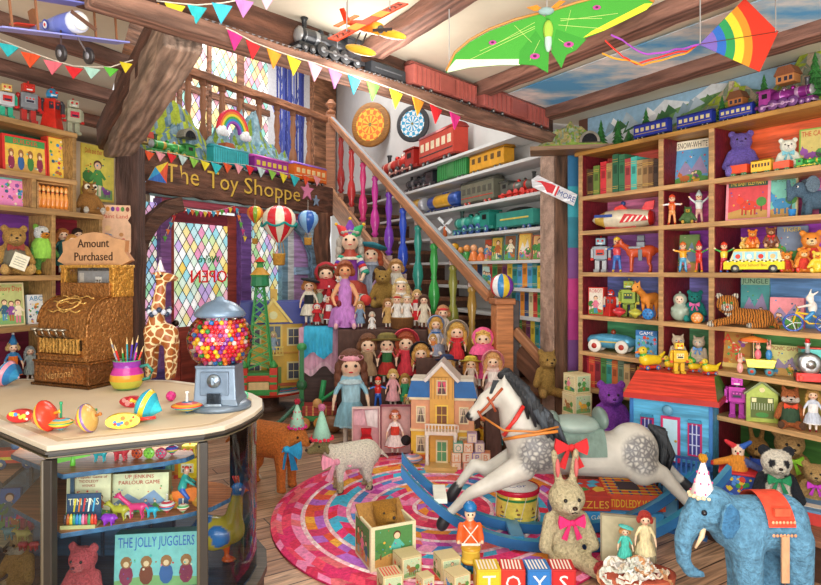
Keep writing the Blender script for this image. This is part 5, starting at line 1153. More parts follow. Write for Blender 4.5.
wagon('black tender coupled behind the large black locomotive',tbz(404),tbz(366),'#3a3e44',None,'tender',trim='#6a6e74',f=.9)
wagon('brick red boxcar next to the black tender on the beam',tbz(407),tbz(474),'#cc7268','#9a544c','box',f=.58)
wagon('brick red boxcar at the tail of the beam train',tbz(477),tbz(546),'#cc7268','#9a544c','box',f=.47)
b=MB()
o_=tbz(190);p_=tbz(548)
for s2 in(-1,1):b.bar(o_-o_+tn*.03*s2,p_-o_+tn*.03*s2,.006,.012,'#8a8a90')
n=90
for i in range(n):q=(p_-o_)*(i/n);b.bar(q-tn*.05+Vector((0,0,-.006)),q+tn*.05+Vector((0,0,-.006)),.014,.008,'#5a4030')
b.thing('model_railway_track','long model railway track laid along the ceiling beam','railway track','satin',o_)
for px,hp,nm in((243,24,'nearest the bunting end'),(261,28,'tallest, in the middle'),(276,20,'closest to the black locomotive')):
 v=tbz(px)-tn*.09;v.z=2.552;pine('model pine tree on the ceiling beam, %s'%nm,v,h_at(v,hp)*1.1,'pines on the ceiling beam')
def mtr(a,c2,row,**k):return ms(a,row),ms(c2,row)
p0,p1=mtr(462,425,'A');wagon('red coach ahead of its red engine on the alcove shelf',p0,p1,'#c8402f','#a83028','coach','#f0e0c0','#2a2a2a',f=1.0)
p0,p1=mtr(424,384,'A');loco('red and black toy engine below the dartboards',p0,p1,'#c8382f','#b8302a','#2a2a2e','#2a2a2e','#e0b0a0',fat=.85)
p0,p1=mtr(440,407,'B');loco('small black toy engine leading green and yellow wagons',p0,p1,'#34383f','#2f3338','#222','#333','#888',fat=.75)
p0,p1=mtr(472,441,'B');wagon('green boxcar between the black engine and yellow caboose',p0,p1,'#3f9a52','#2f7a40','box',f=.85)
p0,p1=mtr(511,473,'B');wagon('yellow-orange caboose at the end of the second alcove shelf',p0,p1,'#e8a52a','#c88a20','caboose','#6a4a20',f=.85)
p0,p1=mtr(428,413,'C');wagon('silver grey engine car ahead of the blue and gold tanker',p0,p1,'#b8b8bc','#a8a8ac','tank',f=1.4)
p0,p1=mtr(463,430,'C');wagon('blue and gold striped tank wagon in the alcove',p0,p1,'#3a5aa8',None,'tank',trim='#e8b030',f=.7)
p0,p1=mtr(500,465,'C');wagon('olive grey tender with red underframe in the alcove',p0,p1,'#7a7a68','#5a5a50','coach','#5a5a50','#c83a2a',wheelc='#c83a2a',f=.9)
p0,p1=mtr(501,541,'C');loco('olive grey steam engine with bright red wheels',p0,p1,'#6f7068','#5f6058','#2a2a2a','#d8342a','#d8342a',fat=1.0,skirt='#d8342a')
p0,p1=mtr(500,541,'D');wagon('teal tender lettered in yellow behind the teal engine',p0,p1,'#3a9a8c','#2a4a44','tender',trim='#e8d060',wheelc='#2f4f8a',f=.95)
p0,p1=mtr(499,456,'D');loco('large teal steam engine on the fourth alcove shelf',p0,p1,'#3fae9c','#2f9a8a','#2a4a44','#2f4f8a','#8ad0c0',fat=.95)
v=ms(445,'D',-.06);s_=h_at(v,20);t=T('toy_windmill','small toy windmill with white sails and an orange post','toy windmill',v,s_,-.3)
b=MB();b.lathe([(.12,0),(.07,.62)],'#c8602a',10);b.build('tower',t,'matte');b=MB()
for i in range(4):a=PI/4+i*PI/2;b.push(0,-.1,.6,ry=a);b.prism([(-.02,0),(.02,0),(.02,.12),(.12,.15),(.12,.5),(-.02,.5)],-.01,.01,'#e8ecee');b.pop()
b.build('sail',t,'matte')
for px,hp,cc,c3,lab in((455,19,'#f0b02a','#3a8fb8','yellow-headed peg toy at the low end of the toy shelf'),(461,15,'#e89a4a','#3f9a5a','small tan peg toy beside the yellow-headed one'),(467,17,'#f0a05a','#3f9a4a','orange wooden peg toy in green'),(474,17,'#f0b080','#f08a4a','orange wooden peg toy in orange'),(481,14,'#f0a870','#e87a3a','short orange peg toy against the picture books')):
 v=ms(px,'E',-.04);b=MB();b.lathe([(.3,0),(.34,.1),(.2,.5),(.12,.6)],c3,12);b.ell(0,0,.78,.22,col=cc);b.thing('peg_toy',lab,'toy figure','gloss',v,h_at(v,hp),0)
bb=[(488,'#8a5a3a','#c8502f',22),(496.5,'#3f7a4a','#d8b04a',24),(509.5,'#4f8a9a','#8a5a3a',26),(524,'#e0902f','#f0c860',27),(538,'#c8583a','#e8b878',25)]
for i,(px,cc,bg,hp)in enumerate(bb):
 v=ms(px,'E',-.08);book(['brown and red','green and gold','blue and brown','amber yellow','brick red and cream'][i]+' tall picture book on the alcove toy shelf',v,h_at(v,(9,12,13,13,12)[i])*1.1,h_at(v,hp),-.75,('people','person','person','scene','person')[i],bg,100+i,cc,cc)
cl=[('red','#c83a34'),('orange','#e8902f'),('yellow','#e8c83a'),('green','#3f9a52'),('navy','#2f4a7a'),('teal','#2f8f90'),('brown','#8a5a34'),('cream','#e0d0a0'),('sky blue','#4fa0d0'),('plum','#7a3a6a')]
def ms_row(row,x0,x1,step,hp,seed,where):
 r_=random.Random(seed);px=x0;i=0
 while px<x1:
  nm,cc=cl[(i*3+seed)%10]if i<10 else cl[(i*7+seed)%10]
  v=ms(px,row,-.05);spine_book('%s book %s'%(nm,where),v,(ms(px+step/2,row,-.05)-ms(px-step/2,row,-.05)).length*.97,.13,h_at(v,hp+r_.uniform(-3,2)),MS.rz,cc,'books on the alcove shelf '+where[-12:],'#e8d080');px+=step;i+=1
ms_row('F',475,543,5.0,26,1,'on the alcove shelf level with the striped ball')
ms_row('G',514,543,4.3,28,5,'on the alcove shelf right of the newel post'.replace('right of','beside'))
ms_row('H',520,543,4.3,26,3,'on the lowest alcove shelf behind the steps')
v=ms(486,'F',-.02);book('small white and teal picture book with figures in front of the books',v,h_at(v,11),h_at(v,20),-.8,'people','#c8e8e0',120,'#3a9a90',None)
def dartboard(label,px,py,r,rim,c1,c2,rz):
 w2=MS.off(-.09);p=w2.at(px,py);s_=r*p.y/F;t=T('dartboard',label,'dartboard',p,s_,rz)
 b=MB();b.push(0,0,0,rx=PI/2);b.lathe([(1,-.08),(1.02,.05),(.95,.08),(.7,.085)],[rim,rim,rim],32);b.pop();b.build('surround',t,'wood')
 b=MB()
 for i in range(20):
  a0,a1=2*PI*i/20,2*PI*(i+1)/20
  for(ri,ro,ca,cb)in((.08,.42,c1,c2),(.42,.47,c2,c1),(.47,.68,c1,c2),(.68,.75,c2,c1)):
   b.poly([(ri*cos(a0),ri*sin(a0)),(ro*cos(a0),ro*sin(a0)),(ro*cos(a1),ro*sin(a1)),(ri*cos(a1),ri*sin(a1))],-.09,ca if i%2 else cb)
 b.disk(0,0,.08,-.091,'#3a8a4a');b.disk(0,0,.035,-.093,'#d8302a');b.build('playing_face',t,'paper');return t
dartboard('round dartboard in orange, yellow and red with wooden rim',371,125,22,'#a8702f','#e8742a','#f0c040',-.5)
dartboard('round dartboard in light blue and white with black rim',413,124,18,'#3a3a40','#3aa8d8','#eef4f8',-.5)
v=P(554,190,4.72);s_=50*v.y/F;t=T('pointing_sign','white wooden arrow sign with a red pointing hand and blue writing','sign',v,s_,.1)
b=MB();b.push(0,0,0,ry=.42);b.prism([(-.5,.0),(-.42,.13),(.48,.12),(.5,-.12),(-.42,-.13)],0,.03,'#eef0f6');b.build('board',t,'wood')
b.pop();b=MB();b.push(0,0,0,ry=.42);b.prism([(-.44,.0),(-.3,.06),(-.1,.09),(0,.09),(0,-.08),(-.12,-.1),(-.2,-.03),(-.3,.02)],-.006,0,'#d8303a');b.rect(0,-.1,.06,.11,-.004,'#f4f4f4');b.rect(.04,-.1,.08,.11,-.005,'#d8303a');b.text('MORE',.28,-.06,.17,-.006,'#2f4f9a',.38);b.build('lettering',t,'paper')
# ================= LEFT SHELF UNIT =================
LRZ=LB.rz-.35
RD=[(6,36,'#c8ccd0','#e8c878','#2fae8a','#c83a3a',False,False,True,'silver tin robot with gold crown and green chest'),(28,42,'#8a9096','#d83a2a','#b8302a','#9aa0a6',False,False,False,'grey tin robot with a square red head'),(52,42,'#e0382a','#3a9ad0','#4a4a50','#3a3a40',True,True,False,'red skirted robot with a blue domed head'),(73,36,'#c8ccae','#d0d4b8','#b0b498','#d8405a',False,False,False,'cream tin robot at the corner of the shelf unit')]
for px,hp,bo,he,li,pa,dm,sk,cr,lab in RD:v=lb(px,'top',-.06 if px>70 else-.05);robot(lab,v,h_at(v,hp),LRZ,bo,he,li,pa,'#d83030',None,dm,sk,cr)
v=lb(26,'A',-.08);book('red construction set box with green and yellow picture',v,h_at(v,44),h_at(v,38),LB.rz-.1,'beasts','#e8c04a',131,'#d8302a','#d8302a','BUILDER','#d83a2a','#3f9a52',.2,'game_box','box',.06,-.06)
v=lb(60,'A',-.08);book('red and yellow gear set box beside the larger one',v,h_at(v,24),h_at(v,43),LB.rz-.1,'shapes','#f0c84a',133,'#d8402a','#d8402a',None,'#fff',None,.2,'game_box','box',.06,-.06)
v=lb(15,'B',-.08);book('turquoise tin toy box with a pink motif',v,h_at(v,34),h_at(v,29),LB.rz-.1,'shapes','#e88ac0',135,'#5fb8b0','#7fc8c0',None,'#fff',None,.2,'toy_box','box',.05,-.05)
v=lb(55,'B',-.05);s_=h_at(v,37);t=T('skittle_crate','shallow wooden crate holding the row of skittles','crate',v,s_,LB.rz-.1)
b=MB();b.box(0,.1,0,1,.3,.06,'#c0905a');b.box(0,.24,0,1,.03,.72,'#8a5a3a');[b.box(x,.1,0,.05,.3,.74,'#c89a62')for x in(-.5,.5)];b.box(0,.1,.7,1,.3,.04,'#c89a62');b.build('crate_body',t,'wood',.008)
for i in range(7):
 p=v+Vector((cos(LB.rz-.1),sin(LB.rz-.1),0))*s_*(-.4+i*.125)+Vector((-sin(LB.rz-.1),cos(LB.rz-.1),0))*.06*s_+Vector((0,0,.06*s_))
 b=MB();b.lathe([(.09,0),(.12,.15),(.13,.4),(.06,.68),(.05,.72),(.09,.82),(.08,.93),(.02,1)],['#e08a3a','#e08a3a','#e8a050','#c8402a','#e8b060','#e8a050','#e08a3a'],12);b.thing('skittle',['skittle at the outer end of the row in the crate','second orange skittle from the outer end of the crate','third orange skittle from the outer end of the crate','middle orange skittle of seven in the crate','fifth orange skittle from the outer end of the crate','sixth orange skittle from the outer end of the crate','skittle beside the purple knobs in the crate'][i],'skittle','gloss',p,s_*.62,0,'skittles in the crate')
for i in range(3):b=MB();b.ell(0,0,.5,.5,col='#7a3a6a');b.thing('wooden_ball',['lowest','middle','topmost'][i]+' purple wooden ball stacked beside the skittles','ball','gloss',v+Vector((cos(LB.rz-.1),sin(LB.rz-.1),0))*s_*.44+Vector((-sin(LB.rz-.1),cos(LB.rz-.1),0))*.04*s_+Vector((0,0,.06*s_+i*.12*s_)),.12*s_,0,'wooden balls in the crate')
v=lb(14,'C',-.08);plush('teddy_bear','golden teddy bear in a grey waistcoat holding a paper tag','teddy bear',v,h_at(v,54),LRZ-.1,'#c89a50','#dcb068',bowc='#8a3a2a',vest='#6f6a58',tilt=0)
t_=[q for q in COL.objects if q.get('label','').startswith('golden teddy')][0];b=MB();b.push(-.02,-.34,.12,rx=-.3,ry=.4);b.box(0,0,0,.26,.012,.3,'#e8e4cc');[b.box(0,-.008,.06+.05*i,.18,.003,.01,'#8a8a78')for i in range(4)];b.pop();b.build('tag',t_,'paper')
v=lb(43,'C',-.07);plush('toy_duck','white-headed toy duck in a green and yellow check suit','toy duck',v,h_at(v,52),LRZ,'#7fb83f','#eef2ee',pad='#e8b030',pose='stand',face='duck',muz='#e8962a',vest='#8fc84a',limb='#5fa04a',belly='#a8cc40')
dl=[(63,46,-.14,'#2f6a6a','#c87a3a','auburn doll in a dark green dress at the compartment side'),(72,40,-.06,'#e0a0a8','#e0a050','blonde doll in a pink dress before the others'),(78,46,-.17,'#2a2a34','#3a2418','dark haired doll in black behind the pink doll'),(84,34,-.05,'#e0b8b8','#a8602f','small doll in pale pink with copper hair'),(91,44,-.13,'#3a5a9a','#e0a860','blonde doll in a blue dress beside the palette board')]
for px,hp,k_,dr,ha,lab in dl:v=lb(px,'C',k_);doll(lab,v,h_at(v,hp),LRZ-.1,dr,ha)
v=lb(12,'D',-.08);book('green and red christmas story book on the pigeonhole shelf',v,h_at(v,26),h_at(v,43),LB.rz-.15,'people','#b8c07a',141,'#3f7a3a','#e0d4a0','Story Days','#c8302a',None,.2)
v=lb(37,'D',-.07);book('pale alphabet book with blue figures behind the register',v,h_at(v,17),h_at(v,29),LB.rz-.15,'shapes','#e8ecec',143,'#b8c8d0',None,'ABC','#3a8fc0',None,.25)
v=lb(13,'E',-.08);doll('elf doll in a blue bonnet and orange scarf behind the top',v,h_at(v,42),LRZ-.1,'#2f7ab0','#d8b070','cone','#2f7ab0','stand',dress2='#e8762a',long=False)
v=lb(30,'E',-.08);doll('small grey curly-haired doll half hidden by the register',v,h_at(v,34),LRZ-.1,'#9aa8a8','#a8b0b0',None,pose='stand')
v=LB.off(-.12).xy(89,1.85);plush('toy_owl','tan plush owl with big pale eye discs and spread wings','toy owl',v,h_at(v,37),LRZ,'#b8813f','#c89a58',ear='cat',pad='#e8e0d0',bowc=None,fat=1.15,pose='sit')
t_=[q for q in COL.objects if q.get('label','').startswith('tan plush owl')][0];
for s2 in(-1,1):ball('eye_disc',t_,s2*.09,-.13,.76,.085,'#e8dcc0','matte',ry=.05);ball('pupil',t_,s2*.09,-.19,.76,.035,'#2a1a10')
w2=LB.off(-.32);p=w2.at(98,201);book('yellow poster-size book of a girl in blue with red bows',p,h_at(p,36),h_at(p,55),LB.rz-.1,'person','#e8d85a',151,'#e8c83a','#f0dc60','Dolls and their Houses','#c8382a',None,.16,'wall_poster','poster',.012,0)
pz=P(115,256,4.05);t=T('palette_board','pinkish artist palette sign with paint blobs and painted children','sign',pz,1,.35);W_=29*4.05/F;H_=51*4.05/F
b=MB();b.prism([(-W_/2,.02),(-W_*.4,0),(W_*.42,0),(W_/2,.03),(W_/2,H_*.62),(W_*.4,H_*.7),(W_*.5,H_*.8),(W_*.48,H_),(-W_*.5,H_),(-W_*.5,H_*.5)],0,.012,'#ecc09a');b.build('board',t,'paper',.002)
b=MB();[b.disk(-W_*.38+W_*.155*i,H_*.92,W_*.06,-.002,cc,10,W_*.085)for i,cc in enumerate(('#8a2a30','#d88a2a','#5a3a8a','#c84a8a','#4f8a3a','#8a3a2a'))];b.text('Paint Land',0,H_*.74,.04,-.002,'#c8402f',W_*.8)
b.poly([(-W_*.35,H_*.08),(0,H_*.1),(-W_*.1,H_*.42),(-W_*.3,H_*.45)],-.002,'#2f8ac0');b.disk(-W_*.22,H_*.54,W_*.1,-.003,'#f0c890');b.poly([(W_*.1,H_*.08),(W_*.4,H_*.05),(W_*.3,H_*.35),(W_*.12,H_*.33)],-.002,'#d83a34');b.disk(W_*.2,H_*.42,W_*.07,-.003,'#c88a50');b.disk(-W_*.02,H_*.2,W_*.09,-.003,'#e0a030');b.build('painted_scene',t,'paper')
# ================= RUG =================
RC=Vector((.2,3.9));b=MB();r_=random.Random(11)
braid=[['#e0306f','#f04a6a','#d82f5a','#f08ab8','#e8707a'],['#f0902f','#e85a3a','#b86ad0','#f4b040','#d83a6a'],['#f03a7a','#e83048','#e86aa8','#3fc0e8','#4fb8e0'],['#e88ad0','#4f8fd8','#f0706a','#c84ab0','#f4a0c8'],['#3a9ad0','#d82f6a','#f09a3a','#e85aa0','#5fb8d8']]
rad=1.0;k=0;tw=.006
edge=[1.0]
while rad>.06:
 wide=k%2==1 or k==0;w_=.105 if wide else .026
 if k==0:w_=.06
 pal=braid[(k//2)%5]if wide else['#f6d8dc','#f4c0cc','#fbeaea','#f0b8c8']
 n=max(10,int(2*PI*rad/(.085 if wide else .03)));r1,r0=rad,max(.02,rad-w_);off=.35 if(k//2)%2 else-.35
 vs=[];fs=[];cs=[]
 for half in(0,1):
  ra,rb_=(r1,(r1+r0)/2)if half==0 else((r1+r0)/2,r0)
  for i in range(n):
   o0=off*(0 if half==0 else 1)/n*2*PI;o1=off*(1 if half==0 else 0)/n*2*PI
   a0,a1=2*PI*i/n,2*PI*(i+1)/n;q=len(vs)
   for(rr,aa)in((ra,a0+o0),(ra,a1+o0),(rb_,a1+o1),(rb_,a0+o1)):vs.append((rr*cos(aa)*1.05,rr*sin(aa)*1.15,.012+(.006 if half==0 and rr==rb_ or half==1 and rr==ra else 0)))
   fs.append((q,q+1,q+2,q+3)[::-1]);cs.append(r_.choice(pal)if half==0 or not wide else(r_.choice(pal)))
 b.add(vs,fs,cs,False);rad=r0;k+=1
 if rad<=.03:break
b.lathe([(1,0),(1,.012)],'#c81f5a',64);nl=2*64
b.v=b.v[:-nl]+[(x*1.05,y*1.15,z)for x,y,z in b.v[-nl:]]
b.thing('braided_rug','large round multicoloured braided rag rug on the wooden floor','rug','rug',(RC.x,RC.y,.002))
RUG=.016
# ================= DOLL CROWD =================
sd=T('stepped_stand','dark stepped stand carrying the crowd of dolls','display stand',(0,0,0))
def tier(px0,px1,d0,d1,z,col='#5f443c',nm='tier'):
 dm=(d0+d1)/2;x0,x1=(px0-CX)/F*dm,(px1-CX)/F*dm;b=MB();b.box((x0+x1)/2,dm,0,x1-x0,d1-d0,z,col);return b.build(nm,sd,'cloth',.01)
Z1,Z2,Z4,Z5=.30,.45,.93,1.12
tier(368,412,5.34,5.52,Z1);tier(355,430,5.54,5.9,Z2);tier(340,427,6.02,6.4,Z4);tier(341,404,6.42,6.85,Z5);tier(416,452,5.55,5.82,.72);tier(434,484,5.06,5.30,.5);tier(440,468,5.32,5.54,.66);tier(484,500,4.88,5.08,.42)
def D(px,d,z,hp,label,rz=0,**k):v=P(px,300,d);v.z=z;return doll(label,v,hp*d/F,rz-(px-CX)/F,**k)
D(351,5.4,0,92,'large brown-haired doll in a pale blue dress standing on the floor',dress='#8fc4d8',hair='#6f3f28',hat='band',hatc='#e8a0b0',dress2='#a8d4e4',collar='#c8e4ee',big=1.15,fullness=.95,shoes='#e8d8d0')
D(368,5.72,Z2,50,'brown-haired doll in a tan suit behind the large blue doll',dress='#a88a68',hair='#7a4a28',long=False,big=1.5,hat=None)
D(387,5.72,Z2,50,'dark-haired doll in a red bodice with an olive hat',dress='#b8302a',hair='#4a2a1c',hat='brim',hatc='#8a7a3a',dress2='#2f6a3a',big=1.45,collar='#f0e8d8')
D(406,5.72,Z2,52,'curly auburn doll in a big coral red bonnet',dress='#d83a4a',hair='#a84a24',hat='bonnet',hatc='#e04a58',big=1.45)
D(421,5.62,Z2,42,'blonde doll in a black bonnet lined with red',dress='#b8302a',hair='#d8a050',hat='bonnet',hatc='#2f2a34',dress2='#e8e0d0',big=1.5,collar='#f0f0e8')
v=P(378,300,5.42);v.z=Z1;t=tinman('red and blue uniformed toy soldier with a red pillbox hat',v,32*5.42/F,.1,'#d8302a','#2f5fb8',arms=-.4,arm='#2f6fc8',hat='#d8302a',legs='#20242c')
D(393,5.44,Z1,38,'fair fairy doll in pale pink with spread sleeves',dress='#e8a8b0',hair='#e0b868',long=False,big=1.05)
D(405,5.46,Z1,33,'long-haired doll in a green dress beside the mansion',dress='#2f9a6a',hair='#b88a40',big=1.2)
D(407.5,5.36,Z1-.14 if 0 else Z1,15,'tiny doll with a yellow hat in front of the green dressed doll',dress='#e8d8a0',hair='#e0a040',hat='brim',hatc='#f0d040',big=1.6)
D(436,5.7,.72,38,'blonde doll in a blue bonnet and striped dress on the upper riser',pose='sit',dress='#9aa0b8',hair='#e0a850',hat='bonnet',hatc='#9fb4e0',dress2='#e8e0e0',big=1.25,collar='#2f6ab0')
D(443,5.9,.93 if 0 else .72,47,'bald baby doll with a red bow peeping over the striped doll',dress='#e8dcd0',hair='#c88a5a',long=False,big=1.1,hat='band',hatc='#d84040')
D(457,5.4,.66,44,'blonde doll in a grey bonnet with a large red scarf',dress='#d8303a',hair='#d8a850',hat='bonnet',hatc='#b8ada0',big=1.5,collar='#e0303a')
D(447,5.14,.5,36,'fair doll in a navy brimmed straw hat above the mansion roof',dress='#3a5aa0',hair='#e0a85a',hat='brim',hatc='#2f3f6a',big=1.45,collar='#f0f0f0')
D(471,5.16,.5,34,'copper-haired doll in a wide yellow hat',dress='#e8d0c0',hair='#c8843a',hat='brim',hatc='#e8d04a',big=1.5,collar='#f4ead8')
D(483,5.24,.5,60,'blonde doll wrapped in a bright pink hood and cape',dress='#e8508a',hair='#e8b860',hat='hood',hatc='#ee5f94',big=1.2,long=False)
D(493,4.98,.42,52,'small doll in a rosy bonnet beside the newel post',dress='#e8c8c0',hair='#e0a868',hat='bonnet',hatc='#f0a0a8',big=1.2,dress2='#f4e8e0')
D(345,6.25,Z4,66,'big auburn doll in a lilac sundress sitting with long bare legs',pose='sit',dress='#c884d0',hair='#9a4a22',long=False,big=1.02,legs=False,sleeves=False,shoes='#f0b8c0',skin='#e8a878')
D(417,6.2,Z4,38,'fair doll in a long red gown with white trim',dress='#d8242c',hair='#d8b070',dress2='#f0e0d8',fullness=1.3,big=.9)
D(401,6.33,Z4,48,'blonde doll in white lace behind the basket',dress='#ece4d4',hair='#e0c080',hat='band',hatc='#f0ece0',big=1.2,collar='#fff')
v=P(402,300,6.12);v.z=Z4;s_=22*6.12/F;t=T('wicker_basket','small brown wicker basket holding two white dolls','basket',v,s_)
b=MB();b.lathe([(.42,0),(.5,.1),(.55,.5),(.58,.55),(.5,.52),(.4,.1)],['#9a6a38','#7a5028','#a87840','#b8884a','#6a4424'],20);b.build('weave',t,'cloth')
for px,lab,hc in((397,'white baby doll in the basket wearing a red-trimmed cap','#c8302a'),(407,'white baby doll with pale curls in the basket','#e8e0d0')):
 q=P(px,300,6.12);q.z=Z4+.04;doll(lab,q,30*6.12/F,0,'#f0ece4','#d8b888','band',hc,big=1.3,long=False,name='baby_doll')
D(388,6.12,Z4,30,'small tan-haired doll in ochre beside the basket',dress='#c8a060',hair='#a8743a',big=1.2)
D(372,6.1,Z4,17,'small white porcelain doll sitting below the plush bear',pose='sit',dress='#f0ece8',hair='#e8dcc8',long=False,big=1.3)
v=P(383,300,6.5);v.z=Z5;plush('teddy_bear','old golden teddy bear sitting among the dolls','teddy bear',v,42*6.5/F,0,'#a8843f','#b8944c',nose='#3a2a1a')
D(371,6.7,Z5,62,'red-haired doll in a teal beret and grey collar',dress='#8f98a8',hair='#b04a20',hat='beret',hatc='#1f6a78',big=1.25,collar='#a8b0c0')
D(396,6.75,Z5,46,'short-haired porcelain boy doll in a cream suit',dress='#e4dccc',hair='#b8844a',long=False,big=1.25)
v=P(350,300,6.6);v.z=Z5;t=doll('large grey-bearded jester doll in a three-point red, violet and green hat',v,78*6.6/F,.1,'#b84a3a','#b8aea0','jester','#7a3aa0','sit',dress2='#8a3a9a',collar='#e8dcc8',big=1.15)
for sx in(-1,1):
 b=MB();p0=Vector((.1*sx,0,.64));p1=Vector((.2*sx,-.09,.42))
 for i in range(6):a_=p0.lerp(p1,i/6);c_=p0.lerp(p1,(i+1)/6);b.cyl(a_,c_,.052,.055,['#3aa88a','#f0e8e0','#6a3ab0','#d8403a','#f0e8e0','#3aa88a'][i],10)
 b.build('striped_sleeve',t,'cloth')
 b=MB();p0=Vector((.08*sx,-.1,.12));p1=Vector((.2*sx,-.42,.1))
 for i in range(7):a_=p0.lerp(p1,i/7);c_=p0.lerp(p1,(i+1)/7);b.cyl(a_,c_,.07,.065,['#d8403a','#3aa88a','#f0e8e0'][i%3],10)
 b.build('striped_trouser',t,'cloth')
D(326,6.5,.925,62,'doll in a deep red hooded cape at the edge of the crowd',dress='#a81f28',hair='#6a3a20',hat='hood',hatc='#b02430',big=1.2,long=False)
D(360,6.14,Z4,27,'little doll in faded blue at the feet of the bearded jester',dress='#7f9ab8',hair='#c89858',big=1.2)
D(424,6.1,Z4,34,'small brunette doll in cream beside the red gown',dress='#e4d8c0',hair='#5a3420',big=1.15)
D(380,6.6,Z5,40,'small porcelain doll in a mauve dress behind the old golden bear',dress='#b08ab0',hair='#3f2a20',big=1.2)
D(433,5.66,.72,22,'tiny blonde doll in orange at the skirt of the striped doll',dress='#e08a4a',hair='#e0b060',big=1.3)
tk=T('storage_chest','dark trunk draped with blue and pink cloth beside the dolls','trunk',(0,0,0))
xt=lambda px,d=6.1:(px-CX)/F*d
b=MB();b.box((xt(300)+xt(338))/2,6.42,0,xt(338)-xt(300),.34,.90,'#4a3430');b.build('trunk_body',tk,'wood',.02)
def drape(label,px0,px1,d,z1,z0,col,seed,rim=None):
 t=T('draped_cloth',label,'cloth',(0,0,0));r_=random.Random(seed);n=28;m_=8;vs=[];fs=[];cs=[]
 for j in range(m_+1):
  for i in range(n+1):
   u=i/n;w_=j/m_;x=xt(px0+(px1-px0)*u,d);fold=.02*sin(u*26+seed)*w_;zz=z1-(z1-z0)*w_*(1-.12*sin(u*9+seed));y=d-.012-.02*w_+fold
   if j==0:y=d+.16;zz=z1+.012
   elif j==1:zz=z1+.012;y=d-.006
   vs.append((x,y,zz))
 vs+=[(a,c_+.008,e_-.001)for a,c_,e_ in vs];N_=(n+1)*(m_+1)
 for j in range(m_):
  for i in range(n):a=j*(n+1)+i;q=(a,a+n+1,a+n+2,a+1);fs+=[q,tuple(x+N_ for x in q[::-1])];cs+=[rim if rim and j>m_-2 else col]*2
 b=MB();b.add(vs,fs,cs,True);b.build('fold',t,'cloth')
drape('pale pink frilled cloth hanging over the trunk',299,338,6.22,.915,.50,'#dca8c0',2,'#e8c0d0');drape('bright turquoise blue cloth laid over the pink one',304,333,6.19,.93,.66,'#3fb8e0',5)
for px,dd,hp,lab,kw in((309,6.36,46,'boy doll in a dark beret and black trousers on the trunk',dict(dress='#e8e0cc',hair='#b8743a',hat='beret',hatc='#2a3038',dress2='#23262c',long=False,big=1.1)),(320,6.46,44,'fair doll in a faded green dress on the trunk',dict(dress='#9ab8a0',hair='#c89a5a',big=1.0)),(317,6.27,22,'small santa doll in a red pointed hood',dict(dress='#c8242c',hair='#f0f0f0',hat='hood',hatc='#c8242c',big=1.3,long=False)),(329,6.29,32,'larger bearded santa doll with a red hat',dict(dress='#b81f28',hair='#f0f0f0',hat='cone',hatc='#b81f28',dress2='#f0f0f0',big=1.2,long=False))):
 D(px,dd,.945 if dd<6.4 else .925,hp,lab,**kw)
def open_box(label,px,d,w,h,cols):
 v=P(px,300,d);v.z=0;w=w*d/F;h=h*d/F;t=T('doll_box',label,'box',v,1,-(px-CX)/F,None,(-.1,0,-(px-CX)/F));b=MB()
 b.box(0,.045,0,w,.008,h,cols[0]);[b.box(s*(w/2-.004),0,0,.008,.09,h,cols[1])for s in(-1,1)];[b.box(0,0,z,w-.016,.09,.008,cols[1])for z in(0,h-.008)];b.build('box_tray',t,'paper');return t,w,h
t,w_,h_=open_box('open pink box with a red doll dress and lace',366,5.06,28,47,('#e8b0b8','#f0d0c8'))
b=MB();b.prism([(-w_*.36,.03),(w_*.4,.03),(w_*.17,h_*.42),(w_*.2,h_*.55),(-w_*.18,h_*.55),(-w_*.14,h_*.42)],-.03,.03,'#e01f2c');b.prism([(-w_*.15,h_*.38),(w_*.17,h_*.38),(w_*.17,h_*.44),(-w_*.15,h_*.44)],-.035,-.03,'#b81824');b.build('red_dress',t,'cloth',.006)
b=MB();b.prism([(w_*.05,h_*.6),(w_*.42,h_*.55),(w_*.42,h_*.95),(-w_*.05,h_*.92)],.02,.035,'#f4ecec');b.prism([(-w_*.45,h_*.62),(0,h_*.6),(-w_*.1,h_*.95),(-w_*.45,h_*.9)],.02,.032,'#f0c0cc');b.build('lace',t,'cloth')
t,w_,h_=open_box('open pink doll box with dark rim beside the red dress box',396,5.06,31,49,('#eeb8b4','#8a2a40'))
v=P(395,300,5.02);v.z=.012;doll('small red-haired doll in white with a red sash inside the pink box',v,44*5.02/F,0,'#f4e4e4','#c85a2a','band','#f0d0d0',dress2='#d8402f',big=.9,long=False,fullness=1.2)
b=MB();b.push(0,0,0,rx=PI/2);b.lathe([(.04,0),(.042,.01),(.022,.02),(.02,.035)],'#1f1c22',18);b.pop();b.thing('doll_hat','little black hat lying at the foot of the pink doll box','hat','cloth',P(406,440,5.0))
v=P(320,413,6.0);v.z=0;s_=42*v.y/F;t=T('toy_cart','red and green wooden toy cart with a long green handle','toy cart',v,s_,.1)
b=MB();b.box(0,0,.18,.95,.6,.12,'#3f8f4a');b.box(0,0,.3,.8,.5,.22,'#b8403a');[b.box(-.3+.15*i,-.26,.3,.04,.02,.24,'#e0a060')for i in range(5)];b.build('cart_body',t,'wood',.02)
for x_ in(-.35,.0,.35):
 for y_ in(-.33,.33):wheel(t,x_,y_,.14,.14,'#c8843a','#e8b060',.07,'y')
b=MB();b.bar((-.42,-.1,.3),(-.42,-.1,1.85),.16,.1,'#2f7a45');b.ell(-.42,-.1,1.9,.12,.1,.1,'#3f9a55');b.ell(-.42,-.1,1.0,.13,.12,.14,'#2a5f3a');b.build('handle',t,'satin')
b=MB();b.tube([(-.4,-.3,.7),(-.8,-.7,.35),(-1.15,-1.1,.12)],.05,'#3f6f5a');b.ell(-1.2,-1.15,.1,.14,.12,.06,'#8fb0b8');b.build('draw_bar',t,'satin')
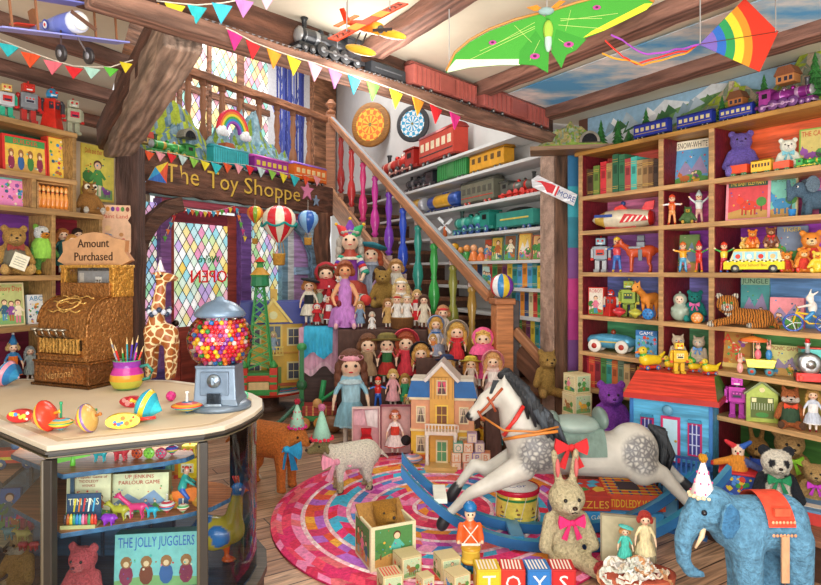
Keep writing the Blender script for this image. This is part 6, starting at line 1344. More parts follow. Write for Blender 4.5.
b=MB();b.tube([(.0,-.1,.5),(.1,-.1,1.1)],.07,'#2f9a5a');b.tube([(-.1,-.15,.55),(.5,-.15,.95)],.04,'#2f9a5a');b.ell(-.05,-.27,.6,.11,.06,.11,'#d8a060');b.build('lever',t,'satin')
v=P(331,300,6.25);v.z=0;b=MB();b.ell(0,0,.5,.7,.5,.5,'#8a5a34')
for i in range(5):b.ell(0,0,.5,.71-.12*i*0,.02,.51,'#5a3418',16,10)
b.thing('leather_ball','small brown leather ball behind the large blue dressed doll','ball','satin',(P(331,400,5.75).x,5.75,0),.16)
# ================= BY THE DOOR: table, dollhouse, crane, balloons =================
TZ=.25;cx_=P(268,300,6.75);t=T('low_round_table','low round table rimmed in blue and red beneath the yellow dollhouse','table',(cx_.x,cx_.y,0))
b=MB();b.lathe([(.40,TZ-.05),(.44,TZ-.045),(.44,TZ-.02),(.44,TZ-.005),(.40,TZ)],['#2f5fa0','#d8402f','#e8e0d0','#3a8fb0'],36);b.build('tabletop',t,'gloss');b=MB();b.lathe([(.2,0),(.12,.05),(.12,TZ-.06)],'#6a4a3a',16);b.build('pedestal',t,'wood')
b=MB();[b.lathe([(r,TZ+.001),(r,TZ+.004),(r-.015,TZ+.004)],c_,36,cap=False)for r,c_ in((.39,'#c83a3a'),(.34,'#3a6fb0'),(.29,'#3a9a5a'))];b.build('painted_ring',t,'gloss')
def win_frame(b,x,z,w,h,y,fr='#f0e0a0',glass='#4a4a5a',cur=None):
 b.box(x,y,z,w,.02,h,fr);b.rect(x-w*.38,z+h*.08,x+w*.38,z+h*.92,y-.0115,glass)
 if cur:b.poly([(x-w*.36,z+h*.9),(x-w*.05,z+h*.9),(x-w*.36,z+h*.15)],y-.0125,cur);b.poly([(x+w*.36,z+h*.9),(x+w*.05,z+h*.9),(x+w*.36,z+h*.15)],y-.0125,cur)
 b.box(x,y-.008,z+h*.48,w*.76,.01,h*.04,fr);b.box(x,y-.008,z,w*.04,.01,h,fr)
v=P(272,300,6.78);v.z=TZ;s_=98*6.78/F;t=T('yellow_dollhouse','tall yellow dollhouse with a royal blue roof','dollhouse',v,s_,.28)
b=MB();b.box(0,0,0,.58,.34,.66,'#e8b838');b.box(0,0,.02,.62,.38,.03,'#c8602a');b.box(0,0,.34,.6,.36,.02,'#d89a2a');b.build('house_wall',t,'satin',.004)
b=MB();b.prism([(-.36,.64),(.36,.64),(.31,.86),(-.31,.86)],-.2,.2,'#2a3a9a');b.build('roof',t,'satin');
b=MB();b.prism([(-.15,.66),(.15,.66),(0,.86)],-.23,-.1,'#f0c84a');b.prism([(-.19,.655),(-.16,.655),(0,.86),(.16,.655),(.19,.655),(0,.9)],-.25,-.1,'#f4d870');b.disk(0,.73,.04,-.232,'#e8e0a0');b.build('gable',t,'satin')
b=MB();b.box(.02,.05,.84,.07,.07,.14,'#e8b838');b.build('chimney',t,'satin')
for x_ in(-.18,.2):
 for z_ in(.08,.42):b=MB();win_frame(b,x_,z_,.13,.18,-.175);b.build('window',t,'satin')
b=MB();win_frame(b,0.01,.36,.16,.28,-.18,'#f0d060','#5a6a7a');b.build('balcony_window',t,'satin')
b=MB();b.box(0,-.2,.33,.2,.08,.015,'#f0d060');[b.box(-.09+.03*i,-.235,.34,.01,.01,.07,'#f0d060')for i in range(7)];b.box(0,-.235,.41,.2,.015,.012,'#f0d060');b.build('balcony',t,'satin')
v2=v+Vector((sin(.28)*.215*s_,-cos(.28)*.215*s_,.348*s_));doll('tiny doll standing on the yellow dollhouse balcony',v2,.22*s_,.28,'#9fb4c8','#e8d8a0',big=1.1)
b=MB();b.box(0,0,0,.14,.1,.18,'#6a8f3a');b.build('front_door',t,'satin').location=(0.01,-.13,.03)
v=P(260,300,6.32);v.z=TZ;s_=36*6.32/F;t=T('toy_crane_tower','green lattice toy tower with lantern top on a red and green base','toy tower',v,s_,.1)
b=MB();b.box(0,0,0,1.05,.6,.16,'#3f9a4a');b.box(0,0,.16,.95,.52,.45,'#3a8a45');b.box(0,-.27,.1,.55,.04,.26,'#e8c890');b.box(0,-.27,.38,.7,.04,.16,'#d83a2a');b.build('tower_base',t,'satin',.02)
for sx in(-1,1):b=MB();b.box(sx*.4,-.2,0,.2,.24,.75,'#d8402a');[b.box(sx*.4,-.325,.1+.2*i,.2,.01,.06,'#3f9a4a')for i in range(3)];b.lathe([(.1,.75),(.12,.8),(.02,.95)],'#3f9a4a',8);b.v=[(a_[0]+(sx*.4 if i>=len(b.v)-24 else 0),a_[1]-(.2 if i>=len(b.v)-24 else 0),a_[2])for i,a_ in enumerate(b.v)];b.build('turret',t,'satin')
b=MB()
for sx in(-1,1):
 for sy in(-1,1):b.bar((sx*.34,sy*.16,.6),(sx*.1,sy*.07,3.0),.05,.05,'#3f9f50')
for i in range(9):
 z=.7+i*.25;w_=.34-.24*(z-.6)/2.4;w2_=.34-.24*(z+.25-.6)/2.4
 for sy in(-.15,.15):b.bar((-w_,sy*.9,z),(w2_,sy*.85,z+.25),.025,.025,'#58b868');b.bar((w_,sy*.9,z),(-w2_,sy*.85,z+.25),.025,.025,'#58b868')
b.build('lattice_mast',t,'satin')
b=MB();b.lathe([(.14,2.95),(.26,3.0),(.24,3.25),(.28,3.3),(.1,3.5),(.08,3.62),(.15,3.66),(.02,3.8)],['#3f9a4a','#2f8a5a','#4fb060','#d8a040','#3f9a4a','#3f9a4a','#d8402a'],10,False);b.build('lantern_top',t,'satin')
def balloon(label,px,py,r,d,cols,basket=True,bh=1.5,garland=None):
 v=P(px,py,d);s_=r*d/F;t=T('toy_balloon',label,'hot-air balloon',v,s_)
 b=MB();pf=[(.16,-1.15),(.3,-1.0),(.68,-.6),(.93,-.2),(1,.15),(.94,.5),(.72,.8),(.4,.97),(.03,1.03)]
 b.lathe(pf,lambda k,i:cols[(i//2)%len(cols)],2*len(cols)*(2 if len(cols)>3 else 4));b.build('envelope',t,'gloss')
 if garland:b=MB();n=24;[b.tube([(1.02*cos(2*PI*(i+q/4)/6),1.02*sin(2*PI*(i+q/4)/6),-.02-.22*sin(PI*q/4))for q in range(5)],.07,garland,6)for i in range(6)];b.build('garland',t,'cloth')
 if basket:
  b=MB();b.lathe([(.26,-bh-.75),(.34,-bh-.7),(.38,-bh-.1),(.42,-bh-.05),(.34,-bh-.1)],['#b8842f','#d8a040','#e8b850','#a87a2a'],12);b.build('basket',t,'cloth')
  b=MB();[b.bar((.36*cos(a),.36*sin(a),-bh-.1),(.22*cos(a),.22*sin(a),-1.08),.03,.03,'#c89a40')for a in(.5,2.1,3.7,5.3)];b.build('rope',t,'cloth')
 b=MB();zt=(2.26-v.z)/s_;b.bar((0,0,1.0),(0,0,max(1.2,zt)),.02,.02,'#e8e0d0');b.build('string',t,'cloth')
balloon('small yellow and orange striped paper balloon hanging by the door',255,214,8,6.55,['#f0c030','#e8803a','#d8402f','#8ab040','#f0c030','#e8803a'],True,3.0)
balloon('large red and cream hot-air balloon with teal garland and basket',279,223,17,6.45,['#e0303a','#f4ead0','#e0303a','#f4ead0','#e0303a','#f4ead0'],True,1.75,'#1f9a94')
balloon('blue striped hot-air balloon at the timber post',308,221,10.5,6.6,['#3a78c8','#8fc0e8','#2f5fb0','#8fc0e8'],True,1.55)
# ================= MANSION, BLOCKS, BOWLS =================
v=P(443,300,4.86);v.z=0;s_=104*4.86/F;t=T('mansion_dollhouse','pink and yellow mansion dollhouse with blue slate roofs and porch','dollhouse',v,s_,-.12)
w_=62/104
b=MB();b.box(0,.02,0,w_*1.12,.3,.05,'#c8a060');b.box(-.0,.02,.05,w_,.24,.28,'#e8b83a');b.box(0,.02,.05,w_*1.01,.245,.05,'#d8602a');b.box(0,.02,.33,w_,.24,.3,'#e0a078');b.box(0,.02,.32,w_*1.03,.26,.02,'#f0d8a0');b.box(0,.02,.62,w_*1.06,.28,.025,'#e8d8b0');b.build('house_wall',t,'satin',.004)
for sx in(-1,1):
 b=MB();x_=sx*w_*.34;b.prism([(x_-.13,.645),(x_+.13,.645),(x_+.09,.8),(x_-.09,.8)],-.12,.15,'#1f6ab0','#b8c0c8');b.prism([(x_-.1,.8),(x_+.1,.8),(x_+.09,.82),(x_-.09,.82)],-.1,.13,'#d8d0c0');b.build('slate_roof',t,'satin')
b=MB();b.box(0,-.02,.05,w_*.38,.28,.8,'#e0a84a');[b.box(-.1+.033*i,-.162,.64,.006,.006,.2,'#b8803a')for i in range(7)];b.prism([(-w_*.2,.84),(w_*.2,.84),(0,.97)],-.16,.12,'#e0a84a');b.build('central_bay',t,'satin')
b=MB();b.prism([(-w_*.29,.82),(-w_*.25,.8),(0,.955),(w_*.25,.8),(w_*.29,.82),(0,1.0)],-.2,.14,'#dcd4cc');b.build('gable_roof',t,'satin')
b=MB();win_frame(b,0,.68,.1,.14,-.165,'#e8d0a0','#5a3a3a','#e04a6a');b.build('window',t,'satin')
for sx in(-1,1):
 for z_,cu in((.12,'#c8b090'),(.4,'#d8c0a8')):b=MB();win_frame(b,sx*w_*.34,z_,.09,.16,-.105,'#ecdcb0','#6a5a50',cu);b.build('window',t,'satin')
b=MB();win_frame(b,0,.4,.12,.19,-.165,'#f0c850','#7a4a28');b.build('balcony_door',t,'satin')
b=MB();win_frame(b,0,.05,.11,.21,-.165,'#e8d8b0','#5a9a6a');b.build('front_door',t,'satin')
b=MB();b.box(0,-.21,.33,w_*.5,.12,.03,'#ece0d0');b.box(0,-.265,.42,w_*.5,.015,.012,'#ece0d0');[b.box(-w_*.24+.03*i,-.265,.36,.01,.012,.065,'#ece0d0')for i in range(11)];b.build('balcony',t,'satin')
for sx in(-1,1):b=MB();b.lathe([(.022,.05),(.016,.08),(.016,.3),(.024,.33)],'#f0e8dc',10);b.v=[(a_[0]+sx*.13,a_[1]-.25,a_[2])for a_ in b.v];b.build('porch_column',t,'satin')
b=MB();b.box(0,-.25,0,w_*.5,.16,.05,'#d8b070');b.box(0,-.34,0,w_*.45,.08,.025,'#d8b070');b.build('porch_step',t,'satin')
v=P(488,300,4.75);v.z=0;doll('harlequin doll in a teal diamond-pattern suit behind the horse head',P(497,454,5.0),50*5.0/F*.9,0,'#2f8a98','#2a5a6a',None,dress2='#8fd0c8',long=False)if 0 else None
v=G(499,452);t=doll('teal diamond-patterned puppet half hidden behind the horse head',v,42*v.y/F,0,'#2a8a98','#2a3a6a','beret','#2f4f8a',dress2='#7fc8c0',long=False);v=G(484,456);tinman('small yellow wooden puppet beside the letter blocks',v,40*v.y/F,0,'#e8b030','#d89a2a',hat='#b8602a',arms=-.3,arm='#e8b030')
AB=[(455.5,465,0,'E','#e8b088'),(467,466,0,'V','#e0907a'),(476,465,0,'G','#d8a890'),(486,463.5,0,'K','#e8c070'),(456,465,1,'H','#e8a878'),(466.5,465,1,'F','#f0c8a0'),(476,465,1,'P','#8f80c0'),(485.5,465,1,'B','#e89a70'),(458,465,2,'O','#5fb098'),(468,465,2,'M','#e8a070'),(479,465,2,'R','#b8a0b0'),(472,465,3,'T','#c0a8c0'),(494.5,466,0,'C','#e8a8b0')]
d_=4.66;bs=9.6*d_/F
rn=['bottom','second','third','topmost']
cn={'#e8b088':'peach','#e0907a':'salmon','#d8a890':'dusty pink','#e8c070':'yellow-tan','#e8a878':'apricot','#f0c8a0':'cream','#8f80c0':'violet','#e89a70':'orange','#5fb098':'green','#e8a070':'orange','#b8a0b0':'mauve','#c0a8c0':'lilac','#e8a8b0':'pink'}
for px,py,lv,ch,cc in AB:
 v=P(px,300,d_-.0);v.z=bs*lv*1.0+RUG*(0)
 toyblock('letter_block','%s letter %s block, %s'%(cn[cc],ch,'standing alone beside the pyramid' if ch=='C' else rn[lv]+' row of the block pyramid' if lv<3 else 'on top of the block pyramid'),v,bs,(.5 if ch=='C' else r_.uniform(-.12,.12)),'#f0e0c8',cc,ch,cc if cc!='#f0c8a0' else '#d86a4a',group=None)
for px,py,rr,cols,lab in((412,464,11,['#8a8ab0','#d87a8a','#5fa0a8','#c8a0a0','#6a8ab8','#e0b0a0'],'wide striped grey and pink humming top on the floor by the mansion'),(433,462,6,['#e8a838','#d8402f','#3f7f5a','#2f4f8a','#e8a838'],'small orange and blue striped top by the mansion')):v=G(px,py+2);top_toy(lab,v,rr*v.y/F,cols,flat=.36,stem='#7a4a2a',stemh=.3)
v=ST.pt(-.42,.343);v=P(548,300,4.98);v.z=.343;plush('teddy_bear','old straw-coloured teddy bear sitting on the lowest stair','teddy bear',Vector((v.x,v.y,.50)),50*4.98/F,.1,'#b08c48','#c09c58',nose='#3a2a1a')
for i,(s2,nm,kd)in enumerate(((22,'largest, at the foot of the tower of three picture cubes, girl picture','people'),(21,'in the middle of the tower of three picture cubes, animal picture','beast'),(19,'smallest, on top of the tower of three picture cubes, green frog picture','person'))):
 d_=4.5;v=P(577,300,d_);z0=zof(435,d_);v.z=(0,22,43)[i]*d_/F+z0
 toyblock('picture_cube','cream picture cube '+nm,v,s2*d_/F,.25+.1*i,'#efe6c0','#d8c898',None,'#fff',kd,160+i)
b=MB();z0=zof(435,4.5);b.box(0,0,0,.24,.22,z0-.012,'#7a5238');b.box(0,0,z0-.012,.26,.24,.012,'#9a6c48');b.thing('wooden_stool','plain wooden box stool under the tower of picture cubes','stool','wood',(P(577,300,4.5).x,4.5,0),1,.2)
v=P(611,300,4.2);z0=zof(440,4.2);v.z=z0;plush('teddy_bear','bright violet teddy bear sitting beside the blue dollhouse','teddy bear',v,64*4.2/F,-.1,'#8a3fb0','#9a50c0',nose='#4a1a6a')
b=MB();b.box(0,0,0,.42,.34,z0-.03,'#6a4636');b.box(0,0,z0-.03,.46,.38,.03,'#8f6448');b.thing('wooden_chest','low wooden chest the violet teddy bear sits on','chest','wood',(v.x,v.y-.02,0),1,-.1)
# ================= BLUE DOLLHOUSE =================
d_=3.86;v=P(677,300,d_);v.z=0;hp=zof(404,d_)+.07;W_=72*d_/F;t=T('blue_dollhouse','large two-storey sky blue dollhouse with a red roof and balconies','dollhouse',v,1,-.62)
Hh=hp
b=MB();b.box(0,0,0,W_,.36,Hh,'#5ab4e0');b.build('house_wall',t,'wood',.004)
b=MB()
for z in(.0,Hh*.47):b.box(0,-.186,z,W_*1.02,.012,.02,'#2a4a8a')
for sx in(-1,1):b.box(sx*W_*.5,-.18,0,.02,.02,Hh,'#3a7ac0')
b.build('trim_board',t,'satin')
rf=MB();ov=.04;z0,z1=Hh,Hh+.13
rf.add([(-W_/2-ov,-.22,z0),(W_/2+ov,-.22,z0),(W_/2+ov,.22,z0),(-W_/2-ov,.22,z0),(-W_/2+.0,-.08,z1),(W_/2-.0,-.08,z1),(W_/2,.1,z1),(-W_/2,.1,z1)],[(0,1,5,4),(2,3,7,6),(3,0,4,7),(1,2,6,5),(3,2,1,0),(4,5,6,7)],['#d8402a','#d8402a','#c83a26','#5f8a3a','#8a2a20','#d03c28']);rf.build('roof',t,'wood')
b=MB();b.add([(-W_/2-ov,-.222,z0-.02),(W_/2+ov,-.222,z0-.02),(W_/2+ov,-.222,z0+.012),(-W_/2-ov,-.222,z0+.012)],[(0,1,2,3)],'#b8302a');b.box(W_/2+ov,0,z0-.02,.02,.44,.03,'#b8302a');b.build('eaves',t,'satin')
for zb in(Hh*.56,Hh*.1):
 for sx in(-.29,.31):
  b=MB();x_=sx*W_;b.box(x_,-.185,zb,W_*.17,.02,Hh*.26,'#c82a6a');b.rect(x_-W_*.065,zb+.012,x_+W_*.065,zb+Hh*.26-.012,-.1965,'#3a3a8a')
  for k_ in(-.5,.5):b.box(x_+k_*W_*.05,-.199,zb+.01,.006,.004,Hh*.24,'#c8d0f0')
  for k_ in(.33,.66):b.box(x_,-.199,zb+Hh*.26*k_,W_*.13,.004,.006,'#c8d0f0')
  b.box(x_,-.2,zb+Hh*.265,W_*.16,.02,.016,'#3a90b8');b.build('window',t,'satin')
 b=MB();b.box(.01*W_,-.187,zb-Hh*.07,W_*.24,.02,Hh*.36,'#d8306a' if zb>.3 else '#3a80c0');b.rect(-.08*W_,zb-Hh*.06,.1*W_,zb+Hh*.27,-.199,'#bfe4f4' if zb>.3 else '#7fc4e8');b.ell(.08*W_,-.2,zb+Hh*.1,.008,col='#c8a030');b.build('door_panel',t,'satin')
b=MB();zb=Hh*.44;b.box(0,-.25,zb,W_*1.04,.14,.02,'#2f6fb0');b.box(0,-.315,zb+.1,W_*1.04,.012,.014,'#2a4a8a');[b.box(-W_*.5+W_*i/17,-.315,zb+.02,.009,.01,.085,'#2f5fa8')for i in range(18)];b.build('balcony',t,'satin')
b=MB();zb=-.0;b.box(0,-.27,0,W_*1.04,.18,.02,'#2a5f9a');b.build('porch',t,'satin')
for sx in(-.3,.28,-.02):b=MB();b.ell(sx*W_,-.2,Hh*.3 if sx!=-.02 else Hh*.9,.03,.012,.03,'#2f4f9a' if sx!=-.02 else '#5f9ab8');b.build('ornament',t,'satin')
rz_=-.62;R_=Matrix.Rotation(rz_,3,'Z')
zr=z1+.002
def duck(label,lx,ly,hp,rz,name='tin_duck'):
 p=v+R_@Vector((lx,ly,0));p.z=zr;s_=hp*p.y/F;t2=T(name,label,'toy duck',p,s_,rz)
 pr=[c((-.25,0,.42),(.35,0,.4),.26,.2,0),c((.4,0,.45),(.7,0,.72),.12,.05,0),e(-.35,0,.82,.2,.17,.19,1),c((-.3,0,.5),(-.35,0,.7),.16,.14,2),c((-.5,0,.78),(-.68,0,.74),.07,.05,3)]
 blob('body',t2,pr,['#e8c82a','#d8c038','#4fa83f','#e87a2a'],'gloss',.03);ball('eye',t2,-.42,-.15,.87,.03,'#111')
 b=MB();b.box(0,0,.06,.8,.4,.12,'#d8402a');b.build('base',t2,'tin',.02)
 for x_ in(-.25,.25):
  for y_ in(-.22,.22):wheel(t2,x_,y_,.09,.09,'#3a6ab0','#e8c030',.06,'y')
duck('largest yellow tin duck at the outer corner of the red roof',-W_*.36,.0,23,.2);duck('tin duck between the big duck and the yellow robot',-W_*.1,.06,14,-.1);duck('tin duck just beyond the yellow robot',W_*.2,.06,13,.1);duck('tin duck at the gable end of the red roof',W_*.42,.0,16,.1)
p=v+R_@Vector((W_*.05,-.055,0));p.z=zr;robot('yellow wind-up robot standing on the red dollhouse roof',p,32*p.y/F,-.1,'#e8b828','#f0c838','#e8b828','#f0e8a0','#d8502a')
# ================= ROCKING HORSE =================
hd_=3.4;HS=hd_/F;X0=560;FY=HY+930/hd_
def hp_(px,py,y=0.0):return Vector(((px-X0)*HS,y,(FY-py)*HS-RUG))
hv=P(X0,300,hd_);hv.z=0
t=T('rocking_horse','dapple grey rocking horse with dark mane on blue rockers','rocking horse',(hv.x,hd_,RUG),1,0)
def H(px,py,y=0):q=hp_(px,py,y);return(q.x,q.y,q.z)
pr=[c(H(536,448),H(622,455),.135,.122,0),e(*H(532,446),.14,.13,.15,0),e(*H(632,450),.14,.135,.15,0),c(H(522,430),H(514,404),.12,.09,0),c(H(514,404),H(504,390),.09,.07,0),c(H(503,391),H(486,401),.066,.05,0),c(H(489,399),H(473,415),.05,.034,0),e(*H(471,416),.034,.032,.03,2)]
for sy,(k1,h1,f1),(k2,h2,f2)in((-1,((468,487),(446,508),(441,517)),((655,468),(684,500),(694,508))),(1,((476,470),(458,494),(452,503)),((662,462),(690,488),(699,496)))):
 y=sy*.085;pr+=[c(H(520,462,y),H(492,476,y*1.1),.075,.05,0),c(H(492,476,y*1.1),H(*k1,y*1.2),.048,.033,0),c(H(*k1,y*1.2),H(*h1,y*1.2),.032,.024,0),c(H(*h1,y*1.2),H(*f1,y*1.2),.034,.036,2),c(H(636,464,y),H(*k2,y*1.1),.088,.045,0),c(H(*k2,y*1.1),H(*h2,y*1.2),.042,.027,0),c(H(*h2,y*1.2),H(*f2,y*1.2),.034,.038,2)]
 pr.append(c(H(503,383,sy*.045),H(503,374,sy*.05),.022,.01,0))
def msk(V):
 o=np.zeros(len(V))
 for cx0,cz0,rr in((534,449,.12),(634,448,.115)):
  q=hp_(cx0,cz0);d=np.sqrt((V[:,0]-q.x)**2+((V[:,2]-q.z)*1.05)**2);o=np.maximum(o,np.clip((rr-d)/.03,0,1))
 return o
blob('body',t,pr,['#c4c1b8','#cfcac0','#2a2c30'],'satin_dapple',.013,mask=msk)
for sy in(-1,1):ball('eye',t,*H(492,397,sy*.05),.011,'#15100c')
r2=random.Random(5)
b=MB()
for i in range(34):
 u=i/33;p0=Vector(H(502+30*u,380+38*u,0));side=-1 if i%3 else 1
 p1=p0+Vector((.06+.05*r2.random(),side*(.09+.03*u),-.02));p2=p1+Vector((.07*r2.random()+.01,side*.02,-.09-.06*r2.random()))
 b.tube([p0+Vector((-.01,0,.02)),p0+Vector((.03,side*.04,.035)),p1,p2],[.022,.03,.026,.006],r2.choice(['#23272d','#2f353d','#3f4750','#1a1d22']),6)
for i in range(5):p0=Vector(H(502-i,383));b.tube([p0,p0+Vector((-.02,-.02,.01)),p0+Vector((-.05,-.045,-.05))],[.014,.014,.004],'#2a2f36',6)
b.build('mane',t,'hair')
b=MB()
for i in range(16):y=r2.uniform(-.04,.04);b.tube([H(650,426,0),H(659+r2.uniform(-2,4),432,y),H(664+r2.uniform(-4,5),452,y*1.4),H(661+r2.uniform(-6,6),476+r2.uniform(-4,10),y)],[.016,.03,.026,.005],r2.choice(['#1f2328','#2b3036','#3a4046']),6)
b.build('tail',t,'hair')
b=MB()
for y in(-.2,):pass
b.push(*H(577,431));b.lathe([(.175,-.0),(.2,.02)],'#7f9088',4)if 0 else None;b.pop()
n=14;vs=[];fs=[]
for j,(px,rr)in enumerate(((553,.15),(560,.155),(590,.153),(600,.147))):
 q=hp_(px,452)
 for i in range(n+1):a=PI*(.02+.96*i/n);vs.append((q.x,rr*cos(a)*.9,q.z+rr*sin(a)*(1.05 if j in(1,2)else 1.12)))
for j in range(3):
 for i in range(n):fs.append((j*(n+1)+i,j*(n+1)+i+1,(j+1)*(n+1)+i+1,(j+1)*(n+1)+i))
b.add(vs,fs,'#6f857c',True);b.build('saddle_cloth',t,'cloth')
b=MB();b.ell(*H(574,424),.15,.12,.05,'#8fa29a');b.ell(*H(553,419),.03,.09,.045,'#6a7f78');b.ell(*H(600,418),.035,.11,.06,'#6a7f78');b.build('saddle',t,'satin')
def strap(nm,pts,w,col):b=MB();b.tube(pts,w,col,6);b.build(nm,t,'satin')
strap('breast_strap',[H(520,402,-.105),H(511,414,-.13),H(504,424,-.12),H(503,432,-.06),H(503,434,.0)],.012,'#d8302a')
strap('breast_strap',[H(551,424,-.155),H(535,426,-.155),H(514,430,-.14),H(502,436,-.07)],.009,'#e08a3a')
for s_ in(-1,1):strap('bridle',[H(501,386,s_*.06),H(492,396,s_*.062),H(485,405,s_*.055),H(479,411,s_*.05)],.008,'#a84a24')
strap('bridle',[H(486,395,-.055),H(491,402,-.066),H(494,409,-.06)],.007,'#a84a24');strap('bridle',[H(477,409,-.042),H(481,416,-.045),H(484,419,-.03)],.007,'#a84a24');strap('rein',[H(482,415,-.05),H(500,424,-.14),H(530,424,-.165),H(552,420,-.15)],.006,'#c87a30')
strap('girth',[H(565,440,-.158),H(566,455,-.165),H(567,470,-.12),H(568,477,-.06),H(568,478,.06)],.016,'#b86a34')
bow(t,*H(562,437,-.2),.16,'#e02a30','saddle_bow')
b=MB();b.tube([H(567,446,-.185),H(567,474,-.18)],.01,'#b86a34');b.ell(*H(567,480,-.18),.022,.012,.035,'#c8502a');b.build('stirrup',t,'satin')
for sy in(-1,1):
 b=MB();pts=[]
 yy=sy*.115
 for i in range(25):
  u=-1+2*i/24;x=.87*u;z=.028+.40*abs(u)**2.7;pts.append((x-.0,z))
 outer=[(x,z-.028)for x,z in pts];inner=[(x,z+.026)for x,z in pts]
 b.prism(outer+inner[::-1],yy-.024,yy+.024,'#1f6fa8')if 0 else None
 for i in range(24):
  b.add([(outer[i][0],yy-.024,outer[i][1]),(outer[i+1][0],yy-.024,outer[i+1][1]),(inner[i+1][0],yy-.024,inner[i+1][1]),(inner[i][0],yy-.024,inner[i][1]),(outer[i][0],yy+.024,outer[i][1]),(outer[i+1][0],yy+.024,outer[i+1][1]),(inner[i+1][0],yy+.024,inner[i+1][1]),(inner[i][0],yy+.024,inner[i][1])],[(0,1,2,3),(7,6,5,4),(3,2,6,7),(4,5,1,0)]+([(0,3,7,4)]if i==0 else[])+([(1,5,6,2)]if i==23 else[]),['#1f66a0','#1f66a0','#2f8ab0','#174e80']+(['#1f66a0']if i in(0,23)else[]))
 b.build('rocker',t,'satin')
for x,z,c_ in((-.66,.25,'#e8ece0'),(.66,.25,'#3a9ac0'),(-.25,.05,'#2f7fae'),(.3,.06,'#2f7fae')):b=MB();b.box(x,0,z,.07,.22,.025,c_);b.build('cross_bar',t,'satin')
# ================= THINGS ON THE RUG =================
v=P(517,300,3.64);v.z=RUG;s_=38*v.y/F;t=T('toy_drum','red-rimmed yellow tin drum with rocking horse pictures','drum',v,s_,.1)
b=MB();b.lathe([(.55,.08),(.55,.2),(.55,.26),(.55,.74),(.55,.8),(.55,.92)],['#e8c84a','#2f8a4a','#f0d860','#2f8a4a','#e8c84a'],32);b.build('shell',t,'tin')
for z in(0,.88):b=MB();b.lathe([(.57,z),(.585,z+.03),(.585,z+.1),(.57,z+.13),(.54,z+.125)],'#c81f3a',32,cap=False);b.build('rim',t,'gloss')
b=MB();b.lathe([(.55,.985),(.55,.99)],'#f0ece4',32);b.build('drumhead',t,'paper')
b=MB()
for i in range(8):
 a=2*PI*i/8-.2
 b.push(0,0,0,rz=a);[b.disk(x,.45,.05,-.556,c_,8,.03)for x,c_ in((-.0,'#8a5a2a'),)];b.poly([(-.12,.36),(.12,.36),(.08,.33),(-.08,.33)],-.5585,'#2f6a8a');b.poly([(-.08,.52),(-.04,.62),(.0,.54)],-.557,'#8a5a2a');b.bar((0,-.575,.12),(.2,-.545,.88),.012,.012,'#e8e0d0');b.pop()
b.build('drum_decoration',t,'paper')
b=MB();b.text('Cor',0,-.1,.3,0,'#2f4fa0');b.v=[(x,z*1.0,.992)for x,y,z in b.v];b.build('lettering',t,'paper')
v=P(566,300,3.13);v.z=RUG;t=plush('toy_rabbit','large cream plush rabbit with a hot pink bow on the rug','toy rabbit',v,96*v.y/F,.12,'#cdc09a','#dccfae',pad='#a83a3a',ear='long',bowc='#f0307a',fat=.95)
for s_ in(-1,1):b=MB();b.ell(s_*.1,-.03,1.02,.026,.02,.1,'#d86a6a',8,6);b.build('inner_ear',t,'cloth')
v=G(470,571,RUG);s_=70*v.y/F;t=T('toy_soldier','wooden drummer soldier with blue cap and orange tunic','toy soldier',v,s_,0)
pr=[c((0,0,.62),(0,0,.45),.115,.12,0),e(0,0,.82,.085,.08,.085,1),c((0,0,.3),(0,0,.38),.12,.12,2)]+mir(c((.13,0,.66),(.17,-.02,.45),.045,.04,0),e(.17,-.04,.42,.03,.03,.04,1),c((.06,0,.28),(.06,0,.05),.055,.05,3),e(.06,-.04,.04,.05,.08,.035,3))
blob('body',t,pr,['#e0602a','#f0d0b0','#c89a2a','#2f8fd0'],'gloss',.024);eyes(t,.03,-.075,.83,.013)
b=MB();b.lathe([(.09,.87),(.1,.89),(.1,.93),(.06,.985),(.01,1.0)],'#1f6fb0',14);b.build('cap',t,'gloss')
b=MB();b.push(0,-.13,.2);b.lathe([(.14,0),(.145,.03),(.13,.06),(.13,.16),(.145,.19),(.14,.22)],['#c8962a','#e8c850','#d8b040','#e8c850','#c8962a'],16);b.pop();b.build('drum',t,'gloss')
b=MB();[b.bar((s_*.1,-.115,.7),(-s_*.1,-.125,.45),.025,.01,'#f4f0e8')for s_ in(-1,1)];b.bar((-.13,-.12,.43),(.13,-.12,.43),.02,.03,'#f4f0e8');b.build('cross_belt',t,'cloth')
b=MB();b.box(0,0,0,.3,.22,.025,'#4a7a3a');b.build('stand',t,'satin')
v=G(385,558,RUG);s_=49*v.y/F;t=T('bear_box','square story-picture box with woven lid and a bear head inside','jack-in-the-box',v,s_,.42);s2=.9
b=MB();[b.box(x,y,0,w,d,.86,'#e0d8b0')for x,y,w,d in((0,-.45,.96,.05),(0,.45,.96,.05),(-.46,0,.05,.9),(.46,0,.05,.9))];b.box(0,0,0,.9,.9,.04,'#c8b890');b.build('box_body',t,'paper',.01)
b=MB()
for a in range(4):b.push(0,0,0,rz=a*PI/2);b.push(0,-.49 if a%2 else-.478,.07);art(b,.8,.74,('person','people','scene','people')[a],'#4f8a4a',170+a,0);b.pop();b.pop()
b.build('printed_side',t,'paper')
b=MB();b.push(0,.44,.86,rx=.62);b.box(0,-.46,0,.98,.96,.05,'#a87a3a');[b.box(0,-.92+.11*i,-.008,.96,.03,.01,'#c8a05a')for i in range(9)];b.pop();b.build('lid',t,'cloth',.01).location=(0,0,.12)
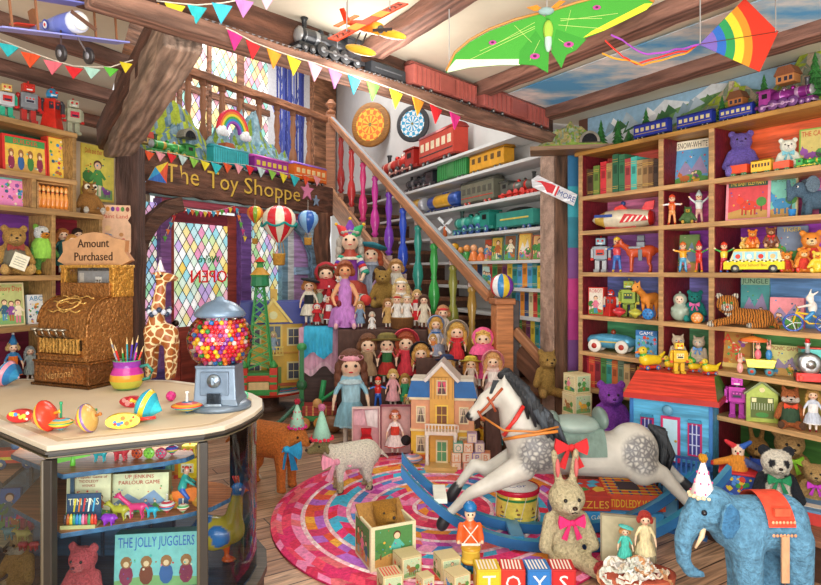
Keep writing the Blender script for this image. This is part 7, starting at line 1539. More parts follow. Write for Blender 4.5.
blob('bear_head',t,[e(0,0,.95,.26,.24,.24,0),e(.06,-.22,.9,.12,.12,.1,1),c((0,0,.5),(0,0,.85),.22,.2,0)]+mir(e(.2,.02,1.12,.08,.05,.08,0)),['#b07a24','#c08a30'],'fur',.03);eyes(t,.1,-.2,1.0,.024);ball('nose',t,.06,-.34,.93,.035,'#2a1a10')
for px,py,sz,rz,kd,sd_,lab,st_ in((407,572,27,.45,'beast',181,'tan picture cube leaning close to the bear box',None),(390,590,26,.35,'beast',183,'picture cube with a striped top and a bird picture','#d84a3a'),(425,586,17,.5,'people',185,'smallest picture cube, alone between the larger ones',None),(447,573,26,.35,'person',187,'picture cube with a brown-haired girl portrait',None),(457,588,24,.5,'beast',189,'picture cube with a bird, beside the yellow letter block',None)):
 v=G(px,py+2,RUG);toyblock('picture_cube',lab,v,sz*v.y/F*.82,rz,'#ece4b8','#c8b888',None,'#fff',kd,sd_,stripes=st_)
for i,(ch,cc)in enumerate((('T','#f0cc2a'),('O','#e0382a'),('Y','#2f80d0'),('S','#d8282a'))):
 d_=2.9;v=P(487+24.8*i,300,d_);v.z=RUG if i<4 else 0
 toyblock('letter_block','large %s block with white letter %s in the row spelling toys'%(['yellow','orange-red','blue','crimson'][i],ch),v,24*d_/F,(.06,-.04,.05,-.05)[i],cc,shade(cc,.8),ch,'#f8f4f0',stripes='#f4ece0')
v=G(353,489,RUG);s_=56*v.y/F
t,hx,hz=quad('toy_lamb','white wool toy lamb on small wheels with a pink bow','toy sheep',v,s_,.35,'#f4eedc',None,'fur',.3,.46,'flop',True,None,.25,.15,headc='#8f8658',snout=.12,feet='#c8ba90',L=.34)
for x_ in(-.27,.27):
 for y_ in(-.16,.16):wheel(t,x_,y_,.05,.055,'#2a2a2e','#8a8a90',.04,'y')
bow(t,-.34,-.19,.58,.5,'#f0a0b8')
vv=v+Matrix.Rotation(.35,3,'Z')@Vector((hx*s_,0,0));vv.z=v.z+(hz+.12)*s_;party_hat('mint green party hat with red ruffle and pink pompom on the lamb',vv,s_*.62,'#9fd8c0',None,'#f08ab8','#e0304a',rz=0)
v=G(264,487,0);v=P(268,300,4.3);v.z=0;s_=68*4.3/F
t,hx,hz=quad('plush_dog','shaggy orange-brown plush dog on wheels with a blue bow','toy dog',v,s_,PI-.35,'#c8702c',None,'fur',.12,.55,'flop',True,None,.27,.16,headc='#d07a34',L=.4,snout=.06)
for x_ in(-.3,.3):
 for y_ in(-.17,.17):wheel(t,x_,y_,.06,.07,'#b8a890','#5a4a3a',.04,'y')
bow(t,-.36,.3,.62,.5,'#2fa8e0').rotation_euler=(0,0,PI)
t.children[-1].location=(-.7,.62-.3,0);t.children[-1].location=(0,0,0);q=t.children[-1]
for o in list(t.children):
 if o.name.startswith('bow'):bpy.data.objects.remove(o)
b=MB();b.push(-.45,.2,.66,rz=PI);
for s_2 in(-1,1):b.prism([(0,.01),(s_2*.2,.12),(s_2*.22,0),(s_2*.2,-.12),(0,-.01)],-.03,.04,'#2fa8e0');b.prism([(0,0),(s_2*.06,0),(s_2*.16,-.28),(s_2*.06,-.3)],0,.02,'#2088c0')
b.ell(0,-.02,0,.05,col='#2fa8e0');b.pop();b.build('bow',t,'cloth')
vv=v+Matrix.Rotation(PI-.35,3,'Z')@Vector((hx*s_,0,0));vv.z=(hz+.13)*s_;party_hat('small pale green party hat with magenta ruffle on the plush dog',vv,s_*.42,'#a8d8c0','#e84a6a','#d82a4a','#d82a80')
gx=P(602,300,3.72);gz=RUG
for i,(w_,dd,hh,cc,tc_,ti,lab,dx,rzz)in enumerate(((.60,.36,.05,'#4a5a9a','#f0f0f0','','dark blue game box at the bottom of the stack',0,-.05),(.56,.34,.055,'#3a9ad8','#f4f0d0','GAME GAMES','light blue game box in the stack under the red ones',.02,-.08),(.27,.3,.085,'#c83a2a','#f0c040','PUZZLES','red puzzle box lying on the light blue game box',-.13,-.05),(.32,.3,.09,'#e0502a','#f4c830','TIDDLEDY WINKS','orange-red tiddlywinks box with a tartan lid',.165,-.12))):
 zz_=gz+(0,.052,.109,.109)[i];t=T('game_box',lab,'box',(gx.x+dx,gx.y-.02,zz_),1,rzz);b=MB();b.box(0,0,0,w_,dd,hh,cc);b.build('box_base',t,'paper',.003)
 b=MB()
 if ti:b.text(ti,0,hh*.2,hh*.75,-dd/2-.001,tc_,w_*.92)
 if i==3:
  for k_ in range(6):b.box(-w_*.42+w_*.168*k_,0,hh,.014,dd*.98,.001,'#3a4a8a');b.box(0,-dd*.42+dd*.168*k_,hh+.001,w_*.98,.014,.001,'#e8c03a')
  b.box(-.02,0,hh+.002,.12,.14,.002,'#4a3a3a')
 elif i==2:
  for k_ in range(12):b.push(r2.uniform(-.1,.1),r2.uniform(-.1,.1),hh,rz=r2.random());b.box(0,0,0,.06,.05,.001+.0002*k_,r2.choice(['#3f9a4a','#e8c040','#4fb0d0','#d83a2a']));b.pop()
 else:b.box(0,0,hh,w_*.96,dd*.96,.0008,shade(cc,1.2))
 b.build('lid_print',t,'paper')
v=P(632,300,2.95);v.z=0;d_=2.95;w_=54*d_/F;h_=52*d_/F
t=T('doll_card','old cream card box with lace standing behind two dolls','box',(v.x,v.y+.05,0),1,-.25,None,(-.12,0,-.25));b=MB();b.box(0,0,0,w_,.02,h_+.06,'#8a8068');b.box(0,-.012,.01,w_*.94,.006,h_+.04,'#b8b090');b.build('card_back',t,'paper')
for px,hp,dr,ha,hc,lab in((625,44,'#4fc8b8','#e0a060','#5fd0c8','small doll in a turquoise dress and cap before the cream card'),(645,60,'#f0e0b0','#c03a30',None,'red-haired doll in a cream lace dress before the card')):
 q=P(px,300,2.9);q.z=.13;doll(lab,q,hp*2.9/F*.86,-.2,dr,ha,'beret' if hc else None,hc or '#fff',long=False,shoes='#c8502a',legs=True)
t=T('lace_basket','low basket heaped with crumpled white and pink lace','basket',(P(636,300,2.85).x,2.84,0),1)
b=MB();b.lathe([(.13,0),(.15,.06),(.16,.12),(.14,.125)],['#b8543a','#c86a4a','#a84a34'],20);b.v=[(x*1.1,y*.7,z)for x,y,z in b.v];b.build('basket_body',t,'cloth')
b=MB();cols=['#f2ece0','#e8dcc8','#f4f0ea','#e0d0b8','#d8dcd0']
def frill(b,x,y,z,r,cc):
 b.push(x,y,z,rz=r2.uniform(0,6),rx=r2.uniform(-.9,.5),ry=r2.uniform(-.6,.6));n=16;vs=[(0,0,-r*.3)]
 for q,kk in((.5,.1),(1,.45),(1.15,.2)):vs+=[(r*q*cos(2*PI*i/n),r*q*sin(2*PI*i/n),r*kk*(1 if i%2 else .2))for i in range(n)]
 fs=[(0,1+i,1+(i+1)%n)for i in range(n)]+[(1+k*n+i,1+(k+1)*n+i,1+(k+1)*n+(i+1)%n,1+k*n+(i+1)%n)for k in(0,1)for i in range(n)]
 b.add(vs,fs,cc,False);b.pop()
for i in range(60):
 a=r2.uniform(0,6.28);rr=r2.uniform(0,.13);x=rr*cos(a)*1.15;y=rr*sin(a)*.7;cc='#ee8fae' if x>.1 else('#d8a070' if r2.random()<.08 else r2.choice(cols));frill(b,x,y-.02,.14+r2.uniform(-.02,.03)-rr*.25,r2.uniform(.028,.045),cc)
b.build('lace',t,'cloth')
# ================= ELEPHANT =================
v=P(757,300,2.42);v.z=0;ES=2.42/F
def E(px,py,y=0):return((px-757)*ES,y,EYE-(py-HY)*ES-.0)
t=T('plush_elephant','large blue plush elephant with tusk and party hat','toy elephant',(v.x,v.y,0),1,0)
pr=[c(E(735,523),E(778,522),.105,.105,0),e(*E(783,521),.09,.1,.105,0),e(*E(712,508),.085,.085,.088,0),c(E(704,506),E(692,520),.062,.05,0),c(E(692,520),E(683,540),.046,.036,0),c(E(683,540),E(683,560),.036,.028,0),c(E(683,560),E(690,572),.028,.023,0),c(E(690,572),E(701,574),.023,.018,0)]
for y in(-.062,.062):
 dx=0 if y<0 else 9
 pr+=[c(E(738+dx,535,y),E(740+dx,585,y),.062,.05,0),c(E(740+dx,585,y),E(739+dx,650,y),.05,.052,0),e(*E(737+dx,652,y),.06,.052,.03,2),c(E(786-dx,532,y),E(790-dx,580,y),.064,.047,0),c(E(790-dx,580,y),E(789-dx,650,y),.046,.05,0),e(*E(787-dx,652,y),.06,.052,.03,2)]
def fold(V,own,cc):
 return cc
blob('body',t,pr,['#5f93b4','#7fa8bc','#7f8f98'],'fur',.013)
for s_ in(-1,1):
 b=MB();y=s_*.09;b.push(0,0,0)
 pts=[(716,492),(724,500),(725,514),(718,526),(710,527),(706,518),(708,503),(711,495)]
 b.prism([(E(a,c_)[0],E(a,c_)[2])for a,c_ in pts],y-.014 if s_>0 else y-.03,y+.014 if s_>0 else y-.005,'#3f78a4','#5a90b4');b.pop();b.build('ear',t,'fur',.008)
 b=MB();b.tube([E(700,522,s_*.03),E(697,532,s_*.04),E(690,543,s_*.045)],[.012,.01,.004],'#e8c8a0',8);b.build('tusk',t,'satin')
 ball('eye',t,*E(697,507,s_*.06),.011,'#1a1a20')
b=MB();n=12;vs=[];fs=[]
for px in(752,778):
 q=E(px,521)
 for i in range(n+1):a=PI*(.06+.88*i/n);vs.append((q[0],.118*cos(a),q[2]+.118*sin(a)))
for i in range(n):fs.append((i,i+1,n+2+i,n+1+i))
b.add(vs,fs,'#e04a30',True)
for i in range(7):b.ell(E(755+3.4*i,0)[0],-.127,E(0,522)[2]+(.0),.006,.003,.006,'#f0a070',6,4);b.ell(E(755+3.4*i,0)[0],-.122,E(0,510)[2],.006,.003,.006,'#f4b088',6,4)
b.build('blanket',t,'cloth');b=MB();b.box((E(765,0))[0],-.131,E(0,566)[2],.028,.008,.17,'#c89a74');b.build('girth_strap',t,'cloth')
b=MB();b.prism([(E(758,0)[0],E(0,505)[2]),(E(773,0)[0],E(0,505)[2]),(E(773,0)[0],E(0,498)[2]),(E(758,0)[0],E(0,498)[2])],-.115,-.1,'#e8603f');b.build('blanket_pad',t,'cloth')
vv=Vector((v.x,v.y,0))+Vector(E(703,496));party_hat('tall white party hat with pink dots and orange pompom on the elephant',vv,43*ES*.98,'#f8f4f4','#f0508a','#f0a820','#f0e0b8')
v=P(766,300,2.75);v.z=0;s_=32*2.75/F;t=T('toy_boat','tiny red, white and brown toy boat under the elephant','toy boat',v,s_,.1);b=MB();b.prism([(-.42,0),(.42,0),(.5,.2),(-.5,.2)],-.12,.12,'#b8583a');b.box(0,0,.2,.7,.18,.05,'#e8e0d0');b.build('hull',t,'satin',.02);b=MB();b.box(.1,0,.25,.3,.14,.15,'#e8c860');b.box(-.15,0,.25,.12,.12,.28,'#f0f0f0');b.cyl((.1,0,.4),(.1,0,.6),.04,.04,'#d84a2a');b.build('deckhouse',t,'satin')
v=RB.off(.1).xy(811,.22);b=MB();t=T('boat_box','red and blue boxed boat game on the low bench','box',v,1,RB.rz+.3);b.box(0,0,0,.24,.2,.06,'#c83a34');b.box(0,0,.06,.235,.195,.012,'#5f8ab0');b.box(.02,-.02,.072,.12,.06,.002,'#e8e0d0');b.build('box_body',t,'paper',.003)
# ================= GLASS DISPLAY COUNTER =================
CT=.95
OUT=[(-2.3,2.86),(-1.9,2.54),(-1.437,2.17),(-1.142,1.9375),(-.711,2.145),(-.655,2.2),(-.62,2.3),(-.60,2.42),(-.60,2.54),(-.635,2.68),(-.71,2.8),(-.82,2.9),(-1.0,3.02),(-1.21,3.14),(-2.25,3.18)]
def inset(pts,k):
 n=len(pts);o=[]
 for i in range(n):
  p,q,s_=Vector(pts[i-1]),Vector(pts[i]),Vector(pts[(i+1)%n]);a=(q-p).normalized();b_=(s_-q).normalized()
  nn=(Vector((-a.y,a.x))+Vector((-b_.y,b_.x))).normalized();o.append(tuple(q+nn*k/max(.45,nn.dot(Vector((-a.y,a.x))))))
 return o
def slab(b,pts,z0,z1,col,top=None):
 n=len(pts);b.add([(x,y,z0)for x,y in pts]+[(x,y,z1)for x,y in pts],[tuple(range(n-1,-1,-1)),tuple(range(n,2*n))]+[(i,(i+1)%n,(i+1)%n+n,i+n)for i in range(n)],[col,top or col]+[col]*n)
dc=T('display_case','curved glass display counter with a dark moulded frame and pale mottled top','display case',(0,0,0))
b=MB();slab(b,inset(OUT,.006),CT-.018,CT,'#cfc3ad','#e2dccf');b.build('counter_top',dc,'plaster',.004)
b=MB();slab(b,inset(OUT,.05),CT,CT+.001,'#cbb79a');slab(b,inset(OUT,.075),CT+.001,CT+.002,'#dccdb2');b.build('top_inlay',dc,'rock_soft' if 0 else 'plaster')
b=MB();slab(b,OUT,CT-.025,CT-.018,'#3a332c');slab(b,inset(OUT,.012),CT-.036,CT-.025,'#1f1c1a');slab(b,inset(OUT,.004),CT-.039,CT-.036,'#6a5f48');slab(b,inset(OUT,.02),CT-.045,CT-.039,'#2a2622');b.build('moulding',dc,'satin')
b=MB();IN=inset(OUT,.03);slab(b,inset(OUT,-.01),0,.08,'#2a2622');slab(b,OUT,.08,.27,'#33302c');slab(b,inset(OUT,-.012),.27,.295,'#4a4238');b.build('base',dc,'wood')
b=MB();slab(b,inset(OUT,.03),.295,.3,'#24405a');b.build('base_board',dc,'wood')
for i in(1,3,4):b=MB();x,y=inset(OUT,.02)[i];b.box(0,0,.295,.03,.03,CT-.045-.295,'#2f2a24');b.cyl((-.017,-.012,.3),(-.017,-.012,CT-.045),.006,.006,'#5a5140');o=b.build('frame_post',dc,'satin',.003);o.location=(x,y,0);o.rotation_euler=(0,0,.45 if i==4 else-.1)
def pane(i0,i1,nm='glass_pane'):
 b=MB();pts=IN[i0:i1+1];n=len(pts);vs=[(x,y,.3)for x,y in pts]+[(x,y,CT-.045)for x,y in pts];b.add(vs,[(i,i+1,n+i+1,n+i)for i in range(n-1)],'#fff',True);b.build(nm,dc,'glass' if i1<5 else 'glass_clear')
pane(0,3);pane(3,4);pane(4,11,'curved_glass_pane')
b=MB()
def vb(p,q,z0,z1,col,th=.012):d=(Vector(q)-Vector(p));m_=(Vector(p)+Vector(q))/2;b.push(m_.x,m_.y,z0,rz=math.atan2(d.y,d.x));b.box(0,0,0,d.length,th,z1-z0,col);b.pop()
vb((-1.62,2.62),(-1.0,2.62),.3,CT-.075,'#3a6484');[vb((-1.6+.1*i,2.608),(-1.59+.1*i,2.608),.3,CT-.075,'#1f3f5a',.014)for i in range(7)];vb((-2.1,2.75),(-1.6,2.63),.3,CT-.075,'#3a5f7a');b.build('back_panel',dc,'wood')
def shelf(pts,z,nm,c1='#2f6288',c2='#b8744a'):b=MB();slab(b,pts,z-.018,z,c1,c2);b.build(nm,dc,'wood',.003)
S1,S2=.835,.645
shelf([(-1.14,2.03),(-.86,2.165),(-.80,2.21),(-.785,2.255),(-.81,2.30),(-.88,2.31),(-1.05,2.6),(-1.55,2.6),(-1.45,2.25)],S1,'shelf_board')
shelf([(-1.14,2.02),(-.80,2.18),(-.72,2.25),(-.68,2.34),(-.70,2.44),(-.76,2.5),(-1.0,2.6),(-1.55,2.6),(-1.45,2.25)],S2,'shelf_board')
shelf([(-2.1,2.72),(-1.62,2.34),(-1.2,2.02),(-1.44,2.24),(-1.56,2.6)],.735,'shelf_board','#3a4a5a','#9a6a4a')if 0 else shelf([(-2.1,2.74),(-1.9,2.6),(-1.47,2.235),(-1.56,2.6)],.735,'side_shelf_board','#3a4a5a','#9a6a4a')
shelf([(-2.1,2.74),(-1.9,2.6),(-1.47,2.235),(-1.56,2.6)],.50,'side_shelf_board','#3a4a5a','#d8c8a0')
def at(px,d,z):v=P(px,300,d);v.z=z;return v
def tinyquad(name,label,cat,px,d,z,hp,col,rz=0,flip=False,**k):
 v=at(px,d,z);return quad(name,label,cat,v,hp*d/F,rz+(PI if flip else 0),col,None,'gloss',vox=.03,**k)[0]
v=at(72,2.12,S2+.165);s_=34*2.12/F;t=T('toy_glider','lime green toy aeroplane propped behind the tiddlywinks book','toy aeroplane',v,s_,.2)
b=MB();b.cyl((0,0,-.1),(.05,0,.75),.09,.05,'#7fd84a',10);b.build('fuselage',t,'gloss');b=MB();b.prism([(-.55,.28),(.5,.48),(.5,.64),(-.5,.46)],-.04,0,'#8fe05a');b.build('wing',t,'gloss');b=MB();b.prism([(-.15,-.05),(.2,-.02),(.16,.1),(-.1,.08)],-.05,-.02,'#c8703a');b.build('band',t,'gloss')
b=MB();b.box(0,0,-.28-.165/s_+.28,.1,.1,.165/s_,'#2f4a60');b.build('stand',t,'satin').location=(0,.05,0)
t,hx,hz=quad('toy_kangaroo','turquoise plastic kangaroo on the upper glass case shelf','toy animal',at(100,2.16,S1),18*2.16/F,PI,'#2fb0b8',None,'gloss',.5,.4,'point',True,None,.17,.1,vox=.03)
tinyquad('toy_bear','glossy red toy bear walking on the upper glass case shelf','toy animal',121,2.18,S1,18,'#d8404a',body=.26,headr=.15,neck=.05)
for px,cc,c2,lab in((137,'#c8502a','#4a2a3a','red and brown button disc on the upper glass shelf'),(149,'#8fd04a','#5fa03a','lime green button disc on the upper glass shelf'),(161,'#c84a6a','#3aa0a0','teal centred spinner leaning on the upper glass shelf')):disc_toy(lab,at(px,2.2,S1),5.5*2.2/F,cc,c2)
top_toy('rainbow striped top at the rounded end of the upper glass shelf',at(172,2.24,S1),6.5*2.24/F,['#3a6ac8','#c83a8a','#3ab08a','#e8c83a','#8a3ab0'],stem='#e8c890')
def cb(label,px,d,w,h,z,kind,bg,seed,spine,title=None,tc='#a02020',name='picture_book',cat='book',**k):v=at(px,d,z);return book(label,v,w*d/F,h*d/F,.12,kind,bg,seed,spine,k.pop('frame',None),title,tc,None,.3,name,cat,k.pop('t',.015),-.08)
cb('cream tiddlywinks rule book with two gentlemen on the cover',88,2.15,42,42,S2,'people','#ded4a8',201,'#8a7a4a','The Popular Game of\nTIDDLEDY\nWINKS')
cb('wide cream boxed game with red lettering and a tree',139,2.2,56,38,S2,'scene','#d8d4a8',203,'#9a8a5a','UP JENKINS\nPARLOUR GAME','#b8302a','game_box','box',t=.04)
v=at(77,2.05,S2);w_=33*2.08/F;t=T('crayon_box','open box of colourful ten pins with a dark lid','box',v,1,.1)
b=MB();b.box(0,.03,0,w_,.05,.008,'#b8b070');b.box(0,.055,.0,w_,.004,.10,'#2a4a6a');b.box(0,.005,0,w_,.004,.012,'#c8c080');b.text('TEN PINS',0,.062,.034,.052,'#f0e8c0',w_*.9)
for i in range(5):b.prism([(-w_*.3+w_*.14*i,.04),(-w_*.26+w_*.14*i,.04),(-w_*.2+w_*.14*i,.085),(-w_*.25+w_*.14*i,.085)],.049,.051,['#e8d03a','#e87a2a','#d83a3a','#f0f0e0','#4fb0d8'][i])
b.build('box_body',t,'paper')
for i in range(11):
 vv=v+Vector((-w_/2+w_*(i+.5)/11,.02,.008));b=MB();b.lathe([(.3,0),(.42,.3),(.3,.8),(.1,1)],['#4a3a3a','#c8602a','#e8c83a','#3a9a7a','#2f7fc0','#2fa0b0','#e88aa8','#c83a5a','#3fa060','#e8502a','#d83a30'][i],8);o=b.thing('game_pin','%s wooden pin in the open ten pins box'%['charcoal','rust','yellow','sea green','blue','cyan','pale pink','raspberry','green','orange','red'][i],'game pin','gloss',vv,.016,0,'wooden pins in the box');o.scale=(.016,.016,.036)
tinyquad('toy_hippo','purple plastic hippopotamus before the tiddlywinks book','toy animal',109,2.09,S2,15,'#9a3ac0',body=.28,headr=.16,neck=.08,legl=.3,flip=True)
tinyquad('toy_camel','yellow plastic camel before the cream boxed game','toy animal',120,2.13,S2,20,'#b8b03a',neck=.4,legl=.42,extra=[c((0,0,.6),(0,0,.78),.13,.06,0)])
tinyquad('toy_giraffe','pink plastic giraffe leaning over the glass shelf','toy animal',137,2.14,S2,24,'#e0407a',neck=.62,legl=.42,body=.15)
tinyquad('toy_dog','turquoise plastic dog beside the pink giraffe','toy animal',152,2.15,S2,14,'#2fb0c8',ear='point')
tinyquad('toy_lamb','tiny pale grey plastic lamb between the camel and giraffe','toy animal',128,2.14,S2,10,'#c8c8b8')
for px,lab,cs_ in((167,'red and white striped top on the lower glass shelf',['#e8e4dc','#d8404a','#e8e4dc','#3a8fc0','#d8404a']),(183,'small green and cream top on the lower glass shelf',['#e8e0c0','#5fb06a','#e8e0c0','#d8604a'])):top_toy(lab,at(px,2.19,S2),(8 if px==167 else 6)*2.22/F,cs_,stem='#e8e0d0')
robot('small blue robot with a round dial head behind the games',at(118,2.4,S2+.0),48*2.4/F*.95,0,'#3a8fd8','#4fa8e8','#2f7ac0','#3a6ab0','#8fd0f0',dome=True)
robot('little silver and red robot behind the cream boxed game',at(141,2.42,S2),52*2.42/F,0,'#8a9ab8','#c8ccd8','#a84a5a','#3a4a8a','#c83a4a',dome=True)
robot('mint green robot with blue chest dials behind the cream game',at(162,2.40,S2),54*2.4/F,0,'#7fc0a8','#9ad0b0','#8fc8b0','#3a6ab8','#e8904a')
robot('yellow robot with orange arms at the end of the glass shelf',at(190,2.36,S2),54*2.36/F,0,'#e8c82a','#f0d040','#e88a2a','#e8e0c0','#d83a2a')
v=at(186,2.24,S2);s_=38*2.24/F;t=T('toy_motorcycle','orange tin motorcycle with a teal jacketed rider','toy motorcycle',v,s_,.15)
for x_ in(-.3,.34):wheel(t,x_,0,.2,.2,'#c88a2a','#e8d060',.09,'y')
b=MB();b.prism([(-.3,.2),(.2,.18),(.38,.5),(.2,.55),(-.35,.45)],-.07,.07,'#e8782a');b.tube([(.34,0,.2),(.22,0,.65)],.03,'#555');b.box(-.05,0,.12,.25,.16,.16,'#4a6a8a');b.build('motorcycle_frame',t,'tin')
blob('rider',t,[c((-.1,0,.52),(-.02,0,.8),.12,.1,0),e(.02,0,.97,.09,.08,.1,1),c((0,-.1,.78),(.22,-.1,.62),.05,.04,0),c((0,.1,.78),(.22,.1,.62),.05,.04,0),c((-.08,-.09,.48),(.08,-.11,.28),.07,.05,2),c((-.08,.09,.48),(.08,.11,.28),.07,.05,2),e(.02,0,1.06,.07,.07,.05,3)],['#2a9a90','#c89a80','#2f5fb8','#d83a2a'],'gloss',.03)
plush('teddy_bear','coral pink teddy bear sitting at the bottom of the glass case','teddy bear',at(84,2.2,.3),72*2.2/F,-.1,'#d8585e','#e06a6c',nose='#5a1a2a')
cb('turquoise boxed jugglers game with dressed-up animals',156,2.3,80,52,.3+.03,'beasts','#7fc8c0',211,'#4f9a98','THE JOLLY JUGGLERS','#3a6ab8','game_box','box',t=.06)
v=at(232,2.56,.3);s_=84*2.56/F;t=T('tin_peacock','tin peacock with blue head and golden body behind the curved glass','toy bird',v,s_,.1)
blob('body',t,[c((-.2,0,.35),(.0,0,.38),.2,.16,0),c((0,0,.4),(.06,0,.78),.13,.07,0),e(.07,0,.86,.09,.08,.09,1),c((.1,0,.86),(.24,0,.82),.035,.01,2),c((-.3,0,.4),(-.62,0,.12),.17,.08,1),e(-.16,-.15,.36,.17,.05,.12,1),e(-.16,.15,.36,.17,.05,.12,1),c((-.06,0,.2),(-.06,0,.05),.04,.03,2),e(-.04,0,.03,.1,.08,.03,2)],['#b8a83a','#2f6fb0','#d8602a'],'gloss',.028)
b=MB();[b.cyl((.06+.02*i,0,.93),(.04+.03*i,0,1.02),.008,.012,'#c83a2a')for i in(-1,0,1)];b.build('crest',t,'gloss');[ball('eye',t,.11,s2_*.075,.88,.015,'#f4f0e0')for s2_ in(-1,1)]
v=at(17,2.42,.735);s_=42*2.42/F;t=T('toy_car','red and yellow tin car with an orange-haired driver','toy car',v,s_,.15)
b=MB();b.prism([(-.5,.14),(.5,.14),(.5,.32),(.25,.36),(.2,.44),(-.45,.44),(-.5,.34)],-.16,.16,'#d8402a');b.box(.0,-.165,.22,.95,.01,.07,'#e8d83a');b.build('car_body',t,'tin',.01)
for x_ in(-.28,.3):wheel(t,x_,-.16,.12,.12,'#3a5a8a','#e8d8a0',.05,'y')
blob('driver',t,[e(0,0,.52,.14,.12,.14,0),e(0,0,.76,.14,.13,.14,1),e(0,.04,.84,.15,.13,.11,2)],['#3a80b8','#f0c0a0','#e0602a'],'gloss',.03);eyes(t,.05,-.12,.77,.018)
cb('blue robot story book in the side of the glass case',9,2.40,19,40,.50,'person','#2f6ab8',221,'#2f4f8a')
robot('translucent pink robot beside the blue robot book',at(27,2.40,.50),34*2.4/F,.1,'#d84a78','#e86a90','#c83a6a','#f0a0b8','#e8304a')
tinyquad('toy_rhino','teal plastic rhinoceros in the side of the glass case','toy animal',10,2.31,.50,14,'#3a8a98',body=.26);tinyquad('toy_goat','olive yellow plastic goat in the side of the glass case','toy animal',23,2.28,.50,17,'#b8a848',ear='point')
for px,lab in((23,'crimson plastic elephant facing its twin'),(34,'crimson plastic elephant nearer the frame post')):tinyquad('toy_elephant',lab,'toy animal',px,2.22,.50,10,'#b8203a',body=.28,headr=.17,neck=.05)
plush('toy_fox','pale tan plush fox peering out at the bottom of the side glass','toy fox',at(20,2.34,.3),66*2.34/F,-.25,'#c89a50','#f0e4cc',ear='fox')
# ================= CASH REGISTER =================
rp=Vector((-1.60,3.06,CT+.002));s_=.49;t=T('cash_register','ornate brass cash register with arched sign and drawer','cash register',rp,s_,-.38)
W=.72;BR='#7f5530';BR2='#a06e3c'
b=MB();b.box(0,.0,0,W*1.08,.62,.03,'#6a4420');b.box(0,0,.03,W*1.02,.58,.2,BR);b.box(0,0,.23,W*1.06,.6,.02,'#8a5a2a');b.build('drawer_base',t,'brass',.008)
b=MB();b.box(0,-.3,.05,W*.9,.02,.15,'#9a6434');b.text('National',0,.09,.11,-.312,'#e0b070',W*.7,.15);b.build('drawer',t,'brass',.006)
b=MB();pf=[(-.28,.25),(.28,.25),(.28,1.0),(-.02,1.0),(-.02,.86)]+[(-.02-.25*sin(a),.61+.25*cos(a))for a in[PI/2*i/8 for i in range(1,9)]]+[(-.28,.56),(-.28,.38)]
n=len(pf);vs=[(-W*.46,y,z)for y,z in pf]+[(W*.46,y,z)for y,z in pf];b.add(vs,[tuple(range(n)),tuple(range(2*n-1,n-1,-1))]+[(i,i+n,(i+1)%n+n,(i+1)%n)for i in range(n)],BR2);b.build('cabinet',t,'brass',.006)
b=MB()
for k_ in range(3):
 a0=.3+.4*k_;pts=[(-W*.3+W*.6*q/12,-.02-.262*sin(a0)-.0,.61+.262*cos(a0)+.012*sin(q*1.5+k_))for q in range(13)];b.tube(pts,.008,'#e8c070',5)
b.tube([(W*.2*cos(q),-.02-.265*sin(.75+.3*sin(q)),.61+.265*cos(.75+.3*sin(q)))for q in[2*PI*i/20 for i in range(21)]],.009,'#f0c878',5)
for sx in(-1,1):b.tube([(sx*W*.462,-.02-.25*sin(a),.61+.25*cos(a))for a in[PI/2*i/8 for i in range(9)]],.014,'#8a5a28',6)
b.build('ornament',t,'brass')
b=MB();b.box(0,-.3,.30,W*.8,.06,.02,'#8a5a2a');b.box(0,-.285,.36,W*.75,.02,.10,'#2a2018');[b.box(-W*.34+W*.062*i,-.30,.33,.018,.03,.14,'#d8a858')for i in range(12)];b.build('key_rack',t,'brass')
for i in range(5):b=MB();x=-W*.33+W*.13*i;b.tube([(x,-.27,.46),(x,-.36,.5),(x,-.38,.55)],.012,'#8a8070',6);b.lathe([(.035,.55),(.04,.56),(.035,.572)],'#a8a090',12);k0=36;b.v=[(vx+(x if j>=18 else 0),vy-(.38 if j>=18 else 0),vz)for j,(vx,vy,vz)in enumerate(b.v)];b.build('key',t,'metal')
b=MB();b.box(0,.13,.86,W*.98,.24,.04,'#c88a40');[b.box(sx*W*.46,.13,.86,.06,.26,.32,'#c8923f')for sx in(-1,1)];b.box(0,.2,.9,W*.9,.1,.26,'#70767c');b.box(0,.13,1.15,W*1.02,.28,.03,'#d8a850');b.box(0,.0,.87,W*.85,.02,.05,'#e0a850');b.build('display_housing',t,'brass',.006)
b=MB();b.rect(-W*.4,.93,W*.4,1.12,.148,'#a8acb0');b.rect(-.045,.95,.045,1.06,.145,'#f4f4ee');b.text('75',0,.97,.09,.143,'#2a2a2a');b.rect(-W*.37,.98,-W*.28,1.1,.145,'#d8d8d0');b.text('AMOUNT',0,.885,.03,-.0115,'#5a3414',W*.6);b.build('display_card',t,'paper')
b=MB();b.rect(-W*.43,.91,W*.43,1.14,.03,'#fff');b.build('display_glass',t,'glass_clear')
b=MB();pts=[(-.43,1.22),(-.36,1.3),(-.37,1.4),(-.22,1.43),(-.12,1.47),(0,1.485),(.12,1.47),(.22,1.43),(.37,1.4),(.36,1.3),(.43,1.22),(.33,1.18),(-.33,1.18)];pts=[(x*1.18,1.18+(z-1.18)*1.1)for x,z in pts];b.prism(pts,.08,.13,'#c89a70','#a8744a')
for ox in(0,.006):b.text('Amount',ox,1.36,.13,.078-ox*.1,'#3a2618');b.text('Purchased',ox,1.225,.13,.078-ox*.1,'#3a2618')
b.build('topper_sign',t,'satin',.006)
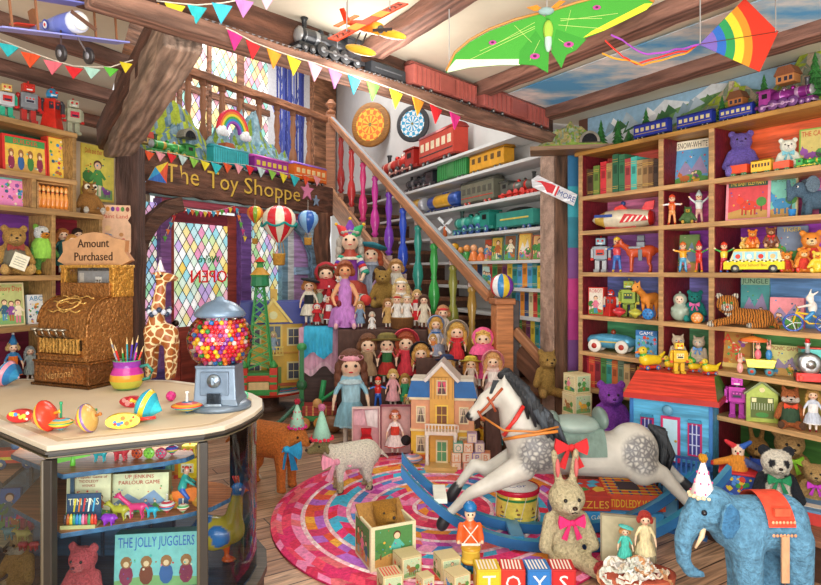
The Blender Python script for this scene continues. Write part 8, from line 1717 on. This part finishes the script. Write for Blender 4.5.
# ================= TOYS ON THE COUNTER =================
ZC=CT+.003
def gc(px,py,k=0):return G(px,py+k,ZC)
v=gc(127,389);s_=31*v.y/F;t=T('pencil_mug','magenta, yellow and green striped mug with a teal handle','mug',v,s_,0)
b=MB();b.lathe([(.3,0),(.42,.08),(.52,.3),(.5,.5),(.4,.72),(.42,.92),(.44,.95),(.38,.93),(.36,.7),(.3,.1)],['#7fae5a','#c8c84a','#e8a83a','#c83aa0','#9a3ab0','#5fb07a','#4f9a6a','#444','#444'],24);b.build('cup',t,'gloss')
b=MB();b.tube([(.46,0,.3),(.72,0,.35),(.82,0,.6),(.66,0,.78),(.43,0,.72)],.055,'#3a9a8a',8);b.build('handle',t,'gloss')
pc_=[('#8a8f98',-.34,'grey paintbrush',45),('#e0302f',-.22,'red pencil',38),('#2f9a4a',-.1,'green pencil',34),('#f07a2a',-.03,'orange pencil',42),('#2fa0a8',.04,'teal pencil',44),('#5a3ab0',.12,'violet pencil',43),('#3fae4a',.2,'bright green pencil',35),('#d83ab0',.26,'magenta pencil',37),('#e85a3a',.36,'coral pencil',38),('#4a3a9a',.17,'indigo pencil',45),('#a8a0b0',-.28,'silver pen',36)]
for i,(cc,an,nm,hp)in enumerate(pc_):
 b=MB();L=hp*v.y/F*1.15;b.lathe([(.0035,0),(.0042,L*.85),(.0042,L*.86),(.0006,L)],[cc,cc,'#e8c890'],6,False);o=b.thing('pencil' if 'pencil' in nm else('paintbrush' if 'brush' in nm else 'pen'),nm+' standing in the striped mug','pencil' if 'pencil' in nm else 'pen','gloss',v+Vector((an*.025,(-.01,.008,0)[i%3],.012)),1,0,'pencils in the striped mug');o.rotation_euler=((-.12,.14,.03)[i%3],an,0)
v=G(157,384,ZC);v=P(158,300,3.1);v.z=ZC;s_=(zof(266,3.1)-ZC);t=T('toy_giraffe','tall standing toy giraffe with a blue bead collar and cone hat','toy giraffe',v,s_,.0)
pr=[c((-.02,0,.42),(.08,0,.40),.105,.10,0),c((-.02,0,.48),(.03,0,.86),.075,.042,0),c((.03,0,.9),(.13,-.02,.90),.055,.035,0),e(.16,-.02,.89,.035,.03,.028,1),c((.02,.03,.94),(.02,.03,1.0),.012,.014,1),c((.02,-.03,.94),(.02,-.03,1.0),.012,.014,1),c((0,.05,.93),(-.04,.09,.95),.018,.012,0),c((0,-.05,.93),(-.04,-.09,.95),.018,.012,0)]
for sy in(-1,1):pr+=[c((-.05,sy*.05,.36),(-.06,sy*.05,.03),.05,.03,0),c((.12,sy*.05,.34),(.11,sy*.05,.03),.05,.03,0)]
blob('body',t,pr,['#a8602a','#8a5a34'],'skin_giraffe',.018);[ball('eye',t,.05,s2_*.05,.915,.013,'#111')for s2_ in(-1,1)]
b=MB();[b.ell(.01+.085*cos(a),.085*sin(a),.60+.02*sin(a*4),.026,col=('#2f3f5a' if i%2 else '#c8d0e0'),n=8,m=5)for i,a in enumerate([2*PI*k/16 for k in range(16)])];b.build('bead_collar',t,'gloss')
party_hat('small white cone hat on the giraffe',v+Vector((.02*s_,0,.95*s_)),.13*s_,'#e8e0ec',None,'#c8a8d8','#d8c8e0')
v=gc(220,407);s_=113*v.y/F;t=T('gumball_machine','blue-grey metal gumball machine with a glass globe','gumball machine',v,s_,.05)
b=MB();b.lathe([(.27,0),(.27,.03),(.23,.06)],'#6f7f90',28);b.v=list(b.v);b.build('foot',t,'tin')
b=MB();b.pushm(Matrix.Rotation(PI/4,4,'Z'));b.lathe([(.29,.05),(.255,.1),(.235,.36),(.25,.39)],'#74869a',4,False);b.pop();b.build('metal_body',t,'tin',.012)
b=MB();b.box(0,-.185,.14,.24,.03,.2,'#66788c');b.build('front_plate',t,'tin',.006)
b=MB();b.push(0,-.21,.265,rx=PI/2);b.lathe([(.055,-.02),(.06,0),(.055,.012)],'#8c9cac',18);b.pop();b.box(0,-.232,.24,.022,.03,.06,'#8c9cac');b.build('crank',t,'metal')
b=MB();b.box(0,-.205,.07,.11,.04,.09,'#2a3038');b.box(0,-.225,.055,.14,.03,.02,'#8c9cac');b.build('chute',t,'metal')
b=MB();b.lathe([(.16,.38),(.235,.44),(.275,.54),(.28,.62),(.25,.73),(.17,.82)],'#fff',32,cap=False);b.build('glass_globe',t,'glass_clear')
b=MB();b.lathe([(.21,.80),(.225,.82),(.2,.86),(.13,.92),(.04,.955),(.04,.97),(.01,.98)],'#6f87a0',28);b.build('metal_lid',t,'tin')
gcol=[('red','#e0242f'),('orange','#f0842a'),('yellow','#f4cc2a'),('green','#2f9a4a'),('blue','#2f7fd0'),('purple','#8a2f9a'),('pink','#f06aa0'),('white','#f4e8dc'),('crimson','#b81f3a'),('cherry','#d8304f')]
gm={}
for nm,cc in gcol:b=MB();b.ell(0,0,0,1,col=cc,n=12,m=8);o=b.build('t',None,'gloss');gm[nm]=o.data;o.data.name='gumball';bpy.data.objects.remove(o)
r3=random.Random(9);rg=.021;cnt=0;placed=[]
def inside(x,y,z):
 pf_=[(.16,.38),(.235,.44),(.275,.54),(.28,.62),(.25,.73),(.17,.82)]
 for(ra,za),(rb2,zb)in zip(pf_,pf_[1:]):
  if za<=z<=zb:R=ra+(rb2-ra)*(z-za)/(zb-za);return R-math.hypot(x,y)
 return-1
dzr=rg*1.66;k=0;z=.41
while z<.80:
 y=-.26;j=0
 while y<.1:
  x=-.27+(rg if(j+k)%2 else 0)
  while x<.28:
   q=inside(x,y,z)
   if rg*.9<q<rg*3.3:placed.append((x,y+(rg*.5 if k%2 else 0),z))
   x+=rg*2.02
  y+=rg*1.8;j+=1
 z+=dzr;k+=1
for(x,y,z)in placed[:300]:
 if inside(x,y,z)<rg*.9:continue
 nm=r3.choice(['red','red','orange','yellow','green','blue','purple','pink','pink','white','crimson','cherry','cherry','orange','yellow'])
 o=bpy.data.objects.new('gumball',gm[nm]);COL.objects.link(o);o.location=v+Vector((x*s_,y*s_,z*s_));o.scale=(rg*s_,)*3;tag(o,'%s gumball among the mixed ones in the glass globe'%nm,'gumball','gumballs of one colour in the globe, '+nm)
for px,py,r_,cc,lab in((201,408,5,'#2f8fd0','blue glass marble beside the gumball machine foot'),(219.5,411,5,'#4fc0d0','turquoise patterned marble in front of the gumball machine'),(244,400,4.5,'#6fd0a0','mint green marble by the curved counter edge'),(171,401,5,'#d83a8a','magenta spotted marble between the blue tops')):
 v=gc(px,py);rr=r_*v.y/F;b=MB();b.ell(0,0,0,1,1,1,cols=lambda k,i,cc=cc:cc if(k+i)%3 else shade(cc,1.5),n=12,m=8);o2=b.thing('marble',lab,'marble','gloss',v+Vector((0,0,rr)),rr)
def lying_top(label,px,py,r,cols,ang,stem,tilt=1.25):
 v=gc(px,py,7);rr=r*1.35*v.y/F;v.x-=rr*.7*ang;return top_toy(label,v+Vector((0,0,rr*.62)),rr,cols,rx=0,ry=tilt*ang,stem=stem,stemh=.45)
lying_top('large red wooden top with a yellow band lying on its side',42,424,12,['#e0402a','#e8502f','#e0402a','#e8b83a','#d8382a','#e0402a'],1,'#e8b83a')
lying_top('large turquoise and yellow striped top lying on its side',150,414,12.5,['#2fb0c8','#3ac0d0','#2fa8c0','#e8c83a','#2f9ac0','#3ac0d0'],-1,'#e8b83a')
lying_top('tan and pink banded wooden top lying beside the green one',84,425,11,['#c8a058','#d8b068','#d84a8a','#e8c83a','#8a6aa0','#c8a058'],1,'#c87a3a')
lying_top('blue and pink painted top by the cash register corner',10,379,10,['#e8b8c0','#3a9ad0','#2f7fc0','#e89ab0','#3a9ad0'],-1,'#d8e0e8')
top_toy('upright green-handled tin top with a patterned rim',gc(61,431),12*2.12/F,['#e8a83a','#5fb0c0','#d84a3a','#e8c83a','#4f9a5a'],flat=.35,stem='#2f9a6a',stemh=1.4)
top_toy('flat humming top ringed in blue, yellow and red',gc(187,413),15*2.45/F,['#2f6fa8','#3a9ac0','#e8c83a','#2fa0a0','#d8402a','#e8a03a','#d84a4a'],flat=.24,stem='#f0ece4',stemh=.7)
def rattle(label,px,py,w,h,col,c2,rz,seed,rx=0):
 v=gc(px,py,7);k_=v.y/F;t=T('tin_rattle',label,'rattle',v,k_,rz,None,(rx,0,rz));b=MB();b.push(0,0,h*.5,rx=PI/2);n=20
 b.pop();b.prism([(w*.5*cos(a)*(1 if abs(cos(a))<2 else 1),h*.5+h*.5*sin(a))for a in[2*PI*i/n for i in range(n)]],-h*.25,h*.25,col);b.build('drum',t,'tin');r_=random.Random(seed);b=MB()
 for i in range(10):b.disk(r_.uniform(-w*.33,w*.33),h*.5+r_.uniform(-h*.25,h*.25),r_.uniform(1.2,2.6),-h*.25-.1-.02*i,r_.choice(c2),7)
 b.build('painted_figures',t,'paper');b=MB();b.cyl((w*.45,0,h*.5),(w*.95,0,h*.55),h*.12,h*.1,c2[0]);b.build('handle',t,'gloss');return t
rattle('red tin rattle box with blue handle at the counter corner',21,415,24,13,'#c8302a',['#4f8fd0','#e8c83a','#f0f0e8'],.2,1);rattle('yellow tin noisemaker painted with a red figure',123,421,32,15,'#e8c83a',['#d8302a','#e87a2a','#3a80c0'],.35,2)
rattle('red tin noisemaker lying behind the turquoise top',133,400,26,11,'#c82f3a',['#e84a5a','#e8a0a0','#f0d0c0'],-.1,3);rattle('small blue and red round rattle with a green stick',85,410,12,13,'#2f7fb8',['#2f9a5a','#d8302a','#e8c83a'],.1,4)
# ================= THINGS HUNG FROM THE CEILING =================
def strings(t,pts,ztop,k=1.0,loc=None):
 for p in pts:b=MB();b.bar(p,(p[0],p[1],(ztop-loc.z)/k),.004/k,.004/k,'#8a8a88');b.build('string',t,'satin')
v=P(60,25,2.35);s_=118*2.35/F;t=T('hanging_biplane','violet-blue model biplane hanging from the ceiling','toy aeroplane',v,s_,.0,None,Matrix(((.86,.5,-.014),(-.5,.84,-.22),(-.1,.2,.975))).to_euler())
b=MB();b.pushm(Matrix.Translation((.28,0,0))@Matrix.Rotation(-PI/2,4,'Y'));b.lathe([(.085,0),(.09,.06),(.08,.25),(.05,.5),(.025,.7)],['#c8d0e8','#6f7fd0','#7f8fd8','#8f9adc'],14);b.pop();b.build('fuselage',t,'satin')
b=MB();b.box(.08,0,.17,.2,1.15,.014,'#7f86d8');b.build('upper_wing',t,'satin',.004);b=MB();b.box(.05,0,-.1,.2,1.1,.014,'#8f96e0');b.build('lower_wing',t,'satin',.004)
for y_ in(-.45,-.25,.25,.45):
 b=MB();b.bar((.1,y_,-.1),(.12,y_,.17),.015,.015,'#8a5a3a');b.build('strut',t,'satin')
b=MB();b.prism([(-.42,-.02),(-.3,-.02),(-.36,.17),(-.44,.15)],-.01,.01,'#8a5a3a');b.box(-.38,0,.02,.12,.36,.01,'#d83a2a');b.build('tail_fin',t,'satin')
b=MB();b.ell(.3,0,0,.03,.07,.07,'#e8ece8');b.build('nose_cone',t,'satin');b=MB();b.bar((.34,-.1,.06),(.34,.1,-.06),.01,.03,'#5a3a2a');b.build('propeller',t,'satin')
for y_ in(-.12,.12):wheel(t,.16,y_,-.25,.07,'#2a2628','#8a8a90',.03,'y');b=MB();b.bar((.1,y_*.5,-.06),(.16,y_,-.25),.012,.012,'#4a3a3a');b.build('wheel_strut',t,'satin')
b=MB();[b.push(-.08,0,0),[b.disk(0,0,r_,-.082-.002*i,c_,14)for i,(r_,c_)in enumerate(((.045,'#3a4ab0'),(.03,'#f0f0f0'),(.014,'#d8302a')))],b.pop()];b.build('roundel',t,'paper')
def hang(t,v,s_,pts,z=CZ):
 Mi=t.rotation_euler.to_matrix().inverted()
 for p in pts:b=MB();w_=(Vector((0,0,1))*((z-v.z)/s_-p[2]-.03));q=Vector(p);b.bar(q,q+Mi@w_,.004/s_,.004/s_,'#9a9a98');b.build('string',t,'satin')
hang(t,v,s_,[(.1,-.3,.18),(.1,.3,.18)])
v=P(367,30,2.72);s_=78*2.72/F;t=T('toy_seaplane','orange-red and yellow model seaplane hanging near the ceiling beam','toy aeroplane',v,s_,0,None,Matrix(((.62,.75,-.23),(-.68,.368,-.634),(-.39,.55,.738))).to_euler())
b=MB();b.pushm(Matrix.Translation((.3,0,.05))@Matrix.Rotation(-PI/2,4,'Y'));b.lathe([(.07,0),(.08,.05),(.075,.3),(.04,.62),(.02,.8)],['#e8a02a','#f08a2a','#e8502a','#f08a2a'],14);b.pop();b.build('fuselage',t,'gloss')
b=MB();b.box(.1,0,.12,.22,1.15,.016,'#e8482a');[b.box(.1,y_,.137,.22,.16,.002,'#f0b830')for y_ in(-.2,.2)];b.build('wing',t,'gloss',.004);b=MB()
for sy in(-1,1):b.push(.1,sy*.42,.14,rz=PI/2);vs_,fs_,_w=text_mesh('723');b.add([(a[0]*.16,a[1]*.16-.06,.0)for a in vs_],fs_,'#2a1a10');b.pop()
b.build('lettering',t,'paper')
for sy in(-1,1):b=MB();b.ell(.12,sy*.25,-.14,.34,.06,.06,'#f0d040');b.build('float',t,'gloss');b=MB();b.bar((.1,sy*.08,0),(.12,sy*.25,-.12),.015,.015,'#3a3a3a');b.bar((-.04,sy*.08,0),(-.02,sy*.25,-.12),.015,.015,'#3a3a3a');b.build('strut',t,'satin')
b=MB();b.prism([(-.5,.06),(-.36,.06),(-.42,.24),(-.52,.22)],-.01,.01,'#e8482a');b.box(-.44,0,.06,.12,.36,.012,'#f0782a');b.build('tail_fin',t,'gloss')
b=MB();b.ell(.32,0,.05,.03,.05,.05,'#4a4a4a');b.bar((.36,-.14,.1),(.36,.14,0),.01,.035,'#3a3030');b.build('propeller',t,'satin')
hang(t,v,s_,[(.1,-.35,.13),(.1,.35,.13),(-.4,0,.1)])
v=P(547,33,2.68);k_=2.68/F;t=T('moth_kite','large lime green moth kite with pink eye spots hanging from the ceiling','kite',v,k_,0,None,(0,0,-.15))
def mp(px,py):return(px-547,33-py)
b=MB();Lw=[mp(*q)for q in((540,14),(515,20),(490,28),(470,38),(455,50),(446,68),(470,64),(500,63),(520,64),(547,50),(550,20))];Rw=[mp(*q)for q in((545,14),(575,6),(605,0),(635,0),(649,9),(642,16),(620,26),(602,34),(585,40),(552,50),(546,20))]
b.prism(Lw,-.6,.6,'#48a838');b.prism(Rw,-.6,.6,'#48a838');b.prism([mp(*q)for q in((536,30),(520,50),(519,63),(535,65),(548,73),(549,50))],-1.0,.4,'#3c9a32');b.prism([mp(*q)for q in((556,30),(585,42),(575,52),(566,56),(561,69),(551,52))],-1.0,.4,'#3c9a32');b.build('wing',t,'cloth')
b=MB();b.poly([mp(*q)for q in((448,64),(456,55),(522,58),(520,64),(500,63),(470,64),(447,68))],-.75,'#e8f4d0');b.build('pale_border',t,'cloth');b=MB();b.poly([mp(*q)for q in((602,34),(582,40),(590,34),(640,10),(648,10),(642,16),(620,26))],-.75,'#e8e838')
b.build('pale_border',t,'cloth')
b=MB();pl=[mp(*q)for q in((540,13),(515,18),(490,26),(470,36),(455,48),(446,66))];b.tube([(x,-1,z)for x,z in pl],1.3,'#b8803a',6);pl=[mp(*q)for q in((545,13),(575,5),(605,-1),(635,-1),(649,9))];b.tube([(x,-1,z)for x,z in pl],1.3,'#b8803a',6);b.build('leading_edge',t,'satin')
b=MB()
for a,c2 in(((535,22),(500,40)),((535,26),(480,48)),((535,28),(470,56)),((560,20),(600,22)),((560,22),(615,18)),((558,26),(600,32)),((540,40),(530,60)),((558,40),(572,50)),((515,24),(532,42)),((570,12),(565,32))):x,z=mp(*a);x2,z2=mp(*c2);b.bar((x,-.9,z),(x2,-.9,z2),.7,.3,'#d8e88a')
b.build('vein',t,'cloth')
for a in((493,40,4),(595,11,4),(535,56,5),(568,46,5)):b=MB();x,z=mp(a[0],a[1]);b.ell(x,-1.2,z,a[2],.6,a[2]*.6,'#c04a9a');b.ell(x,-1.6,z,a[2]*.4,.5,a[2]*.3,'#5a1f4a');b.build('eye_spot',t,'cloth')
b=MB();b.ell(1,-2,2,5,4,10,'#a8d04a');b.ell(1,-2,-9,3.6,3,11,'#b8d8c8');b.ell(-1,-2,21,8,4,4,'#9ab8b8');b.build('moth_body',t,'cloth');b=MB();b.prism([(-4,23),(-10,28),(-20,26),(-12,22)],-2,-1,'#e8902a');b.prism([(3,24),(12,31),(18,30),(10,24)],-2,-1,'#e8902a');b.build('antenna',t,'cloth')
hang(t,v,k_,[(-98,0,-30),(96,0,22),(0,0,20)])
v=P(740,35,2.7);k_=2.7/F;t=T('rainbow_kite','rainbow banded diamond kite with ribbons hanging above the bookcase','kite',v,k_,0,None,(0,0,.1))
def kp(px,py):return(px-740,35-py)
tip=Vector(kp(697,46));A_,B_,C_=Vector(kp(745,-2)),Vector(kp(781,30)),Vector(kp(761,71))
cols=['#7f6ac0','#2f6fc8','#2fa05a','#f0e03a','#f09a2a','#e83a20'];fr=[0,.28,.42,.56,.70,.83,1.0]
b=MB()
def ray_pt(a,f_):
 d0,d1,d2=A_-tip,B_-tip,C_-tip
 dd=d0.lerp(d1,a*2)if a<.5 else d1.lerp(d2,(a-.5)*2);return tip+dd*f_
for i,cc in enumerate(cols):
 n=10;outer=[];inner=[]
 for j in range(n+1):
  a=j/n;full=ray_pt(a,1).length if 0 else 1
  def lim(f_,a=a):
   if f_>=1:return 1
   L0=(ray_pt(a,1)-tip).length;return min(1,f_*68/L0*1.0)
  outer.append(tuple(ray_pt(a,lim(fr[i+1]))));inner.append(tuple(ray_pt(a,lim(fr[i]))))
 for j in range(n):b.add([(inner[j][0],0,inner[j][1]),(inner[j+1][0],0,inner[j+1][1]),(outer[j+1][0],0,outer[j+1][1]),(outer[j][0],0,outer[j][1]),(inner[j][0],.5,inner[j][1]),(inner[j+1][0],.5,inner[j+1][1]),(outer[j+1][0],.5,outer[j+1][1]),(outer[j][0],.5,outer[j][1])],[(0,1,2,3),(7,6,5,4)],cc)
b.build('sail',t,'cloth')
b=MB();b.bar((tip.x,-.6,tip.y),(B_.x,-.6,B_.y),.6,.5,'#5a2a1a');b.bar((A_.x,.9,A_.y),(C_.x,.9,C_.y),.6,.5,'#8a5a3a');b.build('spar',t,'satin')
for i,(cc,pts)in enumerate((('#a84ac0',((697,46),(680,50),(664,55),(645,57),(620,48),(606,40))),('#e8342a',((697,46),(684,53),(660,58),(635,66),(618,62),(602,44))),('#e8a02a',((697,46),(682,56),(655,62),(640,67),(618,63),(600,56))))):
 b=MB();q=[kp(*p)for p in pts];n=len(q);vs=[];fs=[]
 fine=[]
 for j in range(n-1):
  for m_ in range(5):fine.append((q[j][0]+(q[j+1][0]-q[j][0])*m_/5,q[j][1]+(q[j+1][1]-q[j][1])*m_/5+sin(j*5+m_+i)*.5))
 fine.append(q[-1])
 for j,(x,z)in enumerate(fine):y=i*2+3*sin(j*.5+i);vs+=[(x,y,z-.9),(x,y,z+.9),(x,y+.3,z+.9),(x,y+.3,z-.9)]
 for j in range(len(fine)-1):a=4*j;fs+=[(a,a+4,a+5,a+1),(a+1,a+5,a+6,a+2),(a+2,a+6,a+7,a+3),(a+3,a+7,a+4,a)]
 b.add(vs,fs,cc);b.build('ribbon',t,'cloth')
hang(t,v,k_,[(-42,0,-11),(38,0,4)])
# ================= BUNTING =================
OR,YE,BL,PI_,MG,RD_,MI,GN,TQ,LV='#f09a2a','#f0dc30','#3fb8d8','#f0b8d0','#e0308a','#e0262f','#b0e0d0','#5fc040','#2fc0c8','#d08ad0'
def bf(px,py):
 r=(px-CX)/F;o2=TB0+tn*.035;v=o2+tdir*((r*o2.y-o2.x)/(tdir.x-r*tdir.y));v.z=zof(py,v.y);return v,math.atan2(tdir.y,tdir.x),v.y
fl=[(235,32,17,19,MG),(253,42,16,18,RD_),(274,50,17,19,OR),(294,57,17,19,YE),(315,63,18,19,PI_),(335,70,17,19,LV),(354,76,17,19,BL),(373,82,17,19,GN),(396,90,18,19,YE),(418,98,17,18,OR),(436,106,18,18,RD_),(455,113,17,17,MG)]
pts=[bf(px,py)[0]for px,py,*_ in[(226,28)]+fl+[(464,115)]];bunting('long rainbow bunting swagged along the ceiling beam',pts,fl,bf)
def bf2(px,py):d=2.55;v=P(px,py,d);return v,.1,d
fl=[(122,-4,13,15,RD_),(149,0,20,19,OR),(175,3,20,20,YE),(197,5,19,19,TQ),(222,3,20,21,BL),(244,-1,19,19,LV),(267,-4,14,14,PI_)]
pts=[bf2(px,py)[0]for px,py,*_ in[(108,-8)]+fl+[(280,-10)]];bunting('bunting of large bright flags along the top of the picture, nearest the viewer'.replace('top of the picture, nearest the viewer','ceiling above the other bunting'),pts,fl,bf2)
def bf3(px,py):d=3.0;v=P(px,py,d);return v,.15,d
fl=[(9,43,21,14,TQ),(31,52,19,16,'#e8562a'),(53,60,18,15,'#e8707f'),(74,66,17,13,RD_),(92,67,16,12,MI),(111,67,14,10,GN),(126,62,12,11,YE)]
pts=[bf3(px,py)[0]for px,py,*_ in[(-4,38)]+fl+[(133,60)]];bunting('short bunting swagged under the ceiling over the tin robots',pts,fl,bf3)
def bf4(px,py):w3=DW.off(.09);v=w3.at(px,py);return v,math.atan2(DW.u.y,DW.u.x),v.y
cy=[TQ,'#e8562a','#f0a0a8',RD_,'#c8e0dc','#8fc84a',YE]
fl=[(138+11.2*i,148+1.75*i-3*sin(PI*((i%7)+.5)/7)+3,(12 if i%7 else 15),(10 if i%7 else 12),cy[i%7])for i in range(17)]
pts=[bf4(px,py)[0]for px,py,*_ in fl];bunting('small coloured bunting under the toy train on the shop lintel',pts,fl,bf4)
def bf5(px,py):w3=DW.off(.05);v=w3.at(px,py);return v,math.atan2(DW.u.y,DW.u.x),v.y
cy2=['#e8c83a','#d83a3a','#3fa0c0','#e87a3a','#5fb04a','#d84a8a']
fl=[(180+4.2*i,206+6*sin(PI*i/13)*.9,5.5,6,cy2[i%6])for i in range(14)]
pts=[bf5(px,py)[0]for px,py,*_ in fl];bunting('tiny bunting draped across the door glass',pts,fl,bf5)
fl=[(177-3*i,208+7*i,5,6,cy2[i%6])for i in range(5)];pts=[bf5(px,py)[0]for px,py,*_ in fl];bunting('tail of tiny bunting hanging down the hinge post of the door',pts,fl,bf5)
fl=[(237+2*i,208+7*i,5,6,cy2[(i+2)%6])for i in range(5)];pts=[bf5(px,py)[0]for px,py,*_ in fl];bunting('tail of tiny bunting hanging beside the striped paper balloon',pts,fl,bf5)
# ================= LIGHT =================
w=bpy.data.worlds.new('world');SC.world=w;w.use_nodes=True
w.node_tree.nodes['Background'].inputs[0].default_value=(1,.985,.96,1);w.node_tree.nodes['Background'].inputs[1].default_value=1.05
def lamp(name,kind,loc,e_,size=1,col=(1,1,1),rot=(0,0,0),sy=None):
 l=bpy.data.lights.new(name,kind);l.energy=e_;l.color=col
 if kind=='AREA':
  l.size=size
  if sy:l.shape='RECTANGLE';l.size_y=sy
 elif kind=='POINT':l.shadow_soft_size=size
 o=bpy.data.objects.new(name,l);COL.objects.link(o);o.location=loc;o.rotation_euler=rot;return o
lamp('added_front_fill','AREA',(.3,-.5,2.1),75,3.6,(1,.96,.9),(math.radians(72),0,0),1.6)  # added front fill from behind the camera, no window is built there
lamp('added_room_fill','POINT',(-.2,3.2,2.45),28,.3,(1,.95,.88))  # added point fill under the ceiling, no lamp fitting hangs here
lamp('added_room_fill','POINT',(.5,1.6,2.5),25,.3,(1,.95,.88))  # second added room fill, nearer the camera, also without a fitting
lamp('added_ceiling_fill','AREA',(.3,-.7,.9),130,2.6,(1,.97,.92),(math.radians(140),0,0),1.0)  # added area light behind the camera, aimed up to brighten the ceiling
lamp('added_case_fill','AREA',(-1.15,2.4,.895),2.2,.7,(1,.98,.95),(0,0,0),.2)  # added fill under the counter top to brighten the case interior
lamp('added_stairwell_top_fill','AREA',(-1.9,8.4,5.1),90,2.5,(1,1,1),(0,0,0))  # added overhead fill standing in for daylight through the landing windows
lamp('added_stairwell_fill','POINT',(-.5,5.9,3.2),45,.4,(1,.97,.92))  # added point fill for the enclosed stairwell, no fitting modelled
SC.view_settings.view_transform='Standard';SC.view_settings.look='None';SC.view_settings.gamma=1;SC.view_settings.exposure=0
SC.view_settings.use_curve_mapping=False
